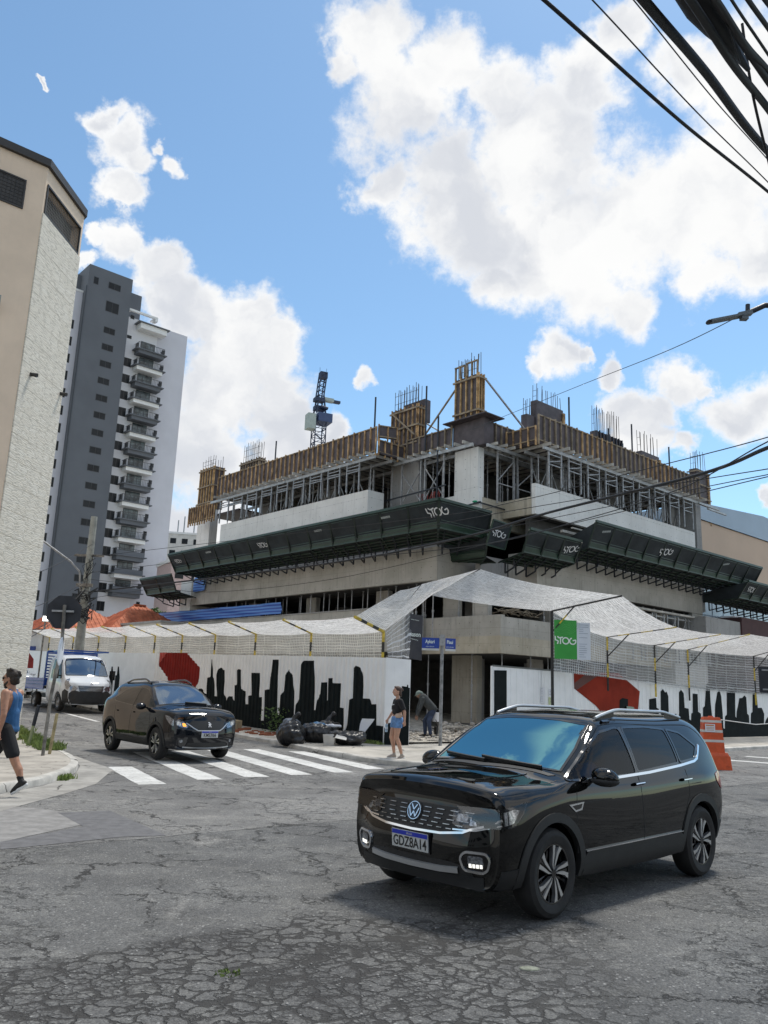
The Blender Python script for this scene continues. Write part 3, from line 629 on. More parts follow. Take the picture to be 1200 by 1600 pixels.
# folded end panel facing the crossing
rp = thing('hoarding_end_panel', 'smooth white end panel at the corner of the left hoarding, beside the walking woman', 'hoarding', (0, 0, 0))
E0 = Vector((.25-UX*.03, 24.55-UY*.03, 0)); E1 = Vector((.98, 24.72, 0)); ed = (E1-E0); en = Vector((ed.y, -ed.x, 0)).normalized()
MB().slab([E0+Vector((0,0,.05)), E1+Vector((0,0,.05)), E1+Vector((0,0,2.60)), E0+Vector((0,0,2.64))], -en, .03).build('panel', M_hoard, rp)
def ep_map(s, z, th=0.0): p = E0+ed*s+en*th; return (p.x, p.y, z)
wall_patch('skyline_mural', [(.02, .06), (.02, .60), (.14, .62), (.16, .73), (.27, .75), (.30, .88), (.42, .92), (.44, 1.10), (.58, 1.14), (.60, 1.5), (.64, 1.55), (.66, 1.82), (.86, 1.80), (.87, 1.86), (.91, 1.86), (.92, 1.78), (.985, 1.77), (.985, .06)], ep_map, [], M_mblack, rp, .004)
# right hoarding
RH0 = (3.84, 27.5)
def hr_map(s, z, th=0.0):
    d = .008*(1 if (s/.31) % 1 < .5 else 0)+th
    return (RH0[0]+UX*s+UY*d, RH0[1]+UY*s-UX*d, z)
rh = thing('hoarding', 'white hoarding with red shape and black skyline, seen over the roof of the black car', 'hoarding', (0, 0, 0))
def rz1(s): return 2.59 if s < 4.4 else 2.56-.03*(s-4.4) if s < 17 else 2.18-.008*(s-17)
for a, b_ in ((0, 2.6), (2.62, 4.5), (4.52, 9.0), (9.02, 14), (14.02, 19.5), (19.52, 26), (26.02, 40)):
    cs = [a]+[x for k in range(200) for x in (k*.31-.001, k*.31+.001, k*.31+.154, k*.31+.156) if a < x < b_]+[b_]
    mb = MB().grid([[hr_map(s, .02) for s in cs], [hr_map(s, rz1(s)) for s in cs]])
    mb.grid([[hr_map(s, .02, -.03) for s in cs], [hr_map(s, rz1(s), -.03) for s in cs]]); mb.build('panel', M_hoard, rh)
cap = MB()
for a, b_ in ((0, 4.4), (4.4, 17), (17, 40)): cap.bar(hr_map(a, rz1(a)+.02, -.01), hr_map(b_, rz1(b_)+.02, -.01), .05)
cap.build('top_rail', mat('grey rail', (.10, .11, .11), .5), rh)
HRc = [k*.5 for k in range(60)]
mr = [p for p in MURAL_R]
mr = [(s, z) for i, (s, z) in enumerate(mr)]
wall_patch('skyline_mural', [(mr[0][0], .03)]+mr+[(mr[-1][0]+1, mr[-1][1]), (mr[-1][0]+1, .8), (34, .8), (34, 1.2), (38, 1.2), (38, .03)], lambda s, z, t_: hr_map(s, z, t_+.009), [], M_mblack, rh)
wall_patch('skyline_mural', [(s, z) for s, z in MURAL_R0], lambda s, z, t_: hr_map(s, z, t_+.009), [], M_mblack, rh)
wall_patch('red_mural', RED_R, lambda s, z, t_: hr_map(s, z, t_+.009), [], M_mredr, rh)
wall_patch('red_mural', REDDK_R, lambda s, z, t_: hr_map(s, z, t_+.013), [], M_mred3, rh)
wall_patch('skyline_mural', MURAL_RR, lambda s, z, t_: hr_map(s, z, t_+.013), [], M_mblack, rh)
dr = wall_patch('door', [(s, z) for s, z in DOOR_R], lambda s, z, t_: hr_map(s, z, t_+.012), [], M_mblack, rh)
MB().box((-.05, 0, 0), (.03, .06, 2.6)).xf(frame((RH0[0], RH0[1], 0), (UX, UY, 0), (-UY, UX, 0), (0,0,1))).build('end_post', M_hoard, rh)
# notices on the right hoarding
M_paper = mat('paper', (.72, .74, .78), .7, var=.03); M_pap2 = mat('yellow green notice', (.55, .62, .34), .7, var=.05); M_ink = mat('print grey', (.2, .22, .26), .7, var=0)
def notice(s0, s1, z0, z1, lab, low=None):
    o = thing('notice', lab, 'notice', (0, 0, 0))
    f = lambda s, z, t_: hr_map(s, z, t_+.01)
    zm = (z0+z1)/2
    for a, b_, m in ((zm+.015, z1, M_paper), (z0, zm-.015, low or M_paper)):
        wall_patch('sheet', [(s0, a), (s1, a), (s1, b_), (s0, b_)], f, [], m, o, .006)
        mb = MB(); h_ = b_-a
        for k in range(4): mb.add([f(s0+.05, b_-h_*(.12+k*.2), .009), f(s1-.05, b_-h_*(.12+k*.2), .009), f(s1-.05, b_-h_*(.18+k*.2), .009), f(s0+.05, b_-h_*(.18+k*.2), .009)], [(0,1,2,3)])
        mb.build('print', M_ink, o, normals=False)
notice(2.55, 2.80, 1.42, 1.97, 'pale paper notice on the white hoarding, left of the pair by the red shape')
notice(3.02, 3.24, 1.38, 1.93, 'white and yellow green notice beside the red shape on the white hoarding', M_pap2)
# ================================================================ NETS AND THEIR STRIPED POSTS
def net_mat(name, dens, grid, col=(.80, .82, .82), fol=.5):
    m = bpy.data.materials.new(name); m.use_nodes = True; q = NT(m.node_tree); b = q.n['Principled BSDF']
    uv = q.new('ShaderNodeUVMap').outputs[0]
    wv_ = q.vmath('ADD', uv, q.vmath('SCALE', q.vmath('SUBTRACT', q.noise(uv, 1.3, 4, .6, out=1), (.5,.5,.5)), scale=.12))
    sp = q.new('ShaderNodeSeparateXYZ', ins={0: wv_})
    def lines(x, w): return q.math('LESS_THAN', q.math('ABSOLUTE', q.math('SUBTRACT', q.math('FRACT', x), .5)), w)
    gx = q.math('MAXIMUM', lines(q.math('DIVIDE', sp.outputs[0], grid), .085), lines(q.math('DIVIDE', sp.outputs[1], grid), .085))
    gx = q.math('MAXIMUM', gx, q.math('MAXIMUM', lines(q.math('DIVIDE', sp.outputs[0], grid*9), .02), lines(q.math('DIVIDE', sp.outputs[1], grid*9), .02)))
    fd = q.noise(q.scale(wv_, (3.5, 16, 1)), 1.3, 6, .7)
    fine = q.math('ADD', dens, q.math('MULTIPLY', q.math('SUBTRACT', q.ramp(fd, .4, .62), .5), fol), clamp=True)
    a = q.math('MAXIMUM', q.math('MULTIPLY', gx, .92), fine)
    cc = q.mix(q.ramp(q.noise(q.scale(wv_, (.5, 5, 1)), 1.7, 6, .6), .35, .65), tuple(x*.82 for x in col), col)  # lighter and darker colour streaks stand in for light on the folds
    tr = q.new('ShaderNodeBsdfTransparent'); di = q.new('ShaderNodeBsdfDiffuse', ins={'Color': cc}); tl = q.new('ShaderNodeBsdfTranslucent', ins={'Color': cc})
    m1 = q.new('ShaderNodeMixShader', ins={0: .45, 1: di.outputs[0], 2: tl.outputs[0]})
    m2 = q.new('ShaderNodeMixShader', ins={0: a, 1: tr.outputs[0], 2: m1.outputs[0]})
    q.l.new(m2.outputs[0], q.n['Material Output'].inputs[0]); return m
M_net = net_mat('white net roof', .62, .075, (.98, .98, .98), .45)
M_netg = net_mat('white net roof open', .60, .075, (.97, .97, .96), .35)
M_netv = net_mat('hanging net', .30, .11, (.72, .75, .77), .05)
M_netL = net_mat('pale hanging net', .34, .09, (.78, .76, .70), .05)
def net(name, corners, m, nu=26, nv=12, sag=.15, parent=None, seed=0, wr=.03):
    """bilinear patch between four corners a,b,c,d (a->b along u, a->d along v) with sag and creases"""
    a, b_, c, d = [Vector(p) for p in corners]; rr = random.Random(seed); ph = [rr.uniform(0, 6) for _ in range(6)]
    lu = (b_-a).length; lv = (d-a).length; rows = []; uvs = []
    nrm = (b_-a).cross(d-a).normalized()
    for j in range(nv+1):
        r = []
        for i in range(nu+1):
            u, v = i/nu, j/nv; p = a*(1-u)*(1-v)+b_*u*(1-v)+c*u*v+d*(1-u)*v
            p.z -= sag*4*u*(1-u)*(.4+.6*4*v*(1-v))
            w = sin(u*lu*3.1+v*5+ph[0])*.5+sin(u*lu*6.3-v*8+ph[1])*.3+sin(v*lv*5+u*4+ph[2])*.4
            p += nrm*w*wr*min(1, 4*min(u, 1-u, v, 1-v)+.15)
            r.append(p); uvs.append((u*lu+.0, v*lv))
        rows.append(r)
    mb = MB().grid(rows); me = mb.mesh(name, m, True, False)
    ul = me.uv_layers.new(name='UVMap')
    for l in me.loops: ul.data[l.index].uv = uvs[l.vertex_index]
    return link(name, me, parent)
M_yel = mat('yellow post paint', (.52, .38, .04), .6, var=.3, scale=8, streak=.5, streakcol=(.08, .06, .03))
M_blk = mat('black post paint', (.02, .019, .017), .6, var=.3, scale=8)
def striped(name, pts_list, parent, step=.28, w=.06, first=0):
    b = MB()
    for a, c in pts_list:
        a = Vector(a); c = Vector(c); L_ = (c-a).length; n = max(1, round(L_/step))
        for k in range(n):
            b.cur = (k+first) % 2; b.bar(a+(c-a)*(k/n), a+(c-a)*((k+1)/n), w)
    return b.build(name, [M_blk, M_yel], parent)
# left row: post on the hoarding line, arm leaning out over the pavement
def left_post(s, lab, arm=(1.30, .34), stripe=.28, zt=None, m2=False):
    x, y = UV(.05, s); z0 = hz1(s)-.45; zt = zt or hz1(s)+.78
    p = thing('net_post', lab, 'post', (x, y, 0), YU, 'striped net posts on the left hoarding')
    striped('post', [((0,0,z0), (0,0,zt))], p, stripe); striped('arm', [((0,0,zt), (-arm[0], -.15, zt+arm[1]))], p, stripe, w=.075, first=1)
    return Vector((x, y, zt)), Vector((x, y, zt))+Matrix.Rotation(YU, 3, 'Z') @ Vector((-arm[0], -.15, arm[1]))
SL = [.25, 3.9, 7.3, 10.2, 12.9, 15.4, 18.4, 21.5, 24.8, 28.3]
ordn = ['first', 'second', 'third', 'fourth', 'fifth', 'sixth', 'seventh', 'eighth', 'ninth', 'farthest']
LP = [left_post(s, 'yellow and black striped net post with leaning arm, %s from the corner' % ordn[i]) for i, s in enumerate(SL)]
for i in range(len(LP)-1):
    (a, at), (b_, bt) = LP[i], LP[i+1]
    n1 = net('roof_net', (at, bt, b_, a), M_netg if i else M_net, 22, 10, .16, None, i, .018); tag(n1, 'white netting over the leaning arms, %s span from the hoarding corner' % ordn[i], 'net', 'nets over the left pavement')
    z1, z2 = hz1(SL[i]), hz1(SL[i+1])
    n2 = net('hanging_net', (a, b_, Vector((b_.x, b_.y, z2)), Vector((a.x, a.y, z1))), M_netL, 22, 8, .03, None, i+20, .03); tag(n2, 'pale net hanging down to the left hoarding top, %s span from the corner' % ordn[i], 'net', 'hanging nets on the left hoarding')
# the big corner net
peak = Vector((3.43, 28.0, 5.94)); c672 = Vector((1.65, 27, 4.84)); r1 = Vector((6.15, 29, 4.66)); r1t = Vector((8.40, 28.0, 5.18))
a0, a0t = LP[0]
mid = Vector((6.2, 28.2, 5.42))
o = net('corner_net', (c672, r1, mid, peak), M_net, 30, 16, .16, None, 41, .02); tag(o, 'large white net peak over the site entrance, between the two hoardings', 'net')
o = net('corner_net', (peak, mid, r1t, r1t+Vector((.02,0,0))), M_net, 8, 6, .02, None, 42, .01); bpy.data.objects.remove(o)
o = net('corner_net', (r1, r1t, mid+Vector((.01,0,.0)), mid), M_net, 10, 8, .0, None, 43, .01); tag(o, 'white net triangle on the raised striped arm beside the green sign', 'net')
o = net('corner_net', (a0, c672, peak, Vector((1.3, 25.8, 5.05))), M_net, 24, 12, .02, None, 44, .05); tag(o, 'white net sweeping down from the peak to the left corner post', 'net')
o = net('corner_net', (a0t, a0, Vector((1.25, 25.75, 5.0)), Vector((.6, 25.2, 4.75))), M_netg, 16, 10, .06, None, 45, .05); tag(o, 'gathered white net above the first leaning arm of the left hoarding', 'net')
o = net('corner_side_net', (a0+Vector((.05,0,0)), c672+Vector((-.55,-.6,-.38)), Vector((.92, 24.9, 2.62)), Vector((.28, 24.62, 2.66))), net_mat('square mesh net', .12, .10, (.78,.8,.82), .1), 14, 14, .0, None, 46, .03); tag(o, 'square mesh net hanging at the end of the left hoarding beside the black banner', 'net')
rope = MB().tube([c672, Vector((2.5, 27.5, 5.45)), peak], .03, 6); tag(rope.build('net_pole', M_blk), 'dark pole holding up the white net at its highest corner', 'pole')
# right row of posts
RS = [(r1, r1t, 2.55, .0), (Vector((8.67, 31, 3.96)), Vector((10.98, 30, 4.34)), 2.45, 1), (Vector((11.48, 34, 3.91)), Vector((13.87, 33, 4.38)), 2.3, 2), (Vector((13.62, 36, 3.90)), Vector((15.98, 35, 4.59)), 2.2, 3), (Vector((18.4, 40.1, 3.95)), Vector((20.6, 39.0, 4.7)), 2.1, 4), (Vector((23.4, 44.5, 4.0)), Vector((25.6, 43.2, 4.7)), 2.1, 5)]
for i, (p, q_, zb, k) in enumerate(RS):
    o = thing('net_post', ('tall dark net post with arm beside the green sign', 'striped net post with yellow tipped arm, second from the green sign', 'striped net post with braced arm, third from the green sign', 'striped net post with braced dark arm, fourth from the green sign', 'net post by the pale wall with small window', 'farthest net post on the right, behind the dark road sign')[i], 'post', (p.x, p.y, 0), 0, 'net posts on the right hoarding')
    L0 = Vector((p.x, p.y, 0)); z_ = p.z
    striped('post', [((0,0,zb-.5), (0,0,z_))], o, .55 if i else 9, .06, 0 if i % 2 else 1) if i else striped('post', [((0,0,.3), (0,0,z_))], o, 9, .09)
    striped('arm', [((0,0,z_), q_-L0)], o, .45 if 0 < i < 4 else 9, .055)
    striped('brace', [((0,0,z_-.75), (q_-L0)*.33+Vector((0,0,z_*.67)))], o, .4 if i == 0 else 9, .04)
for i in range(len(RS)-1):
    p, pt, zb, _ = RS[i]; q_, qt, zb2, _ = RS[i+1]
    o = net('roof_net', (pt, qt, q_, p), M_net, 22, 12, .12 if i else .3, None, 60+i, .02); tag(o, 'white net roof on the right-hand posts, %s span from the green sign' % ordn[i], 'net', 'nets over the right pavement')
    z2 = 2.55-.03*i*4
    o = net('hanging_net', (p, q_, Vector((q_.x, q_.y, zb2)), Vector((p.x, p.y, zb))), M_netv, 26, 12, .03, None, 80+i, .03); tag(o, 'grey see-through net above the right hoarding, %s span from the green sign' % ordn[i], 'net', 'hanging nets on the right hoarding')


# ================================================================ CONCRETE FRAME BUILDING (local x runs along the right facade, y along the left one)
K0 = (4.45, 37.0)
def concrete(name, a, b_, seam=(1.25, 1.0), stain=.5, warm=0.0):
    m = bpy.data.materials.new(name); m.use_nodes = True; q = NT(m.node_tree); b = q.n['Principled BSDF']
    co = q.new('ShaderNodeTexCoord').outputs['Object']
    n = q.noise(co, .9, 6, .62); c = q.mix(q.ramp(n, .3, .7), a, b_)
    sp = q.new('ShaderNodeSeparateXYZ', ins={0: co})
    al = q.math('ADD', sp.outputs[0], sp.outputs[1])
    def line(x, per, w): return q.math('LESS_THAN', q.math('ABSOLUTE', q.math('SUBTRACT', q.math('FRACT', q.math('DIVIDE', x, per)), .5)), w/per)
    ln = q.math('MAXIMUM', line(al, seam[0]*2, .008), line(sp.outputs[2], seam[1], .006))
    c = q.mix(q.math('MULTIPLY', ln, .5), c, tuple(x*.45 for x in a))
    # form tie holes
    hv = q.new('ShaderNodeCombineXYZ', ins={0: q.math('SUBTRACT', q.math('FRACT', q.math('DIVIDE', al, .62)), .5), 1: q.math('SUBTRACT', q.math('FRACT', q.math('DIVIDE', sp.outputs[2], .5)), .5), 2: 0.0})
    hole = q.math('LESS_THAN', q.vmath('LENGTH', hv.outputs[0]), .035)
    c = q.mix(q.math('MULTIPLY', hole, .8), c, (.05, .05, .045))
    s1 = q.noise(q.scale(co, (5, 5, .45)), 1.2, 7, .68); s2 = q.noise(co, .7, 5, .6)
    c = q.mix(q.math('MULTIPLY', q.math('MULTIPLY', q.ramp(s1, .48, .7), q.ramp(s2, .35, .65)), stain), c, (.12, .11, .095))
    c = q.mix(q.math('MULTIPLY', q.ramp(q.noise(co, 3.5, 6, .7), .6, .72), .35), c, (.5, .49, .46))
    q.l.new(c, b.inputs['Base Color']); b.inputs['Roughness'].default_value = .88
    bp = q.new('ShaderNodeBump', ins={'Strength': .3, 'Distance': .02, 'Height': q.noise(co, 9, 6, .65)}); q.l.new(bp.outputs[0], b.inputs['Normal']); return m
M_c1 = concrete('raw concrete', (.38, .36, .315), (.49, .465, .42))
M_c2 = concrete('warm stained concrete', (.42, .37, .28), (.56, .51, .41), (1.25, .85), .7)
M_c3 = concrete('pale fresh concrete', (.74, .735, .70), (.84, .835, .80), (1.6, 2.5), .25)
M_c4 = concrete('grey column concrete', (.29, .285, .275), (.36, .355, .345), (3, 1.4), .5)
M_in = mat('concrete with painted shade', (.075, .072, .068), .9, var=.2)  # inner concrete coloured dark to stand in for deep shade
bl = thing('concrete_building', 'concrete frame building under construction at the crossing', 'building', (K0[0], K0[1], 0), YU)
def B(name, a, b_, m, parent=bl): return MB().box(a, b_).build(name, m, parent)
LX, LY = 17.35, 24.7
# --- slabs (inner field) and interior cores
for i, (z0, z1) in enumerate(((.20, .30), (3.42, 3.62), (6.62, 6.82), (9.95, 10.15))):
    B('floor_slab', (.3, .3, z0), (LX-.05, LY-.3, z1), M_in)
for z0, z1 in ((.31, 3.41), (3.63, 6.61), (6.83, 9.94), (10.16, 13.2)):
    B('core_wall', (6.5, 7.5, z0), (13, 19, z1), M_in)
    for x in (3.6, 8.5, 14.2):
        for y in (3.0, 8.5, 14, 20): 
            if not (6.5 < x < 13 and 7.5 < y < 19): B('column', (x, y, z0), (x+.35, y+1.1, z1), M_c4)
B('inner_shade_wall', (3.0, 6, 10.16), (3.2, 20, 13.2), M_in); B('inner_shade_wall', (3.8, 3.0, 10.16), (16, 3.2, 13.2), M_in)  # dark walls added inside to darken the open top floor
# dark rear and side walls, added so nothing shines through
B('rear_light_stop', (.5, LY+.0, .2), (LX, LY+.3, 9.9), M_in); B('side_light_stop', (LX+1.8, 2, .2), (LX+2.1, LY, 9.9), M_in)
B('rear_light_stop', (3.5, LY-1.5, 10.16), (LX, LY-1.2, 12.9), M_in); B('side_light_stop', (LX-.6, 5, 10.16), (LX-.3, LY-2, 12.9), M_in)
# --- level 1 band (corner at -0.75,-2)
B('slab_edge', (-.75, -2.0, 3.40), (-.45, 2.98, 4.15), M_c2); B('parapet', (-.745, -1.995, 4.152), (-.47, 2.98, 5.06), M_c1)
B('slab_edge', (-.448, -2.0, 3.40), (LX, -1.7, 4.15), M_c2); B('parapet', (-.468, -1.995, 4.152), (LX, -1.72, 4.98), M_c1)
B('slab_edge', (-.448, -1.698, 3.42), (.298, 2.98, 3.6), M_in); B('slab_edge', (.3, -1.698, 3.42), (LX, .298, 3.6), M_in)
B('parapet', (-2.0, 2.99, 3.45), (-1.7, LY, 5.5), M_c1); B('slab_edge', (-1.698, 2.99, 3.45), (.29, LY, 3.64), M_in)
B('sill', (-2.05, 5.2, 5.502), (-1.66, LY, 5.56), M_c4)
# --- level 2 band
B('slab_edge', (-2.0, .70, 6.62), (-1.72, 23.3, 8.15), M_c1); B('slab_edge', (-1.718, .70, 6.62), (1.75, .98, 8.15), M_c1)
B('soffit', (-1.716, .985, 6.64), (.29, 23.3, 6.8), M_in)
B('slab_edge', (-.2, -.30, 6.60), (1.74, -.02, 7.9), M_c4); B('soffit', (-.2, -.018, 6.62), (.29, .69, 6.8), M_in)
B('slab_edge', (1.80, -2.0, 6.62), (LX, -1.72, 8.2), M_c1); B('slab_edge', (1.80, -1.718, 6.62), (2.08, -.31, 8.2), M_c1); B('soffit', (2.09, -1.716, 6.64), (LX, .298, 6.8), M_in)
# level 2 left end: pale gable strip
B('gable_wall', (-2.02, 23.31, 3.8), (2.2, 24.75, 8.3), M_c3); B('upper_wall', (-1.8, 20.9, 8.152), (-1.5, 23.3, 9.3), M_c3)
# --- level 3 parapets and slabs
B('parapet', (-2.0, 5.75, 9.95), (-1.78, 20.2, 11.63), M_c3); B('parapet', (-1.778, 5.75, 9.95), (-.9, 5.97, 11.63), M_c3)
B('slab_edge', (-.0, 0, 9.55), (.24, 5.7, 11.02), M_c3); B('slab_edge', (.242, 0, 9.45), (4.22, .24, 10.78), M_c2)
B('parapet', (1.74+2.5, -2.0, 9.4), (4.46, -.01, 10.75), M_c2) if False else None
B('parapet', (1.70, -2.0, 9.95), (16.85, -1.78, 11.42), M_c3); B('parapet', (1.70, -1.778, 9.95), (1.92, -.01, 10.8), M_c2)
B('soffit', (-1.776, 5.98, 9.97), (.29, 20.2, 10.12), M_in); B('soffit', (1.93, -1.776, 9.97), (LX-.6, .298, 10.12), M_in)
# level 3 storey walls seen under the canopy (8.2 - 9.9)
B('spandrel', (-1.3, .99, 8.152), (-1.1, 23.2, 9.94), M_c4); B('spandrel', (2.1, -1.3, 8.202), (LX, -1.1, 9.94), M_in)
# columns
def col(x0, y0, x1, y1, z0, z1, m=M_c4, n='column'): return B(n, (x0, y0, z0), (x1, y1, z1), m)
col(.9, .8, 1.25, 2.4, .31, 3.41, concrete('pillar concrete', (.30, .27, .22), (.37, .34, .28), (3, 1.6), .5)); col(.0, 1.2, .25, 2.2, 3.62, 6.6, M_c1); col(-.35, -.9, -.05, .0, 3.62, 6.6, M_c1)
col(0.02, .10, .45, 1.62, 10.4, 13.25, M_c3); col(.02, 4.15, .45, 6.3, 10.4, 13.9, M_c4)
col(-.9, 23.6, -.3, 25.3, 8.4, 13.4, M_c3)
col(17.3, -1.9, 17.9, -.6, 6.8, 13.4, M_c4); col(16.2, -.9, 16.8, -.3, 10.16, 13.3, M_c4)
for x in (5.7, 11.2): col(x, .5, x+1.6, .85, 10.16, 13.3, M_c4)
for y in (11.5, 18.0): col(.5, y, .85, y+1.6, 10.16, 13.3, M_c4)
for y in (5.5, 11.5, 17.5, 22.2): col(-.6, y, -.3, y+.9, 3.66, 6.6, M_c1); col(.2, y, .5, y+.9, .31, 3.4, M_c1)
for x in (4.2, 9.2, 14.5): col(x, -.9, x+.9, -.6, 3.63, 6.6, M_c1); col(x, .2, x+.9, .5, .31, 3.4, M_c1)
B('end_wall', (LX+.05, -2.0, .2), (LX+.3, 3, 6.3), M_c4); B('end_wall', (LX-1.2, -1.98, 4.99), (LX, -1.75, 6.6), M_c1)
# --- formwork deck above level 3
M_ply = mat('dark plywood', (.085, .07, .075), .6, var=.25, scale=2)
M_tim = mat('formwork timber', (.31, .185, .09), .75, var=.5, scale=2.5, col2=(.46, .30, .15))
M_tim2 = mat('weathered timber', (.27, .215, .15), .8, var=.4, scale=3)
M_board = mat('pale boards', (.42, .40, .36), .8, var=.3, scale=2)
M_steel = mat('galvanised steel', (.33, .335, .34), .5, metal=.5, var=.25, scale=6)
M_dsteel = mat('dark steel', (.03, .035, .045), .5, metal=.3, var=.2)
fd = thing('formwork_deck', 'timber formwork deck covering the unfinished top floor of the concrete building', 'formwork', (K0[0], K0[1], 0), YU)
B('plywood', (-1.9, 5.0, 13.42), (LX-.2, 20.8, 13.5), M_ply, fd); B('plywood', (.1, .1, 13.42), (LX-.2, 4.99, 13.5), M_ply, fd); B('plywood', (1.9, -1.9, 13.42), (LX-.2, .09, 13.5), M_ply, fd)
B('plywood', (-.4, 20.81, 13.0), (6, 24.6, 13.1), M_ply, fd)
j = MB(); rnd = random.Random(5)
y = 5.2
while y < 20.7: j.box((-2.55-rnd.random()*.25, y, 13.26), (3, y+.08, 13.41)); y += .62
x = 2.1
while x < LX-.3: j.box((x, -2.55-rnd.random()*.25, 13.26), (x+.08, 3, 13.41)); x += .62
y = .3
while y < 5: j.box((-.75-rnd.random()*.2, y, 13.26), (3, y+.08, 13.41)); y += .55
x = .4
while x < 2: j.box((x, -.75-rnd.random()*.2, 13.26), (x+.08, 3, 13.40)); x += .55
j.build('joists', M_board, fd)
l = MB()
l.box((-2.3, 5.0, 13.10), (-2.2, 13, 13.25)); l.box((-2.33, 12.8, 13.10), (-2.23, 21.2, 13.25)); l.box((-1.2, 5, 13.1), (-1.1, 21, 13.25)); l.box((.3, .3, 13.1), (.4, 21, 13.25))
l.box((2.0, -2.3, 13.10), (10, -2.2, 13.25)); l.box((9.8, -2.33, 13.10), (18.6, -2.23, 13.25)); l.box((2, -1.2, 13.1), (17.3, -1.1, 13.25)); l.box((.4, .3, 13.08), (17, .4, 13.24))
l.box((-.62, -.1, 13.1), (-.52, 5.4, 13.25)); l.box((-.1, -.62, 13.08), (4.0, -.52, 13.23)); l.box((16.8, -2.4, 13.1), (19.4, -2.3, 13.2)); l.box((16.9, -2.9, 12.7), (19.2, -2.8, 12.8))
l.build('ledger_beams', mat('aluminium beam', (.40, .41, .41), .45, metal=.4, var=.2), fd)
def side_form(name_lab, a, b_, out, z0=13.5, z1=14.88, grp='formwork side panels round the roof edge', pitch=.42, m=M_tim, jit=.05):
    """edge formwork between two local points; out = unit outward direction"""
    a = Vector((*a, 0)); b_ = Vector((*b_, 0)); d = (b_-a); L_ = d.length; d.normalize(); o = Vector((*out, 0))
    f = thing('edge_formwork', name_lab, 'formwork', (K0[0], K0[1], 0), YU, grp); rr = random.Random(int(L_*100))
    p = MB(); p.slab([a+Vector((0,0,z0)), b_+Vector((0,0,z0)), b_+Vector((0,0,z1-.06)), a+Vector((0,0,z1-.06))], -o, .03); p.build('plywood', M_ply, f)
    t_ = MB(); n = max(2, int(L_/pitch))
    for i in range(n+1):
        q_ = a+d*(L_*i/n)+o*.045; lean = d*rr.uniform(-.02, .02)
        t_.bar(q_+Vector((0,0,z0-.12-rr.random()*.12)), q_+lean+Vector((0,0,z1+rr.uniform(-.04, jit))), .055, .085, up=o)
    t_.build('battens', m, f)
    w = MB()
    for z in (z0+.08, z1-.05): w.bar(a+o*.03+Vector((0,0,z)), b_+o*.03+Vector((0,0,z)), .05, .06)
    w.build('walers', M_tim2, f); return f
Ld = ['at the far left end', 'left of the middle', 'in the middle', 'right of the middle', 'at its corner end']
for i in range(5):
    y0 = 20.8-i*3.13; side_form('timber battened edge formwork on the left roof edge, panel '+Ld[i], (-2.05, y0), (-2.05, y0-3.11), (-1, 0))
for i in range(5):
    x0 = 1.85+i*3.13; side_form('timber battened edge formwork on the right roof edge, panel '+['at its corner end', 'left of the middle', 'in the middle', 'right of the middle', 'at the far right end'][i], (x0, -2.05), (x0+3.11, -2.05), (0, -1), m=M_tim if i % 2 else M_tim2)
side_form('low edge formwork on the notch between the left roof edge and the tall central column', (-.1, 4.9), (-.1, 1.7), (-1, 0), 13.55, 14.55, m=M_tim2)
side_form('low edge formwork on the notch right of the tall central column', (.1, -.1), (4.1, -.1), (0, -1), 13.5, 14.62, m=M_tim2)
side_form('short return formwork where the left roof edge ends, beside the leaning column form', (-2.0, 5.1), (-.2, 5.1), (0, -1), 13.45, 14.2)
side_form('short return formwork at the corner end of the right roof edge', (1.8, -.2), (1.8, -2.0), (-1, 0), 13.5, 14.3)
side_form('lower orange timber formwork at the far left end of the building', (-2.05, 24.4), (-2.05, 21.0), (-1, 0), 12.2, 13.3, pitch=.3)
f_ = side_form('splayed formwork end sticking up beside the dark post on the left roof edge', (-1.95, 5.2), (-1.0, 4.8), (-.3, -.95), 14.3, 15.0)
B('end_block', (-.05, -.35, 13.28), (.6, 1.7, 14.62), M_ply, fd)
cp = MB(); cp.box((-.5, -.8, 14.63), (.9, 2.0, 14.68)); cp.build('cover_board', M_ply, fd)
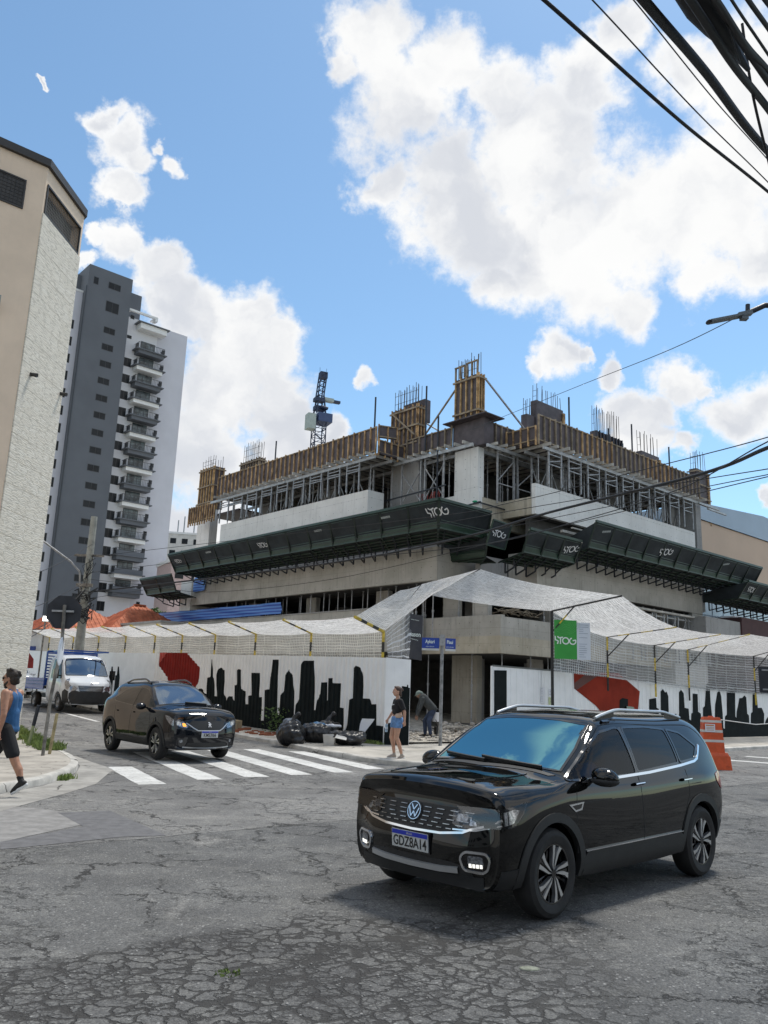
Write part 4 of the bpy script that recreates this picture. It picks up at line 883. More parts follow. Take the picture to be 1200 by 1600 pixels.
# --- column formworks
def col_form(lab, x0, y0, x1, y1, z0, z1, panels=True, open_top=0, reb=(10, 1.3), m=M_tim, faces='LR', solid=False):
    f = thing('column_formwork', lab, 'formwork', (K0[0], K0[1], 0), YU, 'column formworks above the roof')
    MB().box((x0, y0, z0), (x1, y1, z1-open_top)).build('plywood', M_ply, f)
    t_ = MB(); rr = random.Random(int(z1*100+x0*7+y0*3))
    def verts(a, b_, o):
        a = Vector(a); b_ = Vector(b_); L_ = (b_-a).length; n = max(2, int(L_/.30))
        for i in range(n+1):
            p = a+(b_-a)*(i/n)+Vector(o)*.05; t_.bar(p+Vector((0,0,z0-.05)), p+Vector((0,0,z1+rr.uniform(-.03,.06))), .05, .09, up=o)
    if 'L' in faces: verts((x0, y1, 0), (x0, y0, 0), (-1, 0, 0))
    if 'R' in faces: verts((x0, y0, 0), (x1, y0, 0), (0, -1, 0))
    if 'C' in faces: t_.box((x1-.12, y0-.12, z0-.4), (x1+.05, y0-.02, z1-.2))
    t_.build('battens', m, f)
    w = MB(); k = max(2, int((z1-z0)/.8))
    for i in range(k):
        z = z0+.35+(z1-z0-.6)*i/(k-1)
        w.box((x0-.16, y0-.16, z), (x0-.10, y1+.1, z+.09)); w.box((x0-.1, y0-.16, z), (x1+.1, y0-.10, z+.09))
    if not solid: w.build('walers', M_tim2, f)
    r = thing('rebar_cage', 'starter bars above the '+lab.replace(' with openings at its top','').replace(' of the building','').replace('diagonal ','').replace(', second from the far left end','').replace(' with orange timber edge',''), 'rebar', (K0[0], K0[1], 0), YU, 'starter bars above the column forms')
    b = MB(); n, h = reb; nn = 0
    for i in range(n):
        for side in (0, 1):
            t__ = i/(n-1); x = x0+.08 if side == 0 else x1-.08; y = y0+.08+(y1-y0-.16)*t__
            if (x1-x0) > (y1-y0): x = x0+.08+(x1-x0-.16)*t__; y = y0+.08 if side == 0 else y1-.08
            b.bar((x, y, z1-open_top-.3), (x+rr.uniform(-.05,.05), y+rr.uniform(-.05,.05), z1+h+rr.uniform(-.2, .1)), .022)
    for z in (z1+h*.3, z1+h*.65): b.bar((x0+.08, y0+.08, z), (x0+.08, y1-.08, z+.02), .016)
    b.build('bars', mat('rebar', (.09, .075, .065), .8, var=.3), r)
    return f
col_form('tall timber column form in the centre with openings at its top', .02, .15, .4, 1.6, 14.70, 17.0, m=mat('bright formwork timber', (.42, .25, .10), .75, var=.4, scale=2.5, col2=(.52, .35, .17)), reb=(7, 1.15))
b = MB()
for y in (.15, .5, .86, 1.0, 1.3, 1.6): b.bar((-.03, y, 17.0), (-.03, y, 17.65), .06, .09, up=(1,0,0))
for y0, y1 in ((.12, .88), (.97, 1.64)): b.bar((-.05, y0, 17.62+(.05 if y0 < .5 else 0)), (-.05, y1, 17.62+(.05 if y0 < .5 else 0)), .09, .06)
o = b.build('ladder_frame', M_tim2); o.location = (K0[0], K0[1], 0); o.rotation_euler = (0,0,YU); tag(o, 'open timber ladder frame on top of the tall central column form', 'frame')
col_form('broad column form with diagonal brace, just left of the central one', .02, 4.35, .45, 6.3, 13.95, 16.45, reb=(9, 1.3))
MB().box((.46, 4.3, 15.6), (.9, 5.9, 16.85)).xf(Matrix.Identity(4)).build('backing_panel', M_ply, fd)
col_form('grey steel column form with orange timber edge, first right of the central one', 5.6, .9, 8.0, 1.3, 15.0, 17.35, faces='C', reb=(6, .9), solid=True)
col_form('low dark column form beside the first one right of the centre', 4.9, 1.0, 5.55, 1.4, 14.6, 16.4, faces='', reb=(3, .9), solid=True)
col_form('grey column form with upright bars, second right of the central one', 11.2, .9, 13.9, 1.3, 15.0, 17.0, faces='RC', reb=(11, 1.6), m=M_dsteel, solid=True)
col_form('dark column form with sparse bars, third right of the central one', 16.2, .9, 18.3, 1.3, 14.9, 16.9, faces='C', reb=(6, 1.4), solid=True)
col_form('column form at the far right corner of the building', 21.4, 0.0, 22.9, .5, 13.4, 16.7, faces='C', reb=(5, 1.3))
col_form('column form behind the left roof edge, second from the far left end', 1.0, 20.9, 1.4, 23.2, 14.4, 16.95, reb=(9, 1.3), m=M_tim2)
col_form('tall orange timber column form at the far left end of the building', -.95, 23.5, -.2, 25.3, 13.45, 16.4, reb=(6, .8), m=MATS['bright formwork timber'])
# --- dark guard posts and raking props above the roof
def LB(o): o.location = (K0[0], K0[1], 0); o.rotation_euler = (0, 0, YU); return o
gp = [((-1.9, 5.55), 14.8, 16.6, 'at the right end of the left roof edge'), ((-.3, 3.4), 13.6, 17.1, 'between the two tallest column forms'), ((-.6, 2.2), 10.6, 15.1, 'standing in front of the low notch formwork'), ((-1.9, 14.6), 14.7, 16.1, 'in the middle of the left roof edge'), ((-1.9, 10.2), 14.5, 15.0, 'low on the left roof edge'),
      ((4.6, -1.9), 14.8, 16.5, 'right of the first grey column form'), ((10.6, -1.8), 14.8, 16.6, 'between the second and third forms on the right'), ((14.6, -1.8), 14.8, 16.2, 'far along the right roof edge'), ((8.6, -1.6), 14.8, 15.9, 'beside the second column form on the right')]
for (x, y), z0, z1, w in gp: tag(LB(MB().tube([(x, y, z0), (x, y, z1)], .045, 8).build('guard_post', M_dsteel)), 'dark upright steel post '+w, 'post', 'dark posts on the roof edge')
for a, c, w in (((.1, 3.9, 14.6), (.1, 1.7, 16.6), 'leaning on the left side of the central column form'), ((.3, -.1, 16.7), (3.4, -.2, 14.7), 'sloping down right of the central column form'), ((-.15, 6.1, 16.2), (-.25, 4.3, 14.7), 'crossing the broad column form'), ((8.2, .8, 16.4), (9.6, .6, 14.8), 'right of the first grey column form'), ((14.1, .8, 16.6), (15.6, .8, 14.9), 'right of the second grey column form'), ((.5, 4.4, 15.6), (.5, 2.9, 14.6), 'behind the notch')):
    tag(LB(MB().bar(a, c, .07).build('raking_prop', M_tim2 if 'left' in w or 'broad' in w else M_steel)), 'long raking prop '+w, 'prop', 'raking props on the roof')
# --- shoring towers and props under the formwork
me_prop = {}
def prop_mesh(h):
    k = round(h, 2)
    if k not in me_prop:
        b = MB(); b.tube([(0,0,0), (0,0,h*.55)], .038, 6); b.tube([(0,0,h*.55), (0,0,h)], .028, 6); b.box((-.07,-.07,0), (.07,.07,.01)); b.box((-.07,-.07,h-.01), (.07,.07,h)); b.lathe([(.0,h*.53), (.055,h*.53), (.055,h*.57), (0,h*.57)], 8)
        me_prop[k] = b.mesh('prop', M_steel, 40)
    return me_prop[k]
def W3(x, y, z): return (K0[0]+UX*x+VX*y, K0[1]+UY*x+VY*y, z)
def prop(x, y, z0, z1, lab, grp):
    o = link('steel_prop', prop_mesh(z1-z0)); o.location = W3(x, y, z0); tag(o, lab, 'prop', grp)
rnd = random.Random(21)
for k in range(15): prop(-1.5+rnd.uniform(-.1,.1), 6.1+k*1.02, 10.12, 13.1, 'top floor steel prop behind the left white parapet, %s from the corner' % ORD[k], 'props on the top floor, left side')
for k in range(22): prop(-.3+rnd.uniform(-.5,1.6), 5.8+k*.7, 10.15, 13.1, 'top floor steel prop further back on the left, %s from the corner' % ORD[k], 'inner props on the top floor, left side')
for k in range(14): prop(2.6+k*1.05, -1.4+rnd.uniform(-.1,.1), 10.12, 13.1, 'top floor steel prop behind the right white parapet, %s from the corner' % ORD[k], 'props on the top floor, right side')
for k in range(18): prop(2.4+k*.8, -.2+rnd.uniform(-.4,1.6), 10.15, 13.1, 'top floor steel prop further back on the right, %s from the corner' % ORD[k], 'inner props on the top floor, right side')
for k in range(5): prop(.35+rnd.uniform(0,.4), 2.0+k*.5, 10.15, 13.1, 'grey steel prop in the notch left of the pale central column, %s from the corner' % ORD[k], 'props in the left notch')
for k in range(5): prop(.9+k*.7, .5+rnd.uniform(0,.4), 10.15, 13.08, 'grey steel prop in the notch right of the pale central column, %s from the corner' % ORD[k], 'props in the right notch')
for k in range(17): prop(-1.45, 1.6+k*1.13+rnd.uniform(-.2,.2), 3.64 if k < 0 else 3.66, 6.62, 'thin steel prop in the dark second storey on the left side, %s from the corner' % ORD[k], 'props in the second storey, left side')
for k in range(12): prop(-.9, 2.4+k*1.5+rnd.uniform(-.3,.3), 3.66, 6.62, 'thin steel prop deeper inside the dark second storey on the left, %s from the corner' % ORD[k], 'inner props in the second storey, left side')
for k in range(13): prop(3.2+k*1.08+rnd.uniform(-.15,.15), -1.4, 3.61, 6.62, 'thin steel prop in the second storey on the right side, %s from the corner' % ORD[k], 'props in the second storey, right side')
for k, (x, y) in enumerate(((-.2, 4.4), (-.2, 2.9), (.1, .4), (.3, -1.2), (2.2, -1.3), (3.5, -1.3), (5.1, -1.3), (7.0, -1.3))): prop(x, y, .3, 3.42, ('steel prop at the open ground floor behind the street sign, %s from the left' % ORD[k]) if k < 4 else ('steel prop at the ground floor behind the right hoarding, %s from the left' % ORD[k-4]), 'props on the ground floor, '+('left' if k < 4 else 'right'))
for k in range(10): prop(-1.2, 5+k*1.8, .3, 3.45, 'steel prop at the ground floor behind the left hoarding, %s from the corner' % ORD[k], 'props on the ground floor behind the left hoarding')
for k, (x, y) in enumerate(((-.3, .9), (-.2, 3.2), (.0, 3.6))): prop(x, y, 3.62, 6.62, 'steel prop in the dark opening above the street sign, %s from the right' % ORD[k], 'props above the street sign')
def xframe(x0, y0, x1, y1, z0=10.2, z1=13.1, kind=0):
    b = MB(); a = Vector((x0, y0, 0)); c = Vector((x1, y1, 0)); Z_ = Vector((0,0,1)); w = .045
    b.bar(a+Z_*z0, a+Z_*z1, .07); b.bar(c+Z_*z0, c+Z_*z1, .07)
    if kind == 0:
        b.bar(a+Z_*(z0+.4), c+Z_*(z1-.5), w); b.bar(c+Z_*(z0+.4), a+Z_*(z1-.5), w)
    else:
        b.bar(a+Z_*(z1-.15), c+Z_*(z1-.15), w); b.bar(c+Z_*(z1-.3), a+Z_*(z0+1.1), w); b.bar(a+Z_*(z0+1.0), c+Z_*(z0+1.0), w)
    return LB(b.build('shoring_frame', M_steel))
for k in range(9):
    y = 6.2+k*1.6; tag(xframe(-2.25, y, -2.25, y+1.0, 11.66 if k > 0 else 11.66, 13.1, 1), 'braced steel frame over the left white parapet, %s from the corner' % ORD[k], 'shoring frame', 'shoring frames on the left side')
    tag(xframe(-1.0, y+.3, -1.0, y+1.5), 'cross braced shoring frame inside the left top floor, %s from the corner' % ORD[k], 'shoring frame', 'inner shoring frames on the left side')
for k in range(9):
    x = 2.4+k*1.6; tag(xframe(x, -2.25, x+1.0, -2.25, 11.45, 13.1, 1), 'braced steel frame over the right white parapet, %s from the corner' % ORD[k], 'shoring frame', 'shoring frames on the right side')
    tag(xframe(x+.3, -1.0, x+1.5, -1.0), 'cross braced shoring frame inside the right top floor, %s from the corner' % ORD[k], 'shoring frame', 'inner shoring frames on the right side')
for (a, b_, c, d, w) in ((-.45, 4.9, -.45, 3.5, 'left one in the notch'), (-.45, 3.2, -.45, 1.9, 'right one in the notch, beside the pale column')): tag(xframe(a, b_, c, d, 10.6), 'tall cross braced frame, '+w, 'shoring frame')
for (a, b_, c, d, w) in ((.8, -.45, 2.0, -.45, 'nearest the pale column'), (2.3, -.45, 3.8, -.45, 'nearest the right parapet')): tag(xframe(a, b_, c, d, 10.5, 13.1, 1), 'tall braced frame in the right notch, '+w, 'shoring frame')
o = MB(); o.bar((-.5, 6.2, 11.35), (-.5, 1.7, 11.5), .06); o.bar((-.5, 6.2, 10.9), (-.5, 2.0, 10.95), .05); o.bar((.2, 1.7, 10.42), (-.1, -.2, 10.45), .07); o.bar((-.15, -.15, 10.42), (4.2, -.15, 10.35), .06)
for part in (0,): tag(LB(o.build('guard_rail', M_dsteel)), 'dark guard rails along the notch edge below the pale column', 'railing')
g = MB(); rr = random.Random(4)
for k in range(9): y = 2.3+k*.16; g.bar((-.35, y, 10.98), (-.35, y+rr.uniform(-.2,.2), 11.35), .03)
tag(LB(g.build('red_mesh', mat('red mesh', (.35, .06, .05), .6))), 'small red wire mesh panel by the notch railing', 'mesh panel')
tag(LB(MB().ell((-.28, .0, 10.46), (.09, .14, .05)).build('green_rag', mat('green rag', (.03, .4, .2), .8), smooth=True)), 'small green rag at the foot of the pale corner column', 'rag')
# shoring on level 3 right (between low tray and parapet)
b = MB(); b.box((3.0, -2.6, 9.2), (9.5, -2.45, 9.32)); b.box((2.6, -2.2, 9.0), (9.0, -2.05, 9.12)); b.box((3.2, -3.0, 9.36), (8.6, -2.9, 9.42))
tag(LB(b.build('boards', M_board)), 'pale boards stacked under the right white parapet', 'boards')
b = MB(); b.box((3.2, -2.5, 6.32), (8.6, -2.3, 6.42)); b.box((8.8, -2.6, 6.2), (17.6, -2.35, 6.3)); b.box((9.5, -2.3, 6.0), (18.6, -2.1, 6.1))
tag(LB(b.build('ledger_board', M_board)), 'long pale ledger boards under the second slab of the right facade', 'boards')
for k in range(8):
    x = 9.0+k*1.15; tag(xframe(x, -2.45, x+.8, -2.45, 3.62, 6.15, 1), 'shoring frame under the ledger boards of the right facade, %s from the corner' % ORD[k], 'shoring frame', 'shoring frames in the second storey')
# debris pile of timber at level 2 corner
b = MB(); rr = random.Random(8)
for k in range(26):
    x, y = rr.uniform(-.2, 2.2), rr.uniform(-1.6, -.9); a = rr.uniform(-.4, .4)
    b.bar((x, y, 4.2+.95+rr.uniform(0,.35)), (x+rr.uniform(.5,1.1), y+rr.uniform(-.2,.2), 5.15+rr.uniform(0,.45)), .05, .03)
tag(LB(b.build('timber_pile', M_tim2)), 'heap of broken timber lying behind the corner parapet of the second storey', 'timber pile')
# blue tarps
def tarp(lab, pts, m, nu=40, nv=6, amp=.05):
    a, b_, c, d = [Vector(p) for p in pts]; rows = []
    for j_ in range(nv+1):
        rows.append([a.lerp(b_, i/nu).lerp(d.lerp(c, i/nu), j_/nv)+Vector((-1,0,0))*(sin(i*.9)*amp+sin(i*.37+j_)*amp) for i in range(nu+1)])
    tag(LB(MB().grid(rows).build('blue_tarp', m, smooth=True, normals=False)), lab, 'tarp')
def striped_blue():
    m = bpy.data.materials.new('striped blue sheeting'); m.use_nodes = True; q = NT(m.node_tree); b = q.n['Principled BSDF']
    co = q.new('ShaderNodeTexCoord').outputs['Object']; sp = q.new('ShaderNodeSeparateXYZ', ins={0: co})
    s_ = q.math('FRACT', q.math('MULTIPLY', sp.outputs[2], 5.6)); c = q.mix(q.ramp(s_, .45, .6), (.02, .075, .36), (.10, .25, .62))
    q.l.new(c, b.inputs['Base Color']); b.inputs['Roughness'].default_value = .45; return m
M_blue = striped_blue()
tarp('long striped blue sheet hanging on the first floor edge above the left nets', [(-2.12, 27.4, 5.60), (-2.12, 12.7, 5.6), (-2.12, 12.75, 6.25), (-2.12, 27.5, 6.3)], M_blue)
tarp('small blue sheet hanging under the left end of the green canopy', [(-2.1, 22.9, 7.45), (-2.1, 21.4, 7.5), (-2.1, 21.4, 8.5), (-2.1, 22.9, 8.4)], M_blue, 8, 4, .03)

# ================================================================ GREEN SAFETY CANOPIES
M_green = mat('dark green painted steel', (.010, .022, .017), .45, var=.3, scale=1.2)
M_green2 = mat('green frame paint', (.016, .040, .025), .42, var=.3, scale=2)
M_sheet = mat('dark netting sheet', (.030, .036, .040), .75, var=.25, scale=1.5, spec=.2)
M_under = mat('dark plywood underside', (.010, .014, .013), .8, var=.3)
M_logo = mat('white lettering', (.62, .64, .65), .6, var=0)
def arc(cx, cy, r, a0, a1, n=14): return [(cx+r*cos(radians(a0+(a1-a0)*i/n)), cy+r*sin(radians(a0+(a1-a0)*i/n))) for i in range(n+1)]
def logo_mesh(h, w=.13):
    """the four letter mark: zigzag S, T, ring O, hooked G; height 1 unit, centred"""
    st = [[(-.12, 1), (-.08, .52), (.22, .42), (.30, .34), (.20, 0)], [(.20, .98), (.42, .80), (.92, .92)], [(.62, .84), (.60, 0)],
          arc(1.32, .45, .42, 0, 360, 24), arc(2.28, .45, .42, 110, 385, 22)+[(2.30, .52)]]
    b = MB()
    for s in st:
        n = len(s)
        for i in range(n-1):
            a = Vector((*s[i], 0)); c = Vector((*s[i+1], 0)); d = (c-a).normalized(); p = Vector((-d.y, d.x, 0))*w/2; e = d*(w*.18)
            z = .0005*i
            b.add([a-e+p+Vector((0,0,z)), a-e-p+Vector((0,0,z)), c+e-p+Vector((0,0,z)), c+e+p+Vector((0,0,z))], [(0,1,2,3)])
    b.xf(Matrix.Scale(h, 4) @ Matrix.Translation((-1.32, -.5, 0))); return b
def put_logo(M, h, m, parent, name='lettering', w=.14): b = logo_mesh(h, w).xf(M); return b.build(name, m, parent, normals=False)
# profile in (out, z) measured from the wall plane
def canopy(lab, p0, p1, out, zb, inner, outer, zt, pitch=1.6, ends=(0, 0), logos=(), small=(), brackets=True, mit=(0, 0), bz=.5, bint=.8):
    """p0 -> p1 local points on the wall plane, out outward unit vector; mit shifts the outer edge along the run at each end"""
    a = Vector((*p0, 0)); c = Vector((*p1, 0)); d = (c-a); L_ = d.length; d.normalize(); o = Vector((*out, 0)); Z_ = Vector((0,0,1))
    t_ = thing('safety_canopy', lab, 'canopy', (K0[0], K0[1], 0), YU, 'green safety canopies round the building')
    k1 = inner+(outer-inner)*.78; prof = [(inner, zb-.12), (k1, zb), (k1+.07, zb+.24), (outer, zt-.05), (outer+.03, zt)]
    def P(s, o_, z):
        f = o_/outer; sh = mit[0]*f*(1-s/L_)+mit[1]*f*(s/L_); return a+d*(s+sh)+o*o_+Z_*z
    def strip(i0, i1, m, name, off=0.0, th=.02):
        b = MB(); r = []
        for i in (i0, i1): r.append([P(0, *prof[i]), P(L_, *prof[i])])
        nrm = (r[0][1]-r[0][0]).cross(r[1][0]-r[0][0]).normalized()
        b.slab([r[0][0]+nrm*off, r[0][1]+nrm*off, r[1][1]+nrm*off, r[1][0]+nrm*off], nrm, th); return b.build(name, m, t_)
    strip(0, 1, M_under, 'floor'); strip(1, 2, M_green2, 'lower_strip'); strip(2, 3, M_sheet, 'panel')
    n = max(1, round(L_/pitch)); b = MB()
    for i in range(n+1):
        s = L_*i/n; b.bar(P(s, *prof[1]), P(s, *prof[3]), .07, .07); b.bar(P(s, *prof[0])-Z_*.04, P(s, *prof[1])-Z_*.04, .06)
    b.build('ribs', M_green, t_)
    b = MB(); b.bar(P(0, *prof[4]), P(L_, *prof[4]), .09, .11); b.bar(P(0, *prof[2]), P(L_, *prof[2]), .05, .06); b.bar(P(0, *prof[1]), P(L_, *prof[1]), .06)
    for k in range(1, 5): f = k/5; b.bar(P(0, inner+(k1-inner)*f, zb-.18+.12*f), P(L_, inner+(k1-inner)*f, zb-.18+.12*f), .07, .05)
    b.build('rails', M_green2, t_)
    # panel frames between ribs
    b = MB()
    for i in range(n):
        s0, s1 = L_*i/n+.09, L_*(i+1)/n-.09
        for f in (.10, .93):
            oo = prof[2][0]+(prof[3][0]-prof[2][0])*f; zz = prof[2][1]+(prof[3][1]-prof[2][1])*f; b.bar(P(s0, oo+.015, zz), P(s1, oo+.015, zz), .035)
    b.build('panel_frames', M_green2, t_)
    if brackets:
        k = 0; s = .3
        while s < L_-.2 and k < 60:
            br = MB(); i0 = inner+.03; br.bar(P(s, i0+.15, zb-.12), P(s, i0+.15, zb-.12-bz), .06); br.bar(P(s, i0+.15, zb-.12-bz), P(s, i0+.95, zb-.10-bz*.75), .055); br.bar(P(s, i0+.95, zb-.10-bz*.75), P(s, i0+.95, zb-.08), .05)
            br.bar(P(s, i0+.95, zb-.10-bz*.6), P(s, k1-.2, zb-.05), .045)
            br.build('bracket', M_dsteel, t_); k += 1; s += bint
    nrm = ((P(1, *prof[2])-P(0, *prof[2])).cross(P(0, *prof[3])-P(0, *prof[2]))).normalized(); 
    if nrm.dot(o) < 0: nrm = -nrm
    upv = (P(0, *prof[3])-P(0, *prof[2])).normalized(); right = upv.cross(nrm).normalized()
    if right.dot(o.cross(Z_)) > 0: right = -right
    for s, h in logos: put_logo(frame(P(s, (prof[2][0]+prof[3][0])/2, (prof[2][1]+prof[3][1])/2)+nrm*.035, right, upv, nrm), h, M_logo, t_)
    for s in small:
        bb = MB(); x = -.28
        for w in (.09, .05, .08, .06, .09, .05, .07): bb.add([(x, -.05, 0), (x+w, -.05, 0), (x+w, .05, 0), (x, .05, 0)], [(0,1,2,3)]); x += w+.015
        bb.xf(frame(P(s, prof[2][0]+(prof[3][0]-prof[2][0])*.7, prof[2][1]+(prof[3][1]-prof[2][1])*.7)+nrm*.035, right, upv, nrm)).build('small_print', mat('faded print', (.30,.33,.33), .7), t_, normals=False)
    for e in ends:
        s = 0 if e == 1 else L_
        if e: MB().slab([P(s, *prof[0]), P(s, *prof[1]), P(s, *prof[2]), P(s, *prof[3]), P(s, inner, zt-.5)], d, .02).build('end_panel', M_sheet, t_)
    return t_
# long left tray: wall plane x=-2, from the far end to the corner; outer edge 2.7 m out
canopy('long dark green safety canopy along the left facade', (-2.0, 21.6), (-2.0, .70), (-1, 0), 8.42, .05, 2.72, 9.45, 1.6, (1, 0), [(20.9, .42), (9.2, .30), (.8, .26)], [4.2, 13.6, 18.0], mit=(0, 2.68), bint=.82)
canopy('short dark green canopy section turning the corner towards the street', (-2.0, .70), (.55, .70), (0, -1), 8.42, .05, 2.72, 9.45, 3.2, (0, 2), mit=(-2.68, -2.0), bint=.9)
sp_ = thing('sign_panel', 'small dark tilted panel with white mark between the two lower canopies', 'sign', (K0[0], K0[1], 0), YU)
pq = [Vector((-2.25, -2.45, 7.85)), Vector((-1.05, -2.45, 7.80)), Vector((-.95, -2.75, 8.85)), Vector((-2.15, -2.75, 8.92))]
nn = (pq[1]-pq[0]).cross(pq[3]-pq[0]).normalized()
MB().slab(pq, -nn, .03).build('panel', M_sheet, sp_)
for i in range(4): pass
MB().bar(pq[0], pq[1], .06).bar(pq[3], pq[2], .06).bar(pq[0], pq[3], .06).bar(pq[1], pq[2], .06).build('panel_frame', M_green2, sp_)
put_logo(frame((pq[0]+pq[1]+pq[2]+pq[3])/4+nn*.03+Vector((-.02,0,.05)), pq[1]-pq[0], pq[3]-pq[0], nn), .30, M_logo, sp_)
canopy('low dark green canopy left of the long right one, with a grey side panel', (-.1, -1.3), (3.6, -1.3), (0, -1), 7.62, .05, 2.72, 8.5, 1.15, (0, 0), [(3.2, .36)], mit=(-1.2, -1.2), bint=.75)
canopy('grey angled side panel of the low canopy at the corner', (-.1, -.2), (-.1, -1.3), (-1, 0), 7.62, .05, 1.22, 8.5, 3, (0, 0), mit=(1.5, -2.7), brackets=False)
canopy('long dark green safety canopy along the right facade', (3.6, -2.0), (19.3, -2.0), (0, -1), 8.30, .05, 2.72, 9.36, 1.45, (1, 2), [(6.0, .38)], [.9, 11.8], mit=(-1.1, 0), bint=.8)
canopy('lower dark green canopy at the far right end of the right facade', (17.4, -2.0), (27, -2.0), (0, -1), 7.5, .05, 2.72, 8.4, 1.45, (1, 2), [(1.0, .34)], bint=.9)
canopy('small dark green canopy at the far left end of the building', (-2.0, 25.5), (-2.0, 22.6), (-1, 0), 7.25, .05, 2.6, 8.2, 1.3, (1, 0), [], bint=.8, mit=(0, 1.4))

# ================================================================ BANNERS, STREET NAMES, CRANE
M_gsign = mat('banner green', (.035, .30, .045), .5, var=.06); M_wsign = mat('banner white', (.58, .63, .70), .6, var=.04); M_letw = mat('banner letter white', (.70, .78, .74), .5, var=0)
gb = thing('banner', 'green and white banner with the white four letter mark, tied behind the net posts', 'banner', (6.22, 28.93, .03), 0)
MB().box((.0, 0, 2.95), (.80, .02, 4.32)).build('green_sheet', M_gsign, gb); MB().box((.802, 0, 2.94), (1.28, .02, 4.25)).build('white_sheet', M_wsign, gb)
put_logo(frame((.40, -.012, 3.60), (1,0,-.02), (0,0,1), (0,-1,0)), .26, M_letw, gb, w=.16)
b = MB(); rr = random.Random(2)
for k in range(16):
    z = 4.16-k*.075; 
    if .35 < (4.16-z) < .72 and k % 3: continue
    b.box((.88, -.006, z), (.90+rr.uniform(.12,.33), -.002, z+.016))
b.build('print', mat('banner grey print', (.25,.30,.38), .6), gb)
b = MB()
for k in range(7):
    for i in range(18):
        r = .10+k*.055; a0 = radians(200+i*9); a1 = radians(200+i*9+6); c = Vector((.42, -.005, 4.25))
        b.bar(c+Vector((cos(a0)*r*1.1, 0, sin(a0)*r)), c+Vector((cos(a1)*r*1.1, 0, sin(a1)*r)), .006)
b.build('ring_pattern', mat('banner light green', (.16,.50,.18), .5), gb)
bb = thing('banner', 'dark grey banner with white lettering hanging beside the square mesh net', 'banner', (.93, 25.62, 0), 0)
rows = [[Vector((.02+.40*u+(1-v)*.0-.10*v*(1-u)*.8, sin(u*5+v*3)*.03, 4.08-1.40*v-.06*u)) for u in [i/10 for i in range(11)]] for v in [j/14 for j in range(15)]]
MB().grid(rows).build('cloth', mat('dark banner cloth', (.045,.047,.055), .6, var=.15), bb, smooth=True, normals=False)
put_text('lettering', 'mason', frame((.17, -.05, 3.42), (1,0,-.05), (0,0,1), (0,-1,0)), .20, MATS['banner letter white'], bb, .002, .004, .75)
put_text('lettering', 'engenharia', frame((.17, -.05, 3.27), (1,0,-.25), (0,0,1), (0,-1,0)), .055, MATS['banner letter white'], bb, .002)
put_text('lettering', 'www.mason', frame((.17, -.05, 3.88), (1,0,-.15), (0,0,1), (0,-1,0)), .055, MATS['banner letter white'], bb, .002)
ns = thing('street_name_post', 'grey post with two blue street name plates at the site entrance', 'street sign', (1.93, 25.0, .12), 0)
MB().tube([(0,0,0), (0,0,3.28)], .052, 12).build('pole', mat('weathered pole', (.24,.245,.25), .5, metal=.3, var=.4, scale=7), ns, smooth=40)
M_bsign = mat('street sign blue', (.02, .055, .30), .4, var=.04)
MB().box((-.08, -.06, 2.95), (.08, .05, 3.28)).build('bracket', M_steel, ns)
for nm, x0, x1, an, t1 in (('R.', -.62, -.09, .10, 'Aykari'), ('R.', .09, .42, -.25, 'Piaui')):
    p = Vector(((x0+x1)/2, -.02, 3.02)); M_ = frame(p, (cos(an), -sin(an) if x0 > 0 else sin(an)*-1, 0), (0,0,1), (0,-1,0))
    w = (x1-x0)/2; pb = MB().box((-w, -.16, -.01), (w, .16, .01)).xf(M_).build('name_plate', M_bsign, ns)
    MB().box((-w, -.155-.07, -.008), (w, -.165, .008)).xf(M_).build('plate_foot', mat('plate white', (.5,.52,.52), .5), ns)
    put_text('street_name', t1, M_ @ Matrix.Translation((-.02, .04, .012)), .15, M_letw, ns, .002, .003, .72)
    put_text('street_name', 'CEP 01250-030', M_ @ Matrix.Translation((-.02, -.11, .012)), .04, M_letw, ns, .001)
# tower crane far behind
CR = Vector((-7.45, 84, 16.4)); cr = thing('tower_crane', 'dark blue tower crane top behind the left roof edge', 'crane', CR, radians(25)); cr.scale = (.74, .74, .61)
M_cr = mat('crane blue black', (.022, .035, .075), .5, var=.2); M_cb = mat('crane cabin blue', (.045, .075, .17), .45, var=.1); M_cg = mat('crane cab grey', (.40, .46, .42), .5, var=.1)
b = MB(); z0, z1, r = -26, 23.1, .82
for x in (-r, r):
    for y in (-r, r): b.bar((x, y, z0), (x, y, z1), .13)
z = z0; k = 0
while z < z1-.1:
    for (x0, y0, x1, y1) in ((-r,-r,r,-r), (r,-r,r,r), (r,r,-r,r), (-r,r,-r,-r)):
        b.bar((x0,y0,z), (x1,y1,z), .09); b.bar((x0,y0,z) if k % 2 else (x1,y1,z), (x1,y1,z+1.3) if k % 2 else (x0,y0,z+1.3), .08)
    z += 1.3; k += 1
b.build('mast', M_cr, cr)
MB().box((-.55, -1.3, 22.0), (1.6, 1.2, 23.6)).build('slewing_box', M_cb, cr); MB().box((-2.1, -1.15, 20.4), (-.9, .3, 23.2)).build('operator_cab', M_cg, cr)
b = MB()
for x, y in ((-.7,-.7), (.7,-.7), (-.7,.7), (.7,.7)): b.bar((x, y, 23.6), (x*.55, y*.55, 27.2), .2)
b.box((-.9,-.6,24.3), (.7,.5,25.1)); b.box((-1.0,-.7,25.9), (.5,.4,26.6)); b.tube([(-.2,-.9,24.8), (.9,-.9,24.6)], .3, 10)
b.build('slewing_head', M_cr, cr)
b = MB(); b.box((.5, -.5, 26.3), (2.0, .4, 26.9)); b.build('motor', M_cg, cr); b = MB(); b.box((2.0, -.35, 26.3), (3.1, .25, 26.75)); b.build('counterweight', M_cr, cr)
b = MB(); T0, T1 = Vector((-.1, 0, 27)), Vector((.25, 0, 31.6))
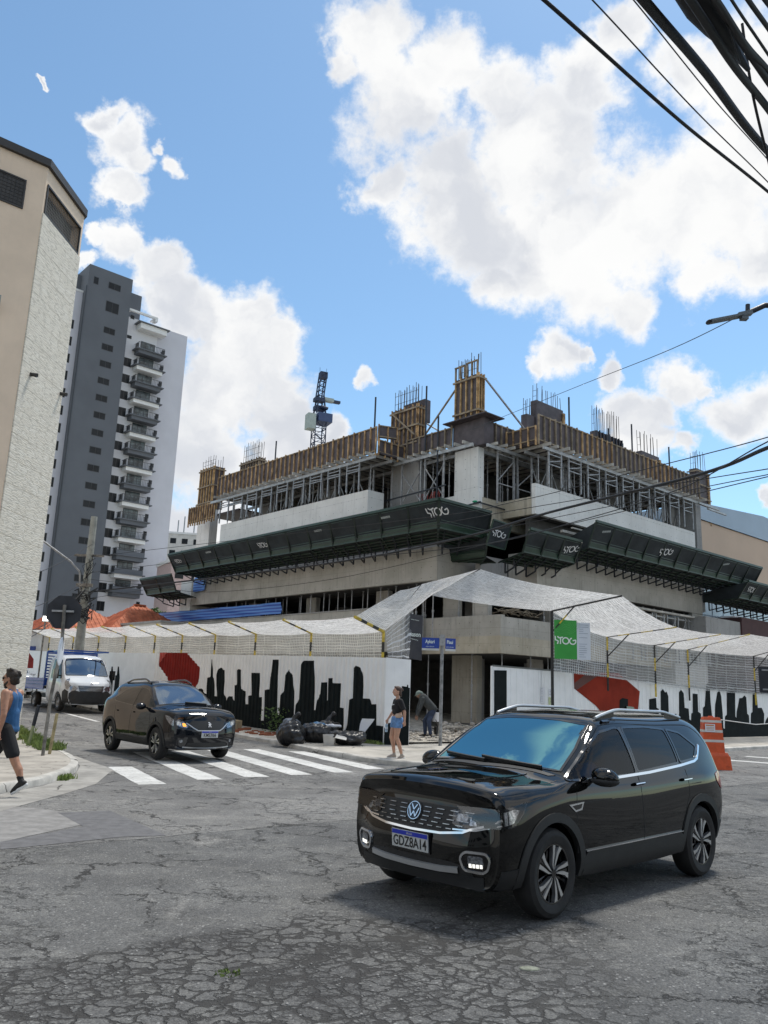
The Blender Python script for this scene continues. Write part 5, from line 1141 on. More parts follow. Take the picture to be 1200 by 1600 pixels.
for x, y in ((-.45,-.45), (.45,-.45), (-.45,.45), (.45,.45)): b.bar(T0+Vector((x,y,0)), T1+Vector((x,y,0)), .16)
for i in range(6):
    p = T0.lerp(T1, i/5); p2 = T0.lerp(T1, min(1, (i+1)/5)); b.bar(p+Vector((-.45,-.45,0)), p+Vector((.45,-.45,0)), .14); b.bar(p+Vector((-.45,-.45,0)), p2+Vector((.45,-.45,0)), .1); b.bar(p+Vector((-.45,-.45,0)), p+Vector((-.45,.45,0)), .14)
b.box((-.3, -.5, 30.5), (.8, .5, 31.7)); b.bar((-.3, 0, 31.7), (-.32, 0, 32.6), .04); b.bar((.7, 0, 31.7), (.75, 0, 32.6), .04)
b.build('jib_foot', M_cr, cr)

# ================================================================ VEHICLES
def car_paint(name, col, rough=.1, spec=.35):
    m = bpy.data.materials.new(name); m.use_nodes = True; q = NT(m.node_tree); b = q.n['Principled BSDF']
    co = q.new('ShaderNodeTexCoord').outputs['Object']; sp = q.new('ShaderNodeSeparateXYZ', ins={0: co})
    # road dust, thicker towards the sills (real dirt on the paint)
    d = q.math('MULTIPLY', q.ramp(q.noise(co, 3, 6, .65), .35, .75), q.math('ADD', .008, q.math('MULTIPLY', q.math('SUBTRACT', 1.0, q.ramp(sp.outputs[2], .25, .7)), .06)))
    q.l.new(q.mix(d, col, (.20, .19, .17)), b.inputs['Base Color'])
    q.l.new(q.math('ADD', rough, q.math('MULTIPLY', d, 1.2)), b.inputs['Roughness']); b.inputs['Specular IOR Level'].default_value = .0
    b.inputs['Coat Weight'].default_value = 1.0; b.inputs['Coat IOR'].default_value = 1.52; b.inputs['Coat Roughness'].default_value = .03; return m
M_cpb = car_paint('black car paint', (.0018, .0022, .0023)); M_cpw = car_paint('white car paint', (.62, .66, .70), .25); M_cpn = car_paint('very dark blue paint', (.003, .0045, .008)); M_cblue = car_paint('blue lorry paint', (.02, .07, .30), .35)
M_plas = mat('black textured plastic', (.018, .019, .020), .62, var=.15, scale=6, bump=.15, bscale=300)
M_rub = mat('tyre rubber', (.022, .022, .022), .8, var=.25, scale=10)
M_chr = mat('chrome trim', (.75, .77, .80), .12, metal=1.0, var=0)
M_alu = mat('machined alloy', (.62, .63, .64), .28, metal=.85, var=.06)
M_slat = mat('dark chrome slat', (.30, .31, .32), .25, metal=.9, var=.4, scale=25); M_gblk = mat('gloss black trim', (.006, .006, .007), .12, var=0, coat=.5)
M_lamp = mat('lamp reflector', (.28, .30, .33), .2, metal=.8, var=.6, scale=45)
M_lamp2 = mat('bright lamp reflector', (.62, .64, .66), .15, metal=.6, var=.7, scale=60); M_rail = mat('roof rail silver', (.5, .52, .54), .35, metal=.7, var=.1); M_sil = mat('silver bumper trim', (.48, .50, .52), .3, metal=.7, var=.05)
M_int = mat('cabin dark', (.02, .02, .021), .8, var=.1); M_seat = mat('seat cloth', (.045, .045, .05), .9, var=.2)
def glassy(name, tint, tr, gl=.08, spec=1.5, refl=(1,1,1)):
    m = bpy.data.materials.new(name); m.use_nodes = True; q = NT(m.node_tree); q.n.remove(q.n['Principled BSDF'])
    t_ = q.new('ShaderNodeBsdfTransparent', ins={'Color': (*tint, 1)}); d = q.new('ShaderNodeBsdfDiffuse', ins={'Color': (.006, .008, .01, 1)}); g = q.new('ShaderNodeBsdfGlossy', ins={'Color': (*refl, 1), 'Roughness': gl*.1})
    f = q.new('ShaderNodeFresnel', ins={0: spec}); a = q.new('ShaderNodeMixShader', ins={0: tr, 1: d.outputs[0], 2: t_.outputs[0]}); bm = q.new('ShaderNodeMixShader', ins={0: f.outputs[0], 1: a.outputs[0], 2: g.outputs[0]})
    q.l.new(bm.outputs[0], q.n['Material Output'].inputs[0]); return m
M_wind = glassy('coated windscreen glass', (.25, .35, .45), .35, spec=6.0, refl=(.30, .70, .82)); M_side = glassy('side glass', (.45, .5, .5), .75, spec=1.28); M_priv = glassy('dark rear glass', (.1, .1, .1), .25, spec=1.33); M_dglass = glassy('dark car glass', (.1,.1,.1), .0, spec=1.4)
M_wind2 = glassy('windscreen glass', (.25, .32, .4), .2, spec=3.2, refl=(.70, .84, 1.0)); M_lens = glassy('clear lamp lens', (.97, .97, .97), .96, spec=1.5)
M_drl = mat('lit lamp', (1, .97, .88), .3, var=0, emit=.7); M_amb = mat('amber lamp', (.9, .35, .05), .3, var=0, emit=1.0)
def pchip(ys, s):
    """monotone cubic through ys at 0..n-1, s in [0,n-1]"""
    n = len(ys); i = min(int(s), n-2); t_ = s-i; d = [ys[k+1]-ys[k] for k in range(n-1)]
    def m_(k):
        if k == 0: return d[0]
        if k == n-1: return d[-1]
        return 0 if d[k-1]*d[k] <= 0 else 2*d[k-1]*d[k]/(d[k-1]+d[k])
    a, b_ = m_(i), m_(i+1); t2, t3 = t_*t_, t_*t_*t_
    return (2*t3-3*t2+1)*ys[i]+(t3-2*t2+t_)*a+(-2*t3+3*t2)*ys[i+1]+(t3-t2)*b_
def loft_body(st, cap, ns=9, nr=6):
    """st: stations rear->front, each a half ring of (x,y,z) bottom centre -> top centre"""
    K = len(st); N = len(st[0]); rows = []
    for a in range((K-1)*ns+1):
        s = a/ns; cp = [tuple(pchip([st[k][j_][c] for k in range(K)], s) for c in range(3)) for j_ in range(N)]
        r = []
        for b_ in range((N-1)*nr+1):
            u = b_/nr; i = min(int(u), N-2); t_ = u-i; P = [cp[max(i-1, 0)] if i > 0 else (cp[1][0], -cp[1][1], cp[1][2]), cp[i], cp[i+1], cp[i+2] if i+2 < N else (cp[N-2][0], -cp[N-2][1], cp[N-2][2])]
            r.append(tuple(.5*((2*P[1][c])+(-P[0][c]+P[2][c])*t_+(2*P[0][c]-5*P[1][c]+4*P[2][c]-P[3][c])*t_*t_+(-P[0][c]+3*P[1][c]-3*P[2][c]+P[3][c])*t_**3) for c in range(3)))
        rows.append(r)
    full = [r+[(x, -y, z) for x, y, z in r[-2:0:-1]] for r in rows]
    b = MB(); b.grid(full, close=True); n = len(full[0])
    # front cap: shrinking rings on the fascia surface, rear cap plain
    def capr(ring, fn, zc, rev):
        prev = ring; lv = (.96, .88, .76, .6, .42, .22, .06); rws = [ring]
        for t_ in lv:
            rws.append([(fn(y*t_, zc+(z-zc)*t_, x, t_), y*t_, zc+(z-zc)*t_) for x, y, z in ring])
        o = len(b.v); b.grid(rws, close=True); b.f.append(tuple(range(o+(len(rws)-1)*n, o+len(rws)*n))); b.mi.append(0)
    capr(full[-1], cap, .60, False); capr(full[0], lambda y, z, x, t_: x-(1-t_*t_)*.04, .8, True)
    me = b.mesh('body', M_cpb, True, False)
    bm = bmesh.new(); bm.from_mesh(me); bmesh.ops.remove_doubles(bm, verts=bm.verts, dist=.0004); bmesh.ops.recalc_face_normals(bm, faces=bm.faces); bm.to_mesh(me); bm.free(); return me
def apply_bool(me, cutters):
    o = bpy.data.objects.new('tmp', me); COL.objects.link(o); cs = []
    for cm in cutters:
        c = bpy.data.objects.new('cut', cm); COL.objects.link(c); cs.append(c); md = o.modifiers.new('b', 'BOOLEAN'); md.operation = 'DIFFERENCE'; md.object = c; md.solver = 'EXACT'
    dg = bpy.context.evaluated_depsgraph_get(); dg.update(); r = bpy.data.meshes.new_from_object(o.evaluated_get(dg))
    for x in cs+[o]: bpy.data.objects.remove(x)
    return r
AX = {'y': (Vector((0,1,0)), lambda a, b_: Vector((a, 3, b_))), '-y': (Vector((0,-1,0)), lambda a, b_: Vector((a, -3, b_))), 'x': (Vector((1,0,0)), lambda a, b_: Vector((4, a, b_))), 'z': (Vector((0,0,1)), lambda a, b_: Vector((a, b_, 4)))}
def inside(p, poly):
    r = False; x, y = p
    for i in range(len(poly)):
        (x0, y0), (x1, y1) = poly[i], poly[i-1]
        if (y0 > y) != (y1 > y) and x < (x1-x0)*(y-y0)/(y1-y0)+x0: r = not r
    return r
def rounded(poly, r=.03, n=4):
    out = []; N = len(poly)
    for i in range(N):
        p = Vector(poly[i]); a = Vector(poly[i-1]); c = Vector(poly[(i+1) % N]); la, lc = (a-p).length, (c-p).length; k = min(r, la*.45, lc*.45)
        p0 = p+(a-p).normalized()*k; p1 = p+(c-p).normalized()*k
        for j_ in range(n+1): t_ = j_/n; out.append(tuple(p0*(1-t_)**2+p*2*t_*(1-t_)+p1*t_*t_))
    return out
class Car:
    def __init__(s, me, root, step=.06):
        s.root = root; s.step = step; bm = bmesh.new(); bm.from_mesh(me); s.bvh = BVHTree.FromBMesh(bm); bm.free()
    def hit(s, ax, a, b_):
        d, f = AX[ax]; h = s.bvh.ray_cast(f(a, b_), -d); return h[0], h[1]
    def patch(s, name, poly, ax, m, off=.004, depth=.02, parent=None, smooth=True, step=None):
        """panel of the given side/front/top outline laid on the body, off above it, skirted by depth"""
        step = step or s.step; bm = bmesh.new(); bm.faces.new([bm.verts.new((x, y, 0)) for x, y in poly])
        for i in (0, 1):
            a, b_ = min(p[i] for p in poly), max(p[i] for p in poly); n = int((b_-a)/step)
            for k in range(1, n+1):
                c = a+(b_-a)*k/(n+1); bmesh.ops.bisect_plane(bm, geom=bm.verts[:]+bm.edges[:]+bm.faces[:], plane_co=(c,0,0) if i == 0 else (0,c,0), plane_no=(1,0,0) if i == 0 else (0,1,0))
        bd = {}; last = None
        for v in bm.verts:
            p, n_ = s.hit(ax, v.co.x, v.co.y)
            if p is None: bd[v] = None; continue
            if n_.dot(AX[ax][0]) < 0: n_ = -n_
            bd[v] = (p+n_*off, n_)
        ok = [x for x in bd.values() if x]
        if not ok: bm.free(); return None
        for v, x in bd.items():
            if x is None:
                q_ = Vector((v.co.x, v.co.y)); 
                x = min(ok, key=lambda y: (Vector({'y': (y[0].x, y[0].z), '-y': (y[0].x, y[0].z), 'x': (y[0].y, y[0].z), 'z': (y[0].x, y[0].y)}[ax])-q_).length); bd[v] = x
        for v, x in bd.items(): v.co = x[0]
        be = [e for e in bm.edges if e.is_boundary]; ret = bmesh.ops.extrude_edge_only(bm, edges=be); nv = [g for g in ret['geom'] if isinstance(g, bmesh.types.BMVert)]
        vm = {}
        for v in nv:
            for v0, x in bd.items():
                if (v0.co-v.co).length < 1e-7: v.co = v.co-x[1]*depth; break
        bmesh.ops.remove_doubles(bm, verts=bm.verts, dist=.0002); bmesh.ops.recalc_face_normals(bm, faces=bm.faces)
        me = bpy.data.meshes.new(name); bm.to_mesh(me); bm.free(); me.materials.append(m)
        if smooth: me.polygons.foreach_set('use_smooth', [True]*len(me.polygons)); me.set_sharp_from_angle(angle=radians(40))
        return link(name, me, parent or s.root)
    def strip(s, name, line, w, ax, m, off=.005, depth=.01, parent=None, close=False, h=None):
        """bar following a polyline on the body"""
        pts = subdiv([tuple(p) for p in line]+([tuple(line[0])] if close else []), .05); vs = []
        P = [s.hit(ax, *p) for p in pts]; P = [p for p in P if p[0] is not None]
        if len(P) < 2: return None
        b = MB(); rows = []
        for i, (p, n_) in enumerate(P):
            if n_.dot(AX[ax][0]) < 0: n_ = -n_
            a = P[max(i-1, 0)][0]; c = P[min(i+1, len(P)-1)][0]; d = (c-a).normalized(); sd = d.cross(n_).normalized()*w/2
            rows.append([p+sd-n_*depth, p+sd*.8+n_*off, p-sd*.8+n_*off, p-sd-n_*depth])
        b.grid(rows); return b.build(name, m, parent or s.root, smooth=60)
def tyre_wheel(root, c, side, R, wd, rimr, spokes, m_sp=None, dark=None, steer=0, n5=True):
    """wheel part with tyre, rim, spokes; side=+1 left"""
    w = bpy.data.objects.new('wheel', None); COL.objects.link(w); w.parent = root; w.location = c; w.rotation_euler = (0, 0, steer)
    h = wd/2; prof = [(rimr*.96, -h*.8), (rimr+.02, -h*.95), (R-.05, -h), (R-.015, -h*.82), (R, -h*.5), (R, h*.5), (R-.015, h*.82), (R-.05, h), (rimr+.02, h*.95), (rimr*.97, h*.82), (rimr*.97, h*.6)]
    b = MB().lathe(prof, 48, axis='y'); 
    for k in range(48):
        a = 2*pi*k/48
        for yy in (-h*.45, 0, h*.45): pass
    b.build('tyre', M_rub, w, smooth=35)
    f = side
    b = MB().lathe([(rimr*.98, f*h*.80), (rimr*.985, f*h*.86), (rimr*.93, f*h*.84), (rimr*.90, f*h*.4), (rimr*.86, -f*h*.5)], 40, axis='y'); b.build('rim', m_sp or M_gblk, w, smooth=35)
    MB().lathe([(rimr*.9, f*h*.15), (rimr*.3, f*h*.18), (0.001, f*h*.2)], 32, axis='y').build('brake_disc', dark or M_gblk, w, smooth=35)
    if spokes == 'van':
        b = MB().lathe([(rimr*.96, f*h*.82), (rimr*.8, f*h*.5), (rimr*.5, f*h*.55), (rimr*.3, f*h*.9), (0.001, f*h*.92)], 28, axis='y'); b.build('wheel_cover', m_sp or M_alu, w, smooth=35); return w
    sb = MB(); db = MB(); y1, y0 = f*h*.86, f*h*.55
    def blade(b_, pts, ya, yb):
        n = len(pts); vs = [(x, ya, z) for x, z in pts]+[(x, yb, z) for x, z in pts]; b_.add(vs, [tuple(range(n))[::-1], tuple(range(n, 2*n))]+[(i, (i+1) % n, n+(i+1) % n, n+i) for i in range(n)])
    for k in range(5):
        a0 = 2*pi*k/5+pi/2+.1
        for sg in (-1, 1):
            def P(r, a): return (r*rimr*cos(a0+a), r*rimr*sin(a0+a))
            tw = .10*f
            pts = [P(.12, sg*.22), P(.30, sg*.13), P(.62, sg*.09+tw), P(.93, sg*.13+tw*1.6), P(.94, sg*.31+tw*1.8), P(.70, sg*.27+tw*1.2), P(.32, sg*.33)]
            blade(sb, pts, y1, y0)
            pts2 = [P(.12, sg*.1), P(.9, sg*.02+tw), P(.9, sg*.16+tw*1.3), P(.3, sg*.2)]; blade(db, pts2, y1*.9, y0*.8)
    for k in range(10):
        a = 2*pi*k/10+.3; blade(db, [(rimr*.1*cos(a+.3), rimr*.1*sin(a+.3)), (rimr*.92*cos(a), rimr*.92*sin(a)), (rimr*.92*cos(a+.12), rimr*.92*sin(a+.12))], y0*.9, y0*.6)
    sb.build('spokes', m_sp or M_alu, w); db.build('spokes', dark or M_gblk, w)
    MB().lathe([(0.001, y1*1.03), (rimr*.13, y1*1.02), (rimr*.15, y1*.9), (rimr*.15, y0*.8)], 20, axis='y').build('hub_cap', M_gblk, w, smooth=35)
    return w
def plate(car, txt, c, wid=.40, hgt=.13, tilt=-.08, m=None):
    o = MB().box((-.006, -wid/2, -hgt/2), (.004, wid/2, hgt/2)); M_ = frame(c, (1, 0, tilt), (0, 1, 0), (-tilt, 0, 1)); p = o.xf(M_).build('number_plate', mat('plate white', (.68, .69, .70), .5, var=.02), car)
    MB().box((.0045, -wid/2+.004, hgt*.24), (.006, wid/2-.004, hgt*.485)).xf(M_).build('blue_band', mat('plate blue', (.01, .03, .42), .4, var=0), p)
    F = M_ @ frame((.0065, 0, -hgt*.14), (0, 1, 0), (0, 0, 1), (1, 0, 0))
    put_text('plate_number', txt, F, hgt*.80, mat('plate black', (.01, .01, .01), .5, var=0), p, .0006, .0012, .80 if len(txt) == 7 else .8)
    put_text('plate_country', 'BRASIL', M_ @ frame((.0065, 0, hgt*.36), (0, 1, 0), (0, 0, 1), (1, 0, 0)), hgt*.17, M_wsign if False else mat('plate white', (1,1,1)), p, .0004)
    bmk = MB()
    for y in (-wid/2+.02, ): bmk.box((.0045, y-.012, -.02), (.0055, y+.012, .012))
    bmk.build('emblem_mark', mat('plate grey', (.4, .42, .45), .5, var=0), p); return p
# ---------------------------------------------------------------- black compact SUV in the foreground
def S_(x, pts): return [(x, y, z) if not isinstance(x, (list, tuple)) else (x[i], y, z) for i, (y, z) in enumerate(pts)]
def suv_stations(hoodz=0.0):
    lo = [(0, .24), (.5, .24), (.79, .25), (.865, .36), (.885, .60)]
    return [
     S_([-2.00, -2.00, -1.98, -1.99, -2.02, -2.03, -2.02, -1.97, -1.90, -1.90, -1.90], [(0, .32), (.45, .32), (.66, .34), (.76, .44), (.80, .64), (.79, .88), (.76, 1.02), (.68, 1.27), (.56, 1.43), (.36, 1.48), (0, 1.50)]),
     S_([-1.93, -1.93, -1.90, -1.90, -1.92, -1.93, -1.92, -1.87, -1.80, -1.80, -1.80], [(0, .28), (.48, .28), (.74, .30), (.82, .42), (.855, .63), (.84, .89), (.80, 1.04), (.715, 1.28), (.60, 1.455), (.39, 1.51), (0, 1.525)]),
     S_(-1.55, lo+[(.875, .90), (.83, 1.04), (.74, 1.28), (.615, 1.475), (.40, 1.535), (0, 1.553)]),
     S_(-1.0, lo+[(.87, .89), (.835, 1.02), (.745, 1.28), (.62, 1.475), (.40, 1.54), (0, 1.56)]),
     S_(-.3, lo+[(.865, .88), (.835, .99), (.75, 1.27), (.63, 1.48), (.41, 1.545), (0, 1.565)]),
     S_(.15, lo+[(.865, .88), (.835, .985), (.752, 1.26), (.64, 1.455), (.42, 1.515), (0, 1.53)]),
     S_(.36, lo+[(.866, .88), (.836, .985), (.765, 1.22), (.675, 1.375), (.44, 1.425), (0, 1.44)]),
     S_(.72, lo+[(.87, .88), (.838, .99), (.80, 1.07), (.745, 1.165), (.46, 1.215), (0, 1.235)]),
     S_([.98]*6+[.98, .98, .99, 1.03, 1.06], lo+[(.873, .88), (.838, .985), (.80, 1.01), (.72, 1.035), (.45, 1.075), (0, 1.09)]),
     S_([1.15]*6+[1.15, 1.15, 1.16, 1.18, 1.20], lo+[(.875, .875), (.835, .965), (.77, .99), (.66, 1.01), (.43, 1.045), (0, 1.06)]),
     S_(1.50, [(0, .235), (.5, .235), (.785, .25), (.865, .36), (.882, .60), (.868, .84), (.825, .94), (.75, .985), (.64, 1.00), (.42, 1.03), (0, 1.05)]),
     S_([1.82, 1.82, 1.76, 1.75, 1.74, 1.73, 1.75, 1.78, 1.80, 1.82, 1.84], [(0, .23), (.48, .23), (.75, .25), (.835, .36), (.862, .58), (.845, .80), (.80, .905), (.725, .95), (.60, .972), (.40, .995), (0, 1.008)]),
     S_([1.94, 1.93, 1.87, 1.86, 1.86, 1.85, 1.87, 1.90, 1.92, 1.94, 1.95], [(0, .23), (.46, .23), (.73, .25), (.81, .36), (.835, .57), (.825, .78), (.79, .885), (.725, .932), (.60, .952), (.38, .972), (0, .984)]),
     S_([2.01, 2.0, 1.94, 1.93, 1.93, 1.92, 1.94, 1.96, 1.98, 2.00, 2.01], [(0, .245), (.44, .245), (.68, .265), (.765, .37), (.795, .56), (.785, .76), (.755, .845), (.70, .892), (.56, .915), (.36, .934), (0, .945)]),
    ]
_suv0 = suv_stations
def suv_stations(hoodz=0.0):
    return [[(1.6+(x-1.6)*.86 if x > 1.6 else x, y, z+(.022*sstep(1.5, 1.95, x) if z > .7 else 0)) for x, y, z in s] for s in _suv0()]
def suv_cap(y, z, x, t_):
    xc = 1.965+.045*math.exp(-((z-.50)/.20)**2)+ (-.03 if z > .72 else 0)*min(1, (z-.72)/.1 if z > .72 else 0)
    xx = xc-.17*(abs(y)/.80)**3.6; k = min(1, (1-t_)*5); return x*(1-k)+xx*k
def arch_cut(x, z, r): return MB().lathe([(0.001, -1.2), (r, -1.2), (r, -.52), (r, .52), (r, 1.2), (0.001, 1.2)], 40, (x, 0, z), 'y')
def side_cut(x, z, r, sg):
    b = MB(); b.lathe([(0.001, .56*sg), (r, .56*sg), (r, 1.2*sg), (0.001, 1.2*sg)], 44, (x, 0, z), 'y'); return b.mesh('c', M_plas)
def car_common(root, stations, cap, paint, wx, R, zc, ar, holes, mods=None):
    me = loft_body(stations, cap)
    if mods: mods(me)
    c = Car(me, root); cut = apply_bool(me, [side_cut(x, zc, ar, sg) for x in wx for sg in (1, -1)])
    cut.materials.clear(); cut.materials.append(paint)
    bm = bmesh.new(); bm.from_mesh(cut); dl = []
    for f in bm.faces:
        p = f.calc_center_median(); n = f.normal
        for ax, poly in holes:
            if ax == 'y' and abs(n.y) > .35 and abs(p.y) > .45 and inside((p.x, p.z), poly): dl.append(f); break
            if ax == 'x' and n.x > .2 and inside((p.y, p.z), poly) and p.z > .95 and 0 < p.x < 1.3: dl.append(f); break
    bmesh.ops.delete(bm, geom=dl, context='FACES'); bm.to_mesh(cut); bm.free(); cut.polygons.foreach_set('use_smooth', [True]*len(cut.polygons)); cut.set_sharp_from_angle(angle=radians(38))
    link('body', cut, root); return c
def arch_trim(c, x, z, r0, r1, a0, a1, ax, m, sill=None):
    n = 22; o = [(x+r1*cos(radians(a0+(a1-a0)*i/n)), z+r1*sin(radians(a0+(a1-a0)*i/n))) for i in range(n+1)]; i_ = [(x+r0*cos(radians(a0+(a1-a0)*i/n)), z+r0*sin(radians(a0+(a1-a0)*i/n))) for i in range(n+1)]
    return c.patch('arch_trim', o+i_[::-1], ax, m, .012, .05, step=.07)
def strip_pt(pts, dx=0, dz=0): return [(x+dx, z+dz) for x, z in pts]
def inset(poly, d):
    n = len(poly); ar = sum(poly[i-1][0]*poly[i][1]-poly[i][0]*poly[i-1][1] for i in range(n)); sg = 1 if ar > 0 else -1; out = []
    for i in range(n):
        a, p, c = Vector(poly[i-1]), Vector(poly[i]), Vector(poly[(i+1) % n]); e0 = (p-a).normalized(); e1 = (c-p).normalized(); n0 = Vector((-e0.y, e0.x))*sg; n1 = Vector((-e1.y, e1.x))*sg; m_ = (n0+n1); m_ = m_/max(.3, m_.length_squared)*2*.5
        out.append(tuple(p+m_*2*d*.5*2 if False else p+(n0+n1)/max(.5, 1+n0.dot(n1))*d))
    return out
tc_ = thing('car', 'glossy black compact SUV with roof rails, nearest to the camera, turning at the crossing', 'car', (1.73, 8.26, 0), radians(223.6)); tc_.scale = (.97, 1, 1)
W_f = rounded([(.98, 1.01), (.60, 1.235), (.28, 1.385), (-.02, 1.425), (-.10, 1.42), (-.17, 1.02)], .05)     # front door glass outline (x, z)
W_r = rounded([(-.20, 1.035), (-.155, 1.425), (-.60, 1.43), (-1.00, 1.405), (-1.04, 1.09)], .04)
W_q = rounded([(-1.08, 1.095), (-1.045, 1.405), (-1.30, 1.37), (-1.55, 1.235), (-1.42, 1.12)], .03)
WS = [(-.70, 1.075), (-.40, 1.10), (0, 1.115), (.40, 1.10), (.70, 1.075), (.665, 1.25), (.60, 1.41), (.585, 1.445), (.30, 1.475), (0, 1.482), (-.30, 1.475), (-.585, 1.445), (-.60, 1.41), (-.665, 1.25)]
c = car_common(tc_, suv_stations(), suv_cap, M_cpb, (1.27, -1.38), .335, .335, .385, [('y', inset(W_f, .015)), ('y', inset(W_r, .015)), ('y', inset(W_q, .015)), ('x', inset(WS, .03))])
for ax in ('y', '-y'):
    # glass, frames
    for nm, w_, m_ in (('front_window', W_f, M_side), ('rear_window', W_r, M_priv), ('quarter_window', W_q, M_priv)):
        fr_ = c.strip('window_frame', w_, .028, ax, M_gblk, .007, .012, close=True); c.patch(nm, inset(w_, .004), ax, m_, .001, .001)
    c.patch('pillar_trim', [(-.10, 1.43), (-.17, 1.03), (-.20, 1.03), (-.155, 1.43)], ax, M_gblk, .006)
    c.strip('belt_chrome', [(.80, 1.003), (.3, 1.003), (-.4, 1.025), (-1.05, 1.065), (-1.38, 1.095), (-1.47, 1.12), (-1.62, 1.245)], .03, ax, M_chr, .012, .004)
    arch_trim(c, 1.27, .335, .383, .455, -8, 188, ax, M_plas); arch_trim(c, -1.38, .335, .383, .455, -8, 188, ax, M_plas)
    c.patch('sill_trim', [(.83, .28), (.83, .42), (.79, .455), (-.90, .46), (-.95, .43), (-.95, .28), (-.6, .26), (.6, .26)], ax, M_plas, .012, .04)
    c.patch('bumper_corner', [(1.68, .26), (1.69, .42), (1.86, .40), (1.865, .27)], ax, M_plas, .008, .03)
    c.patch('bumper_corner', [(-1.83, .30), (-1.82, .50), (-2.0, .50), (-2.0, .36)], ax, M_plas, .008, .03)
    c.strip('chrome_line', [(.82, .463), (-.93, .472)], .012, ax, M_chr, .016, .004)
    # door gaps
    for ln in ([(.93, .46), (.95, .62), (.93, .85), (.90, .985)], [(-.18, .47), (-.185, .8), (-.185, 1.01)], [(-.95, .50), (-1.0, .62), (-1.14, .80), (-1.14, 1.03)], [(.93, .46), (-.93, .475)], [(.98, 1.00), (1.25, .935), (1.6, .88)]): c.strip('panel_gap', ln, .008, ax, M_black, .0015, .004)
    c.strip('body_crease', [(.85, .83), (-.2, .86), (-1.5, .90)], .010, ax, M_cpb, .004, .004)
    for x in (-.06, -1.0): c.strip('door_handle', [(x, .935), (x-.17, .94)], .030, ax, M_cpb, .028, .0); c.strip('handle_chrome', [(x, .933), (x-.17, .938)], .010, ax, M_chr, .032, -.02)
    bd = c.patch('side_badge', [(1.06, .835), (.83, .845), (.87, .785), (.97, .775)], ax, M_chr, .008, .012); c.patch('badge_inlay', [(1.02, .825), (.86, .835), (.885, .798), (.965, .79)], ax, M_gblk, .010, .004, bd)
    c.strip('roof_rail_foot', [(.10, 1.47), (-.02, 1.475)], .03, ax, M_gblk, .02, .0)
# roof rails
for sg in (1, -1):
    rl = MB(); pts = []
    for i in range(21):
        t_ = i/20; x = .12-1.72*t_; p = c.hit('z', x, sg*.555)[0]; h_ = .012+.055*min(1, 4.5*t_, 4.5*(1-t_)); pts.append((x, sg*.575, p.z+h_))
    rl.tube(pts, .016, 8); o = rl.build('roof_rail', M_rail, tc_, smooth=60)
    b = MB()
    for i0 in (0, 16): b.grid([[Vector(pts[i0+k]), Vector(pts[i0+k])-Vector((0, 0, .06))] for k in range(5)])
    for x0 in (0, 1, 19): pass
    b.build('rail_foot', M_gblk, tc_)
c.patch('roof_panel', [(.05, -.46), (-1.62, -.42), (-1.62, .42), (.05, .46)], 'z', M_gblk, .003, .004)
c.patch('roof_edge', [(.09, -.54), (.11, 0), (.09, .54), (-.02, .54), (.0, 0), (-.02, -.54)], 'z', M_cpb, .006)
# windscreen
c.patch('windscreen', WS, 'x', M_wind, .002, .004, step=.08); c.strip('windscreen_seal', WS, .03, 'x', M_gblk, .005, .01, close=True)
for a, e in (((.55, 1.085), (-.10, 1.125)), ((-.02, 1.10), (-.60, 1.12))): c.strip('wiper', [a, e], .02, 'x', M_plas, .03, -.005)
c.patch('cowl_panel', [(1.03, -.66), (1.13, 0), (1.03, .66), (.98, .70), (1.06, 0), (.98, -.70)], 'z', M_plas, .004)
# bonnet gap and creases
c.strip('bonnet_gap', [(1.82, .60), (1.6, .70), (1.25, .745), (1.04, .75)], .008, 'z', M_black, .0012, .004); c.strip('bonnet_gap', [(1.82, -.60), (1.6, -.70), (1.25, -.745), (1.04, -.75)], .008, 'z', M_black, .0012, .004)
for sg in (1, -1): c.strip('bonnet_crease', [(1.80, sg*.46), (1.5, sg*.50), (1.12, sg*.50)], .018, 'z', M_cpb, .006, .006)
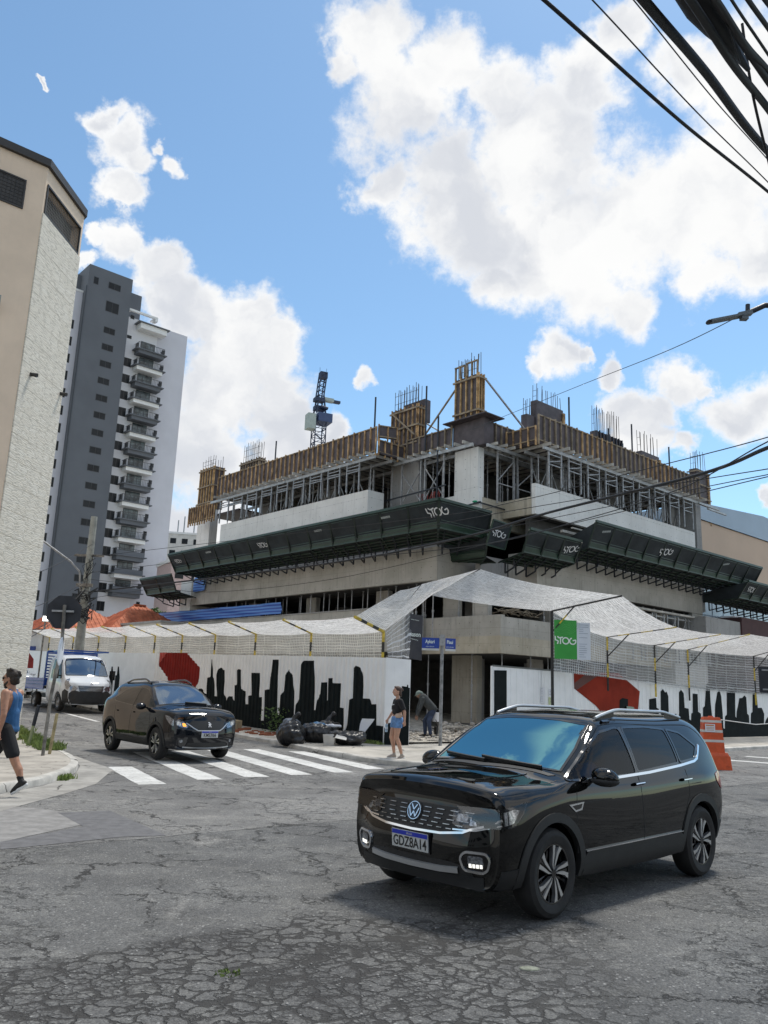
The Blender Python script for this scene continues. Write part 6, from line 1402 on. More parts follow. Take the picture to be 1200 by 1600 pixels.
# front fascia: grille, lamps, bumper
G_ = rounded([(-.66, .815), (.66, .815), (.63, .765), (.60, .70), (.50, .655), (.30, .632), (0, .625), (-.30, .632), (-.50, .655), (-.60, .70), (-.63, .765)], .02)
c.patch('grille', G_, 'x', M_plas, .003, .01)
for z, hw in ((.785, .60), (.752, .59), (.72, .57), (.688, .52), (.658, .42)):
    n = 9; 
    for i in range(-n, n+1):
        y = i*hw/n
        if abs(y) < .10 and .66 < z < .78: continue
        if i % 2 == 0: c.strip('grille_slat', [(y-hw/n*.55, z), (y+hw/n*.55, z)], .008, 'x', M_slat, .014, .0)
c.strip('grille_chrome', [(-.80, .765), (-.70, .715), (-.55, .668), (-.50, .645), (-.30, .618), (0, .610), (.30, .618), (.50, .645), (.55, .668), (.70, .715), (.80, .765)], .022, 'x', M_chr, .016, .004)
for sg, ax in ((1, 'y'), (-1, '-y')):
    HLx = [(sg*.40, .70), (sg*.39, .80), (sg*.60, .815), (sg*.795, .83), (sg*.80, .74), (sg*.62, .68), (sg*.46, .675)]
    hl_ = c.patch('headlight', HLx if sg > 0 else HLx, 'x', M_gblk, .004, .01)
    for a, z0, z1, m_ in ((.43, .72, .775, M_lamp), (.545, .70, .795, M_lamp2), (.665, .715, .80, M_lamp2)): c.patch('lamp_unit', rounded([(sg*a, z0), (sg*(a+.095), z0), (sg*(a+.095), z1), (sg*a, z1)], .012), 'x', m_, .006, .004, hl_)
    c.patch('lens', HLx, 'x', M_lens, .010, .004, hl_); c.strip('lamp_chrome', [(sg*.41, .66), (sg*.60, .668), (sg*.80, .725)], .014, 'x', M_chr, .014, .004)
    sd_ = c.patch('headlight', [(1.925, .69), (1.925, .83), (1.76, .86), (1.60, .885), (1.67, .80), (1.76, .72)], ax, M_gblk, .004, .01)
    c.patch('lamp_unit', [(1.89, .71), (1.89, .81), (1.75, .84), (1.70, .83), (1.77, .745)], ax, M_lamp2, .006, .004, sd_); c.patch('lens', [(1.925, .69), (1.925, .83), (1.76, .86), (1.60, .885), (1.67, .80), (1.76, .72)], ax, M_lens, .009, .003, sd_)
    fg = rounded([(sg*.52, .385), (sg*.49, .47), (sg*.53, .515), (sg*.68, .515), (sg*.72, .48), (sg*.70, .40), (sg*.66, .375)], .03)
    c.patch('fog_lamp_bezel', fg, 'x', M_gblk, .006, .01); fr_ = c.strip('fog_lamp_ring', fg, .022, 'x', M_chr, .018, .004, close=True)
    c.patch('fog_lamp', rounded([(sg*.56, .415), (sg*.55, .49), (sg*.66, .49), (sg*.67, .42)], .02), 'x', M_lamp, .012, .008)
    for k in range(4): c.patch('running_light', [(sg*(.565+k*.025), .41), (sg*(.565+k*.025), .435), (sg*(.583+k*.025), .435), (sg*(.583+k*.025), .41)], 'x', M_drl, .016, .006)
c.patch('lower_grille', rounded([(-.60, .30), (-.56, .40), (-.40, .425), (.40, .425), (.56, .40), (.60, .30)], .03), 'x', M_plas, .004, .01)
c.strip('bumper_strip', [(-.47, .375), (-.30, .362), (0, .356), (.30, .362), (.47, .375)], .05, 'x', M_sil, .022, .004)
c.patch('bumper_lip', [(-.66, .25), (-.66, .34), (-.40, .335), (0, .325), (.40, .335), (.66, .34), (.66, .25)], 'x', M_plas, .010, .02)
for z in (.305, .32): pass
# badge
p, n_ = c.hit('x', 0, .745); F = frame(p+n_*.018, (0, 1, 0), n_.cross(Vector((0, 1, 0))), n_)
b = MB(); b.lathe([(.060, -.01), (.066, .006), (.072, .006), (.076, -.01)], 32); b.xf(F); em = b.build('front_badge', M_chr, tc_, smooth=40)
b = MB().lathe([(0.001, .001), (.062, .001)], 28).xf(F); b.build('badge_disc', M_gblk, em)
b = MB(); w_ = .0095
for a, e in (((-.030, .047), (0, .006)), ((.030, .047), (0, .006)), ((-.053, .022), (-.024, -.048)), ((-.024, -.048), (0, -.008)), ((0, -.008), (.024, -.048)), ((.024, -.048), (.053, .022))): b.bar((*a, .005), (*e, .005), w_, .006)
b.xf(F).build('badge_letters', M_chr, em)
p, n_ = c.hit('x', 0, .52); plate(tc_, 'GDZ8A14', (p.x+.020, 0, .525), .40, .135)
MB().box((-.02, -.21, -.08), (.0, .21, .08)).xf(Matrix.Translation((p.x+.008, 0, .525))).build('plate_holder', M_gblk, tc_)
# mirrors
for sg in (1, -1):
    b = MB(); b.ell((.66, sg*.985, 1.045), (.085, .125, .075), 20, 12); o = b.build('mirror', M_cpb, tc_, smooth=True)
    for v in o.data.vertices:
        if v.co.x < .62: v.co.x = .62
        v.co.z += (v.co.y*sg-.985)*.10*-1 
    MB().box((.60, sg*.78, .99), (.68, sg*.90, 1.02)).build('mirror_foot', M_gblk, o); MB().ell((.66, sg*.985, 1.015), (.088, .128, .05), 16, 8).build('mirror_base', M_plas, o, smooth=True)
for x in (1.27, -1.38):
    for sg in (1, -1): tyre_wheel(tc_, (x, sg*.775, .335), sg, .335, .215, .225, 'x', steer=0)
# cabin
MB().box((-1.5, -.70, .45), (1.1, .70, .55)).build('cabin_floor', M_int, tc_)
b = MB(); b.box((.62, -.72, .60), (1.0, .72, .97)); b.ell((.72, 0, .97), (.22, .70, .06), 20, 8); b.build('dashboard', M_int, tc_, smooth=40)
for x, y in ((-.12, .36), (-.12, -.36), (-.95, .36), (-.95, -.36)):
    b = MB(); b.box((x-.25, y-.24, .55), (x+.27, y+.24, .72)); s0 = len(b.v); b.ell((0, 0, .32), (.09, .25, .36), 14, 9); b.ell((-.02, 0, .76), (.055, .13, .10), 12, 8); b.xf(Matrix.Translation((x-.22, y, .62)) @ Matrix.Rotation(radians(-14), 4, 'Y'), s0); b.build('seat', M_seat, tc_, smooth=40)
sw = MB().lathe([(.17, -.012), (.185, 0), (.17, .012), (.16, 0), (.17, -.012)], 28); sw.box((-.16, -.02, -.01), (.16, .02, .01)); sw.xf(Matrix.Translation((.50, .36, .93)) @ Matrix.Rotation(radians(-65), 4, 'Y')).build('steering_wheel', M_gblk, tc_)
b = MB(); b.bar((.28, 0, 1.40), (.30, 0, 1.46), .03); b.box((.27, -.11, 1.34), (.30, .11, 1.40)); b.build('inner_mirror', M_int, tc_)
c.strip('aerial', [(-1.50, .0), (-1.66, .0)], .03, 'z', M_gblk, .06, 0)
tl = [(-1.97, .80), (-1.90, .82), (-1.80, .90), (-1.80, .96), (-1.90, .98), (-1.96, .98)]
for ax in ('y', '-y'): c.patch('tail_light', tl, ax, mat('tail light red', (.30, .01, .01), .15, var=0, coat=.6), .006)
# ---------------------------------------------------------------- second car: dark crossover on the zebra crossing
def xo_stations():
    st = _suv0(); out = []
    for k, s in enumerate(st):
        r = []
        for i, (x, y, z) in enumerate(s):
            if k >= 9: z = z+(.02 if i > 5 else 0)-(.05*sstep(1.75, 2.03, x) if i > 5 else 0); y = y*(1-.05*sstep(1.4, 2.0, x)*(1 if i > 2 else 0))
            if i >= 7 and k in (2, 3, 4): z += .02
            if i >= 6 and x < -1.4: z += .03
            if z > 1.0: y *= 1-.16*(z-1.0)
            if x < -.6 and z > 1.2: z -= .10*((-x-.6)/1.4)**1.5
            if x < -.8 and .8 < z < 1.1: z += .05
            x = x*.985 if x > 0 else x*.97
            r.append((x, y*.985, z))
        out.append(r)
    return out
def xo_cap(y, z, x, t_):
    xc = 2.05+.04*math.exp(-((z-.52)/.2)**2)-(.25*max(0, z-.66)); xx = xc-.26*(abs(y)/.80)**2.2; k = min(1, (1-t_)*5); return x*(1-k)+xx*k
pe = thing('car', 'black crossover with lit amber indicator standing on the zebra crossing', 'car', (-4.98, 19.9, .02), 0)
PW_f = rounded([(.92, 1.02), (.56, 1.24), (.26, 1.38), (-.04, 1.425), (-.10, 1.42), (-.14, 1.03)], .04); PW_r = rounded([(-.20, 1.035), (-.16, 1.42), (-.62, 1.42), (-.95, 1.36), (-1.12, 1.28), (-1.34, 1.15), (-1.20, 1.10)], .04)
c2 = car_common(pe, xo_stations(), xo_cap, M_cpn, (1.22, -1.32), .33, .33, .375, [])
for ax in ('y', '-y'):
    for nm, w_ in (('front_window', PW_f), ('rear_window', PW_r)): c2.patch(nm, w_, ax, M_dglass, .003, .004, smooth=True); c2.strip('window_frame', w_, .02, ax, M_gblk, .006, .008, close=True)
    for x in (1.22, -1.32): arch_trim(c2, x, .33, .373, .43, -8, 188, ax, M_plas)
    c2.patch('sill_trim', [(.78, .28), (.78, .38), (-.88, .40), (-.92, .30)], ax, M_plas, .012, .04)
    for ln in ([(.88, .42), (.90, .62), (.86, .98)], [(-.17, .42), (-.17, 1.01)], [(-.88, .50), (-1.1, .80), (-1.1, 1.05)]): c2.strip('panel_gap', ln, .008, ax, M_black, .0015, .004)
    for x in (0, -.92): c2.strip('door_handle', [(x, .90), (x-.16, .905)], .03, ax, M_cpn, .028, .0)
PWS = [(-.67, 1.08), (-.40, 1.11), (0, 1.125), (.40, 1.11), (.67, 1.08), (.63, 1.25), (.55, 1.44), (.30, 1.475), (0, 1.482), (-.30, 1.475), (-.55, 1.44), (-.63, 1.25)]
c2.patch('windscreen', PWS, 'x', M_wind2, .003, .004, step=.08); c2.strip('windscreen_seal', PWS, .03, 'x', M_gblk, .005, .01, close=True); c2.strip('wiper', [(.5, 1.10), (-.05, 1.13)], .02, 'x', M_plas, .03, 0)
c2.patch('grille', rounded([(-.42, .80), (0, .815), (.42, .80), (.36, .68), (.26, .63), (-.26, .63), (-.36, .68)], .03), 'x', M_plas, .006, .01)
c2.strip('grille_chrome', [(-.50, .76), (-.36, .665), (-.26, .615), (.26, .615), (.36, .665), (.50, .76)], .022, 'x', M_sil, .014, .004)
for sg, ax in ((1, 'y'), (-1, '-y')):
    hl_ = c2.patch('headlight', [(sg*.46, .70), (sg*.50, .66), (sg*.62, .68), (sg*.72, .73), (sg*.735, .80), (sg*.68, .835), (sg*.56, .79)], 'x', M_lamp, .006, .01)
    c2.patch('lamp_unit', rounded([(sg*.60, .70), (sg*.69, .72), (sg*.70, .80), (sg*.62, .79)], .03), 'x', mat('clear lamp', (.85, .83, .76), .2, var=.3, scale=40), .010, .004, hl_)
    if sg < 0: c2.patch('indicator', rounded([(sg*.50, .69), (sg*.57, .69), (sg*.58, .76), (sg*.52, .75)], .02), 'x', M_amb, .012, .004, hl_)
    c2.patch('headlight', [(1.87, .70), (1.86, .82), (1.70, .885), (1.56, .90), (1.64, .82), (1.78, .73)], ax, M_lamp, .006, .01)
    c2.patch('fog_lamp', rounded([(sg*.56, .38), (sg*.56, .44), (sg*.62, .44), (sg*.62, .38)], .02), 'x', M_lamp, .010, .01)
    b = MB(); b.ell((.60, sg*.97, 1.04), (.08, .12, .07), 16, 10); o = b.build('mirror', M_cpn, pe, smooth=True); MB().box((.56, sg*.78, 1.0), (.62, sg*.9, 1.03)).build('mirror_foot', M_gblk, o)
    for x in (1.22, -1.32): tyre_wheel(pe, (x, sg*.755, .33), sg, .33, .21, .215, 'x')
for sg in (1, -1):
    rl = MB(); pts = []
    for i in range(15):
        t_ = i/14; x = .05-1.35*t_; p = c2.hit('z', x, sg*.50)[0]; pts.append((x, sg*.52, p.z+.01+.06*min(1, 4*t_, 4*(1-t_))))
    rl.tube(pts, .02, 8); rl.build('roof_rail', M_gblk, pe, smooth=60)
c2.patch('lower_grille', rounded([(-.50, .28), (-.46, .38), (.46, .38), (.50, .28)], .03), 'x', M_plas, .006, .01)
c2.strip('bumper_strip', [(-.55, .29), (0, .275), (.55, .29)], .03, 'x', M_sil, .014, .004)
p, n_ = c2.hit('x', 0, .53); plate(pe, 'KMS3I66', (p.x+.02, 0, .545), .40, .13)
p, n_ = c2.hit('x', 0, .725); F = frame(p+n_*.02, (0, 1, 0), n_.cross(Vector((0, 1, 0))), n_); b = MB()
for a, e in (((-.03, -.055), (-.01, -.01)), ((-.01, -.01), (-.025, .02)), ((.03, -.055), (.012, -.01)), ((-.01, -.01), (.012, .04)), ((.012, .04), (-.03, .05)), ((.012, .02), (.04, .01)), ((.012, -.01), (.012, .04))): b.bar((*a, 0), (*e, 0), .014, .01)
b.xf(F).build('front_badge', M_chr, pe)
pe.rotation_euler = (0, 0, radians(-50)); pe.scale = (1.0, 1.0, 1.07)
# ---------------------------------------------------------------- white cab lorry with blue flatbed
TG = gz(-12.8, 34.9)
tk = thing('flatbed_truck', 'white cab truck with blue flatbed parked uphill behind the black crossover', 'truck', (-12.8, 34.9, TG), 0)
lo = [(0, .32), (.5, .32), (.88, .34), (.99, .50), (1.02, .80)]
tst = [S_(-.40, [(0, .32), (.5, .32), (.85, .34), (.97, .5), (1.0, .8), (1.0, 1.15), (.98, 1.30), (.95, 1.75), (.86, 2.14), (.55, 2.22), (0, 2.24)]),
 S_(.0, lo+[(1.02, 1.15), (1.0, 1.32), (.965, 1.75), (.88, 2.17), (.56, 2.26), (0, 2.28)]),
 S_(.55, lo+[(1.02, 1.15), (1.0, 1.32), (.96, 1.75), (.87, 2.15), (.56, 2.24), (0, 2.27)]),
 S_([.95]*5+[.95, .95, .90, .82, .85, .88], lo+[(1.02, 1.13), (1.0, 1.28), (.955, 1.68), (.84, 2.08), (.55, 2.15), (0, 2.18)]),
 S_([1.3]*5+[1.32, 1.34, 1.22, 1.12, 1.15, 1.2], lo+[(1.01, 1.10), (.985, 1.22), (.93, 1.55), (.85, 1.80), (.56, 1.85), (0, 1.87)]),
 S_([1.62, 1.62, 1.58, 1.58, 1.58, 1.62, 1.62, 1.56, 1.50, 1.54, 1.6], [(0, .30), (.5, .30), (.86, .32), (.97, .48), (.99, .78), (.97, 1.05), (.94, 1.16), (.90, 1.28), (.84, 1.35), (.55, 1.38), (0, 1.40)]),
 S_([2.02, 2.0, 1.92, 1.90, 1.88, 1.84, 1.82, 1.84, 1.88, 1.96, 2.0], [(0, .28), (.5, .28), (.78, .30), (.88, .46), (.90, .74), (.89, .96), (.86, 1.05), (.80, 1.10), (.72, 1.12), (.5, 1.13), (0, 1.14)]),
 S_([2.10, 2.08, 1.99, 1.97, 1.95, 1.92, 1.91, 1.92, 1.95, 2.03, 2.07], [(0, .30), (.48, .30), (.72, .32), (.82, .47), (.84, .72), (.83, .90), (.80, .97), (.74, 1.01), (.66, 1.03), (.46, 1.04), (0, 1.05)])]
c3 = car_common(tk, tst, lambda y, z, x, t_: (lambda k, xx: x*(1-k)+xx*k)(min(1, (1-t_)*5), 2.12+.03*math.exp(-((z-.5)/.25)**2)-.22*(abs(y)/.85)**2.4-(max(0, z-.8))*.15), M_cpw, (1.15,), .35, .35, .43, [])
for ax in ('y', '-y'):
    w_ = rounded([(1.30, 1.30), (.88, 2.02), (.10, 2.06), (.06, 1.28)], .05); c3.patch('side_window', w_, ax, M_dglass, .004, .004); c3.strip('window_frame', w_, .03, ax, M_gblk, .007, .008, close=True)
    for ln in ([(1.36, .62), (1.40, 1.2)], [(.0, .45), (.0, 2.1)]): c3.strip('panel_gap', ln, .01, ax, M_black, .002, .004)
    c3.patch('bumper_corner', [(1.60, .32), (1.60, .78), (1.75, .88), (1.92, .80), (1.96, .36)], ax, M_plas, .008, .02)
tw_s = rounded([(-.86, 1.42), (0, 1.44), (.86, 1.42), (.80, 1.95), (.74, 2.08), (0, 2.13), (-.74, 2.08), (-.80, 1.95)], .05)
c3.patch('windscreen', tw_s, 'x', M_wind2, .004, .004, step=.1); c3.strip('windscreen_seal', tw_s, .04, 'x', M_gblk, .007, .01, close=True)
c3.patch('bumper', [(-.84, .31), (-.84, .72), (-.68, .86), (-.5, .80), (.5, .80), (.68, .86), (.84, .72), (.84, .31)], 'x', M_plas, .010, .02)
c3.patch('grille', rounded([(-.52, 1.02), (.52, 1.02), (.46, .80), (-.46, .80)], .03), 'x', M_gblk, .014, .02)
for z in (.84, .89, .94, .99): c3.strip('grille_slat', [(-.48, z), (.48, z)], .014, 'x', M_sil, .026, 0)
for sg in (1, -1):
    c3.patch('headlight', [(sg*.52, .92), (sg*.60, .84), (sg*.74, .80), (sg*.80, .86), (sg*.80, 1.0), (sg*.66, 1.02)], 'x', M_lamp, .014, .02)
    c3.patch('headlight', [(1.94, .84), (1.92, 1.0), (1.72, 1.22), (1.60, 1.30), (1.66, 1.12), (1.80, .90)], 'y' if sg > 0 else '-y', M_lamp, .010, .02)
    b = MB(); b.box((1.06, sg*1.06, 1.28), (1.18, sg*1.26, 1.66)); b.bar((1.0, sg*.98, 1.4), (1.1, sg*1.1, 1.42), .04); b.build('mirror', M_gblk, tk)
    tyre_wheel(tk, (1.15, sg*.88, .35), sg, .35, .22, .20, 'van', mat('steel wheel', (.25,.26,.27), .5, metal=.4))
    tyre_wheel(tk, (-2.0, sg*.86, .35), sg, .35, .26, .20, 'van', mat('steel wheel', (.25,.26,.27)))
F = frame((2.05, 0, 1.07), (0, 1, 0), (0, 0, 1), (1, 0, 0)); b = MB()
for a, e in (((0, .07), (.05, 0)), ((.05, 0), (0, -.07)), ((0, -.07), (-.05, 0)), ((-.05, 0), (0, .07))): b.bar((*a, 0), (*e, 0), .018, .02)
b.xf(F).build('front_badge', M_chr, tk)
MB().box((2.10, -.17, .50), (2.13, .17, .62)).build('number_plate', mat('grey plate', (.45, .42, .42), .5, var=.1), tk)
bd = MB(); bd.box((-3.9, -1.08, .86), (-.50, 1.08, .95)); bd.build('bed_floor', M_plas, tk)
MB().box((-4.2, -.45, .45), (-.4, .45, .60)).build('chassis', M_plas, tk)
for y0, y1 in ((-1.10, -1.06), (1.06, 1.10)):
    sb_ = MB().box((-3.9, y0, .80), (-.52, y1, 1.28)).build('drop_side', M_cblue, tk); b = MB()
    for z in (1.0, 1.14): b.box((-3.88, y0-.012 if y0 < 0 else y1, z), (-.54, y0-.001 if y0 < 0 else y1+.012, z+.035))
    b.build('side_ribs', mat('pale blue rib', (.06, .12, .28), .5), sb_)
MB().box((-3.94, -1.08, .80), (-3.90, 1.08, 1.28)).build('tailboard', M_cblue, tk)
b = MB(); 
for k in range(9): z = 1.35+k*.12; b.bar((-.62, -1.05, z), (-.62, 1.05, z), .05)
for y in (-1.05, 1.05): b.bar((-.62, y, .9), (-.62, y, 2.38), .07)
b.bar((-.62, -1.05, 2.38), (-.62, 1.05, 2.38), .08); b.bar((-.6, -.9, 2.40), (1.0, -.9, 2.42), .06); b.bar((-.6, .9, 2.40), (1.0, .9, 2.42), .06); b.bar((1.0, -.95, 2.42), (1.0, .95, 2.42), .06)
b.build('headboard', M_cblue, tk)
tk.rotation_euler = (0, 0, radians(-51))
# ---------------------------------------------------------------- pale car parked behind the lorry
pc = dup(pe, (-18.9, 42.5, gz(-18.5, 42.2)), radians(-56), 'pale silver car parked behind the truck, mostly hidden by the corner building')
for o in pc.children:
    if o.data and o.data.materials and o.data.materials[0] == M_cpn: o.data = o.data.copy(); o.data.materials[0] = M_cpw
for nm in ('number_plate', 'front_badge'):
    for o in list(pc.children):
        if o.name.startswith(nm):
            for k in list(o.children): bpy.data.objects.remove(k)
            bpy.data.objects.remove(o)

# ================================================================ PEOPLE
def caps_mesh(caps, voxel, smooth=4, cuts=(), name='body'):
    """union of tapered capsules (p0, r0, p1, r1) and ellipsoids ('e', centre, radii[, matrix]) grown into one skin"""
    b = MB()
    for c in caps:
        if c[0] == 'e': b.ell(c[1], c[2], 20, 14, c[3] if len(c) > 3 else None); continue
        p0, r0, p1, r1 = Vector(c[0]), c[1], Vector(c[2]), c[3]; d = p1-p0; L_ = max(d.length, 1e-5); q_ = Vector((0,0,1)).rotation_difference(d.normalized()).to_matrix()
        prof = []
        for i in range(6): a = -pi/2+pi/2*i/5; prof.append((r0*cos(a), r0*sin(a)))
        for i in range(6): a = pi/2*i/5; prof.append((r1*cos(a), L_+r1*sin(a)))
        s0 = len(b.v); b.lathe([(max(r, 1e-4), h) for r, h in prof], 16); M_ = q_.to_4x4(); M_.translation = p0; b.xf(M_, s0)
        n = len(prof); b.f.append(tuple(range(s0, s0+16))[::-1]); b.mi.append(0); b.f.append(tuple(range(s0+(n-1)*16, s0+n*16))); b.mi.append(0)
    me = b.mesh(name, M_plas, True, True)
    o = bpy.data.objects.new('tmp', me); COL.objects.link(o)
    m = o.modifiers.new('r', 'REMESH'); m.mode = 'VOXEL'; m.voxel_size = voxel; m.use_smooth_shade = True
    m2 = o.modifiers.new('s', 'SMOOTH'); m2.factor = .5; m2.iterations = smooth
    dg = bpy.context.evaluated_depsgraph_get(); dg.update(); r = bpy.data.meshes.new_from_object(o.evaluated_get(dg)); bpy.data.objects.remove(o)
    if cuts:
        bm = bmesh.new(); bm.from_mesh(r)
        for co, no in cuts: bmesh.ops.bisect_plane(bm, geom=bm.verts[:]+bm.edges[:]+bm.faces[:], plane_co=co, plane_no=no, clear_outer=True)
        bm.to_mesh(r); bm.free()
    r.polygons.foreach_set('use_smooth', [True]*len(r.polygons)); return r
def organic(name, caps, m, parent, voxel=.01, smooth=4, cuts=()):
    me = caps_mesh(caps, voxel, smooth, cuts, name); me.materials.clear(); me.materials.append(m); return link(name, me, parent)
def skin_mat(name, col):
    m = mat(name, col, .5, var=.12, scale=14, bump=.1, bscale=120); b = m.node_tree.nodes['Principled BSDF']; b.inputs['Subsurface Weight'].default_value = .12; b.inputs['Subsurface Radius'].default_value = (.02, .008, .004); return m
M_sk1 = skin_mat('tanned skin', (.42, .215, .135)); M_sk2 = skin_mat('light skin', (.50, .28, .19)); M_sk3 = skin_mat('brown skin', (.22, .12, .08))
M_hair = mat('dark brown hair', (.022, .014, .009), .6, var=.5, scale=40, bump=.6, bscale=90); M_hair2 = mat('auburn hair', (.06, .03, .02), .6, var=.5, scale=40, bump=.5, bscale=90)
def hand(w, d, side, s=1.0, curl=.8, palm=None):
    """palm and five separate fingers; w wrist, d direction of the fingers, side = direction towards the thumb"""
    w = Vector(w); d = Vector(d).normalized(); t_ = Vector(side); t_ = (t_-d*t_.dot(d)).normalized(); n = d.cross(t_).normalized() if palm is None else Vector(palm).normalized()
    c = [(w, .026*s, w+d*.03*s, .030*s), (w+d*.02*s+t_*.018*s, .017*s, w+d*.085*s+t_*.026*s, .014*s), (w+d*.02*s-t_*.012*s, .017*s, w+d*.082*s-t_*.026*s, .013*s), (w+d*.03*s, .018*s, w+d*.088*s, .014*s)]
    for i, (o, L_) in enumerate(((.030, .070), (.010, .080), (-.010, .074), (-.029, .058))):
        b0 = w+d*.085*s+t_*o*s; a1 = curl*(.5+.1*i); a2 = curl*(1.15+.1*i); a3 = curl*(1.6+.1*i); p = b0; r = .0095*s
        for a, f in ((a1, .45), (a2, .32), (a3, .25)): q_ = p+(d*cos(a)+n*sin(a))*L_*f*s; c.append((p, r, q_, r*.92)); p = q_; r *= .92
    b0 = w+d*.025*s+t_*.028*s; m1 = b0+(d*.7+t_*.7+n*.25).normalized()*.035*s; m2 = m1+(d*.9+t_*.15+n*.5).normalized()*.032*s; c += [(b0, .014*s, m1, .011*s), (m1, .011*s, m2, .009*s)]
    return c
def head_caps(c, s=1.0, f=Vector((1,0,0)), jaw=1.0):
    """c = centre of the skull, f = facing; returns capsules for skull, jaw, nose, ears, neck stub"""
    c = Vector(c); f = f.normalized(); u = Vector((0,0,1)); u = (u-f*u.dot(f)).normalized(); l = u.cross(f)
    R = Matrix((f, l, u)).transposed()
    def P(x, y, z): return c+R @ Vector((x*s, y*s, z*s))
    return [('e', P(-.008, 0, .025), (.098*s, .076*s, .098*s), R), ('e', P(.030, 0, -.035), (.062*s, .058*s, .078*s), R), (P(.055, 0, -.088), .026*s*jaw, P(.040, 0, -.06), .035*s), (P(.040, .03, -.08), .022*s, P(-.01, .055, -.05), .025*s), (P(.040, -.03, -.08), .022*s, P(-.01, -.055, -.05), .025*s),
            (P(.088, 0, .012), .009*s, P(.112, 0, -.022), .013*s), (P(.100, .012, -.026), .008*s, P(.100, -.012, -.026), .008*s), (P(.088, -.03, .030), .012*s, P(.088, .03, .030), .012*s), (P(.090, -.016, -.055), .008*s, P(.090, .016, -.055), .008*s), (P(.086, -.014, -.066), .008*s, P(.086, .014, -.066), .008*s),
            ('e', P(-.008, .078, -.008), (.018*s, .009*s, .032*s), R), ('e', P(-.008, -.078, -.008), (.018*s, .009*s, .032*s), R), ('e', P(.062, .035, -.022), (.02*s, .02*s, .022*s), R), ('e', P(.062, -.035, -.022), (.02*s, .02*s, .022*s), R)], P, R
def eyes(P, R, s, root, body):
    b = MB()
    for y in (-.030, .030): b.ell(P(.078, y, .006), (.012*s, .014*s, .009*s), 10, 7)
    b.build('eyes', mat('eye white', (.6, .58, .55), .3, var=0), root, smooth=True); b = MB()
    for y in (-.030, .030): b.ell(P(.0875, y, .006), (.004*s, .007*s, .007*s), 10, 7)
    b.build('irises', mat('iris dark', (.03, .018, .01), .2, var=0), root, smooth=True); b = MB()
    for y in (-.031, .031): b.bar(P(.094, y-.018*(1 if y > 0 else 1), .032), P(.094, y+.018, .034), .006, .007)
    b.build('eyebrows', M_hair, root)
V_ = Vector
# ---- man walking out of the picture on the left (built facing +x, turned to face left)
mn = thing('person', 'man in blue tank top and black shorts walking out at the left edge', 'person', (-5.42, 12.33, .0), radians(176))
hipL, hipR = V_((-.01, .095, .93)), V_((.01, -.095, .93))
kT, aT = V_((-.235, .10, .47)), V_((-.345, .105, .245)); kF, aF = V_((.26, -.09, .52)), V_((.33, -.09, .12))
hc, P_, R_ = head_caps((.055, .0, 1.655), 1.06)
shL, shR = V_((.0, .20, 1.445)), V_((.0, -.20, 1.445)); eL, wL = V_((-.055, .275, 1.15)), V_((-.02, .275, .90)); eR, wR = V_((.10, -.27, 1.17)), V_((.30, -.25, 1.05))
sk = hc+[((.0, 0, 1.42), .062, (.035, 0, 1.58), .056), ((0, 0, 1.0), .135, (.0, 0, 1.15), .125), ((0, .06, 1.2), .105, (-.0, .07, 1.36), .115), ((0, -.06, 1.2), .105, (-.0, -.07, 1.36), .115), ((0, .0, 1.38), .10, (0, .12, 1.43), .07), ((0, .0, 1.38), .10, (0, -.12, 1.43), .07), ('e', (0, 0, .95), (.125, .165, .12)),
  (shL, .066, eL, .043), (eL, .043, V_(eL).lerp(wL, .35), .042), (V_(eL).lerp(wL, .35), .042, wL, .026), (shR, .066, eR, .043), (eR, .043, V_(eR).lerp(wR, .35), .042), (V_(eR).lerp(wR, .35), .042, wR, .026),
  (hipL, .095, kT, .060), (kT, .058, V_(kT).lerp(aT, .4)+V_((-.015,0,0)), .058), (V_(kT).lerp(aT, .4)+V_((-.015,0,0)), .058, aT, .036), (hipR, .095, kF, .060), (kF, .058, V_(kF).lerp(aF, .4)+V_((-.02,0,0)), .058), (V_(kF).lerp(aF, .4)+V_((-.02,0,0)), .058, aF, .036)]
sk += hand(wL, (.05, .0, -1), (1, .2, 0), 1.0, 1.15, (.0, -1, 0))+hand(wR, (.8, .1, .2), (0, .3, 1), 1.0, .9, (0, 1, -.2))
organic('body', sk, M_sk1, mn, .0075, 3)
M_tank = mat('blue tank top', (.022, .10, .24), .8, var=.2, scale=6, bump=.4, bscale=14); M_bcl = mat('black cloth', (.009, .009, .011), .85, var=.2, scale=8, bump=.4, bscale=18)
organic('tank_top', [((0, 0, .93), .152, (.0, 0, 1.15), .140), ((0, .06, 1.2), .120, (-.0, .065, 1.36), .126), ((0, -.06, 1.2), .120, (-.0, -.065, 1.36), .126), ((-.005, .095, 1.38), .075, (-.005, .10, 1.475), .035), ((-.005, -.095, 1.38), .075, (-.005, -.10, 1.475), .035), ('e', (-.01, 0, .93), (.145, .18, .12))], M_tank, mn, .009, 3, [((0,0,.90), (0,0,-1)), ((0,.148,1.3), (0,1,.12)), ((0,-.148,1.3), (0,-1,.12))])
organic('shorts', [('e', (0, 0, .93), (.143, .182, .12)), (hipL, .118, V_(hipL).lerp(kT, .72), .098), (hipR, .118, V_(hipR).lerp(kF, .72), .098)], M_bcl, mn, .01, 3, [(V_(hipL).lerp(kT, .80)+V_((0,0,-.02)), V_((-.10, 0, -1)))])
M_shoe = mat('black running shoe', (.012, .012, .013), .6, var=.2, scale=20); M_sole = mat('white shoe sole', (.72, .73, .72), .6, var=.05)
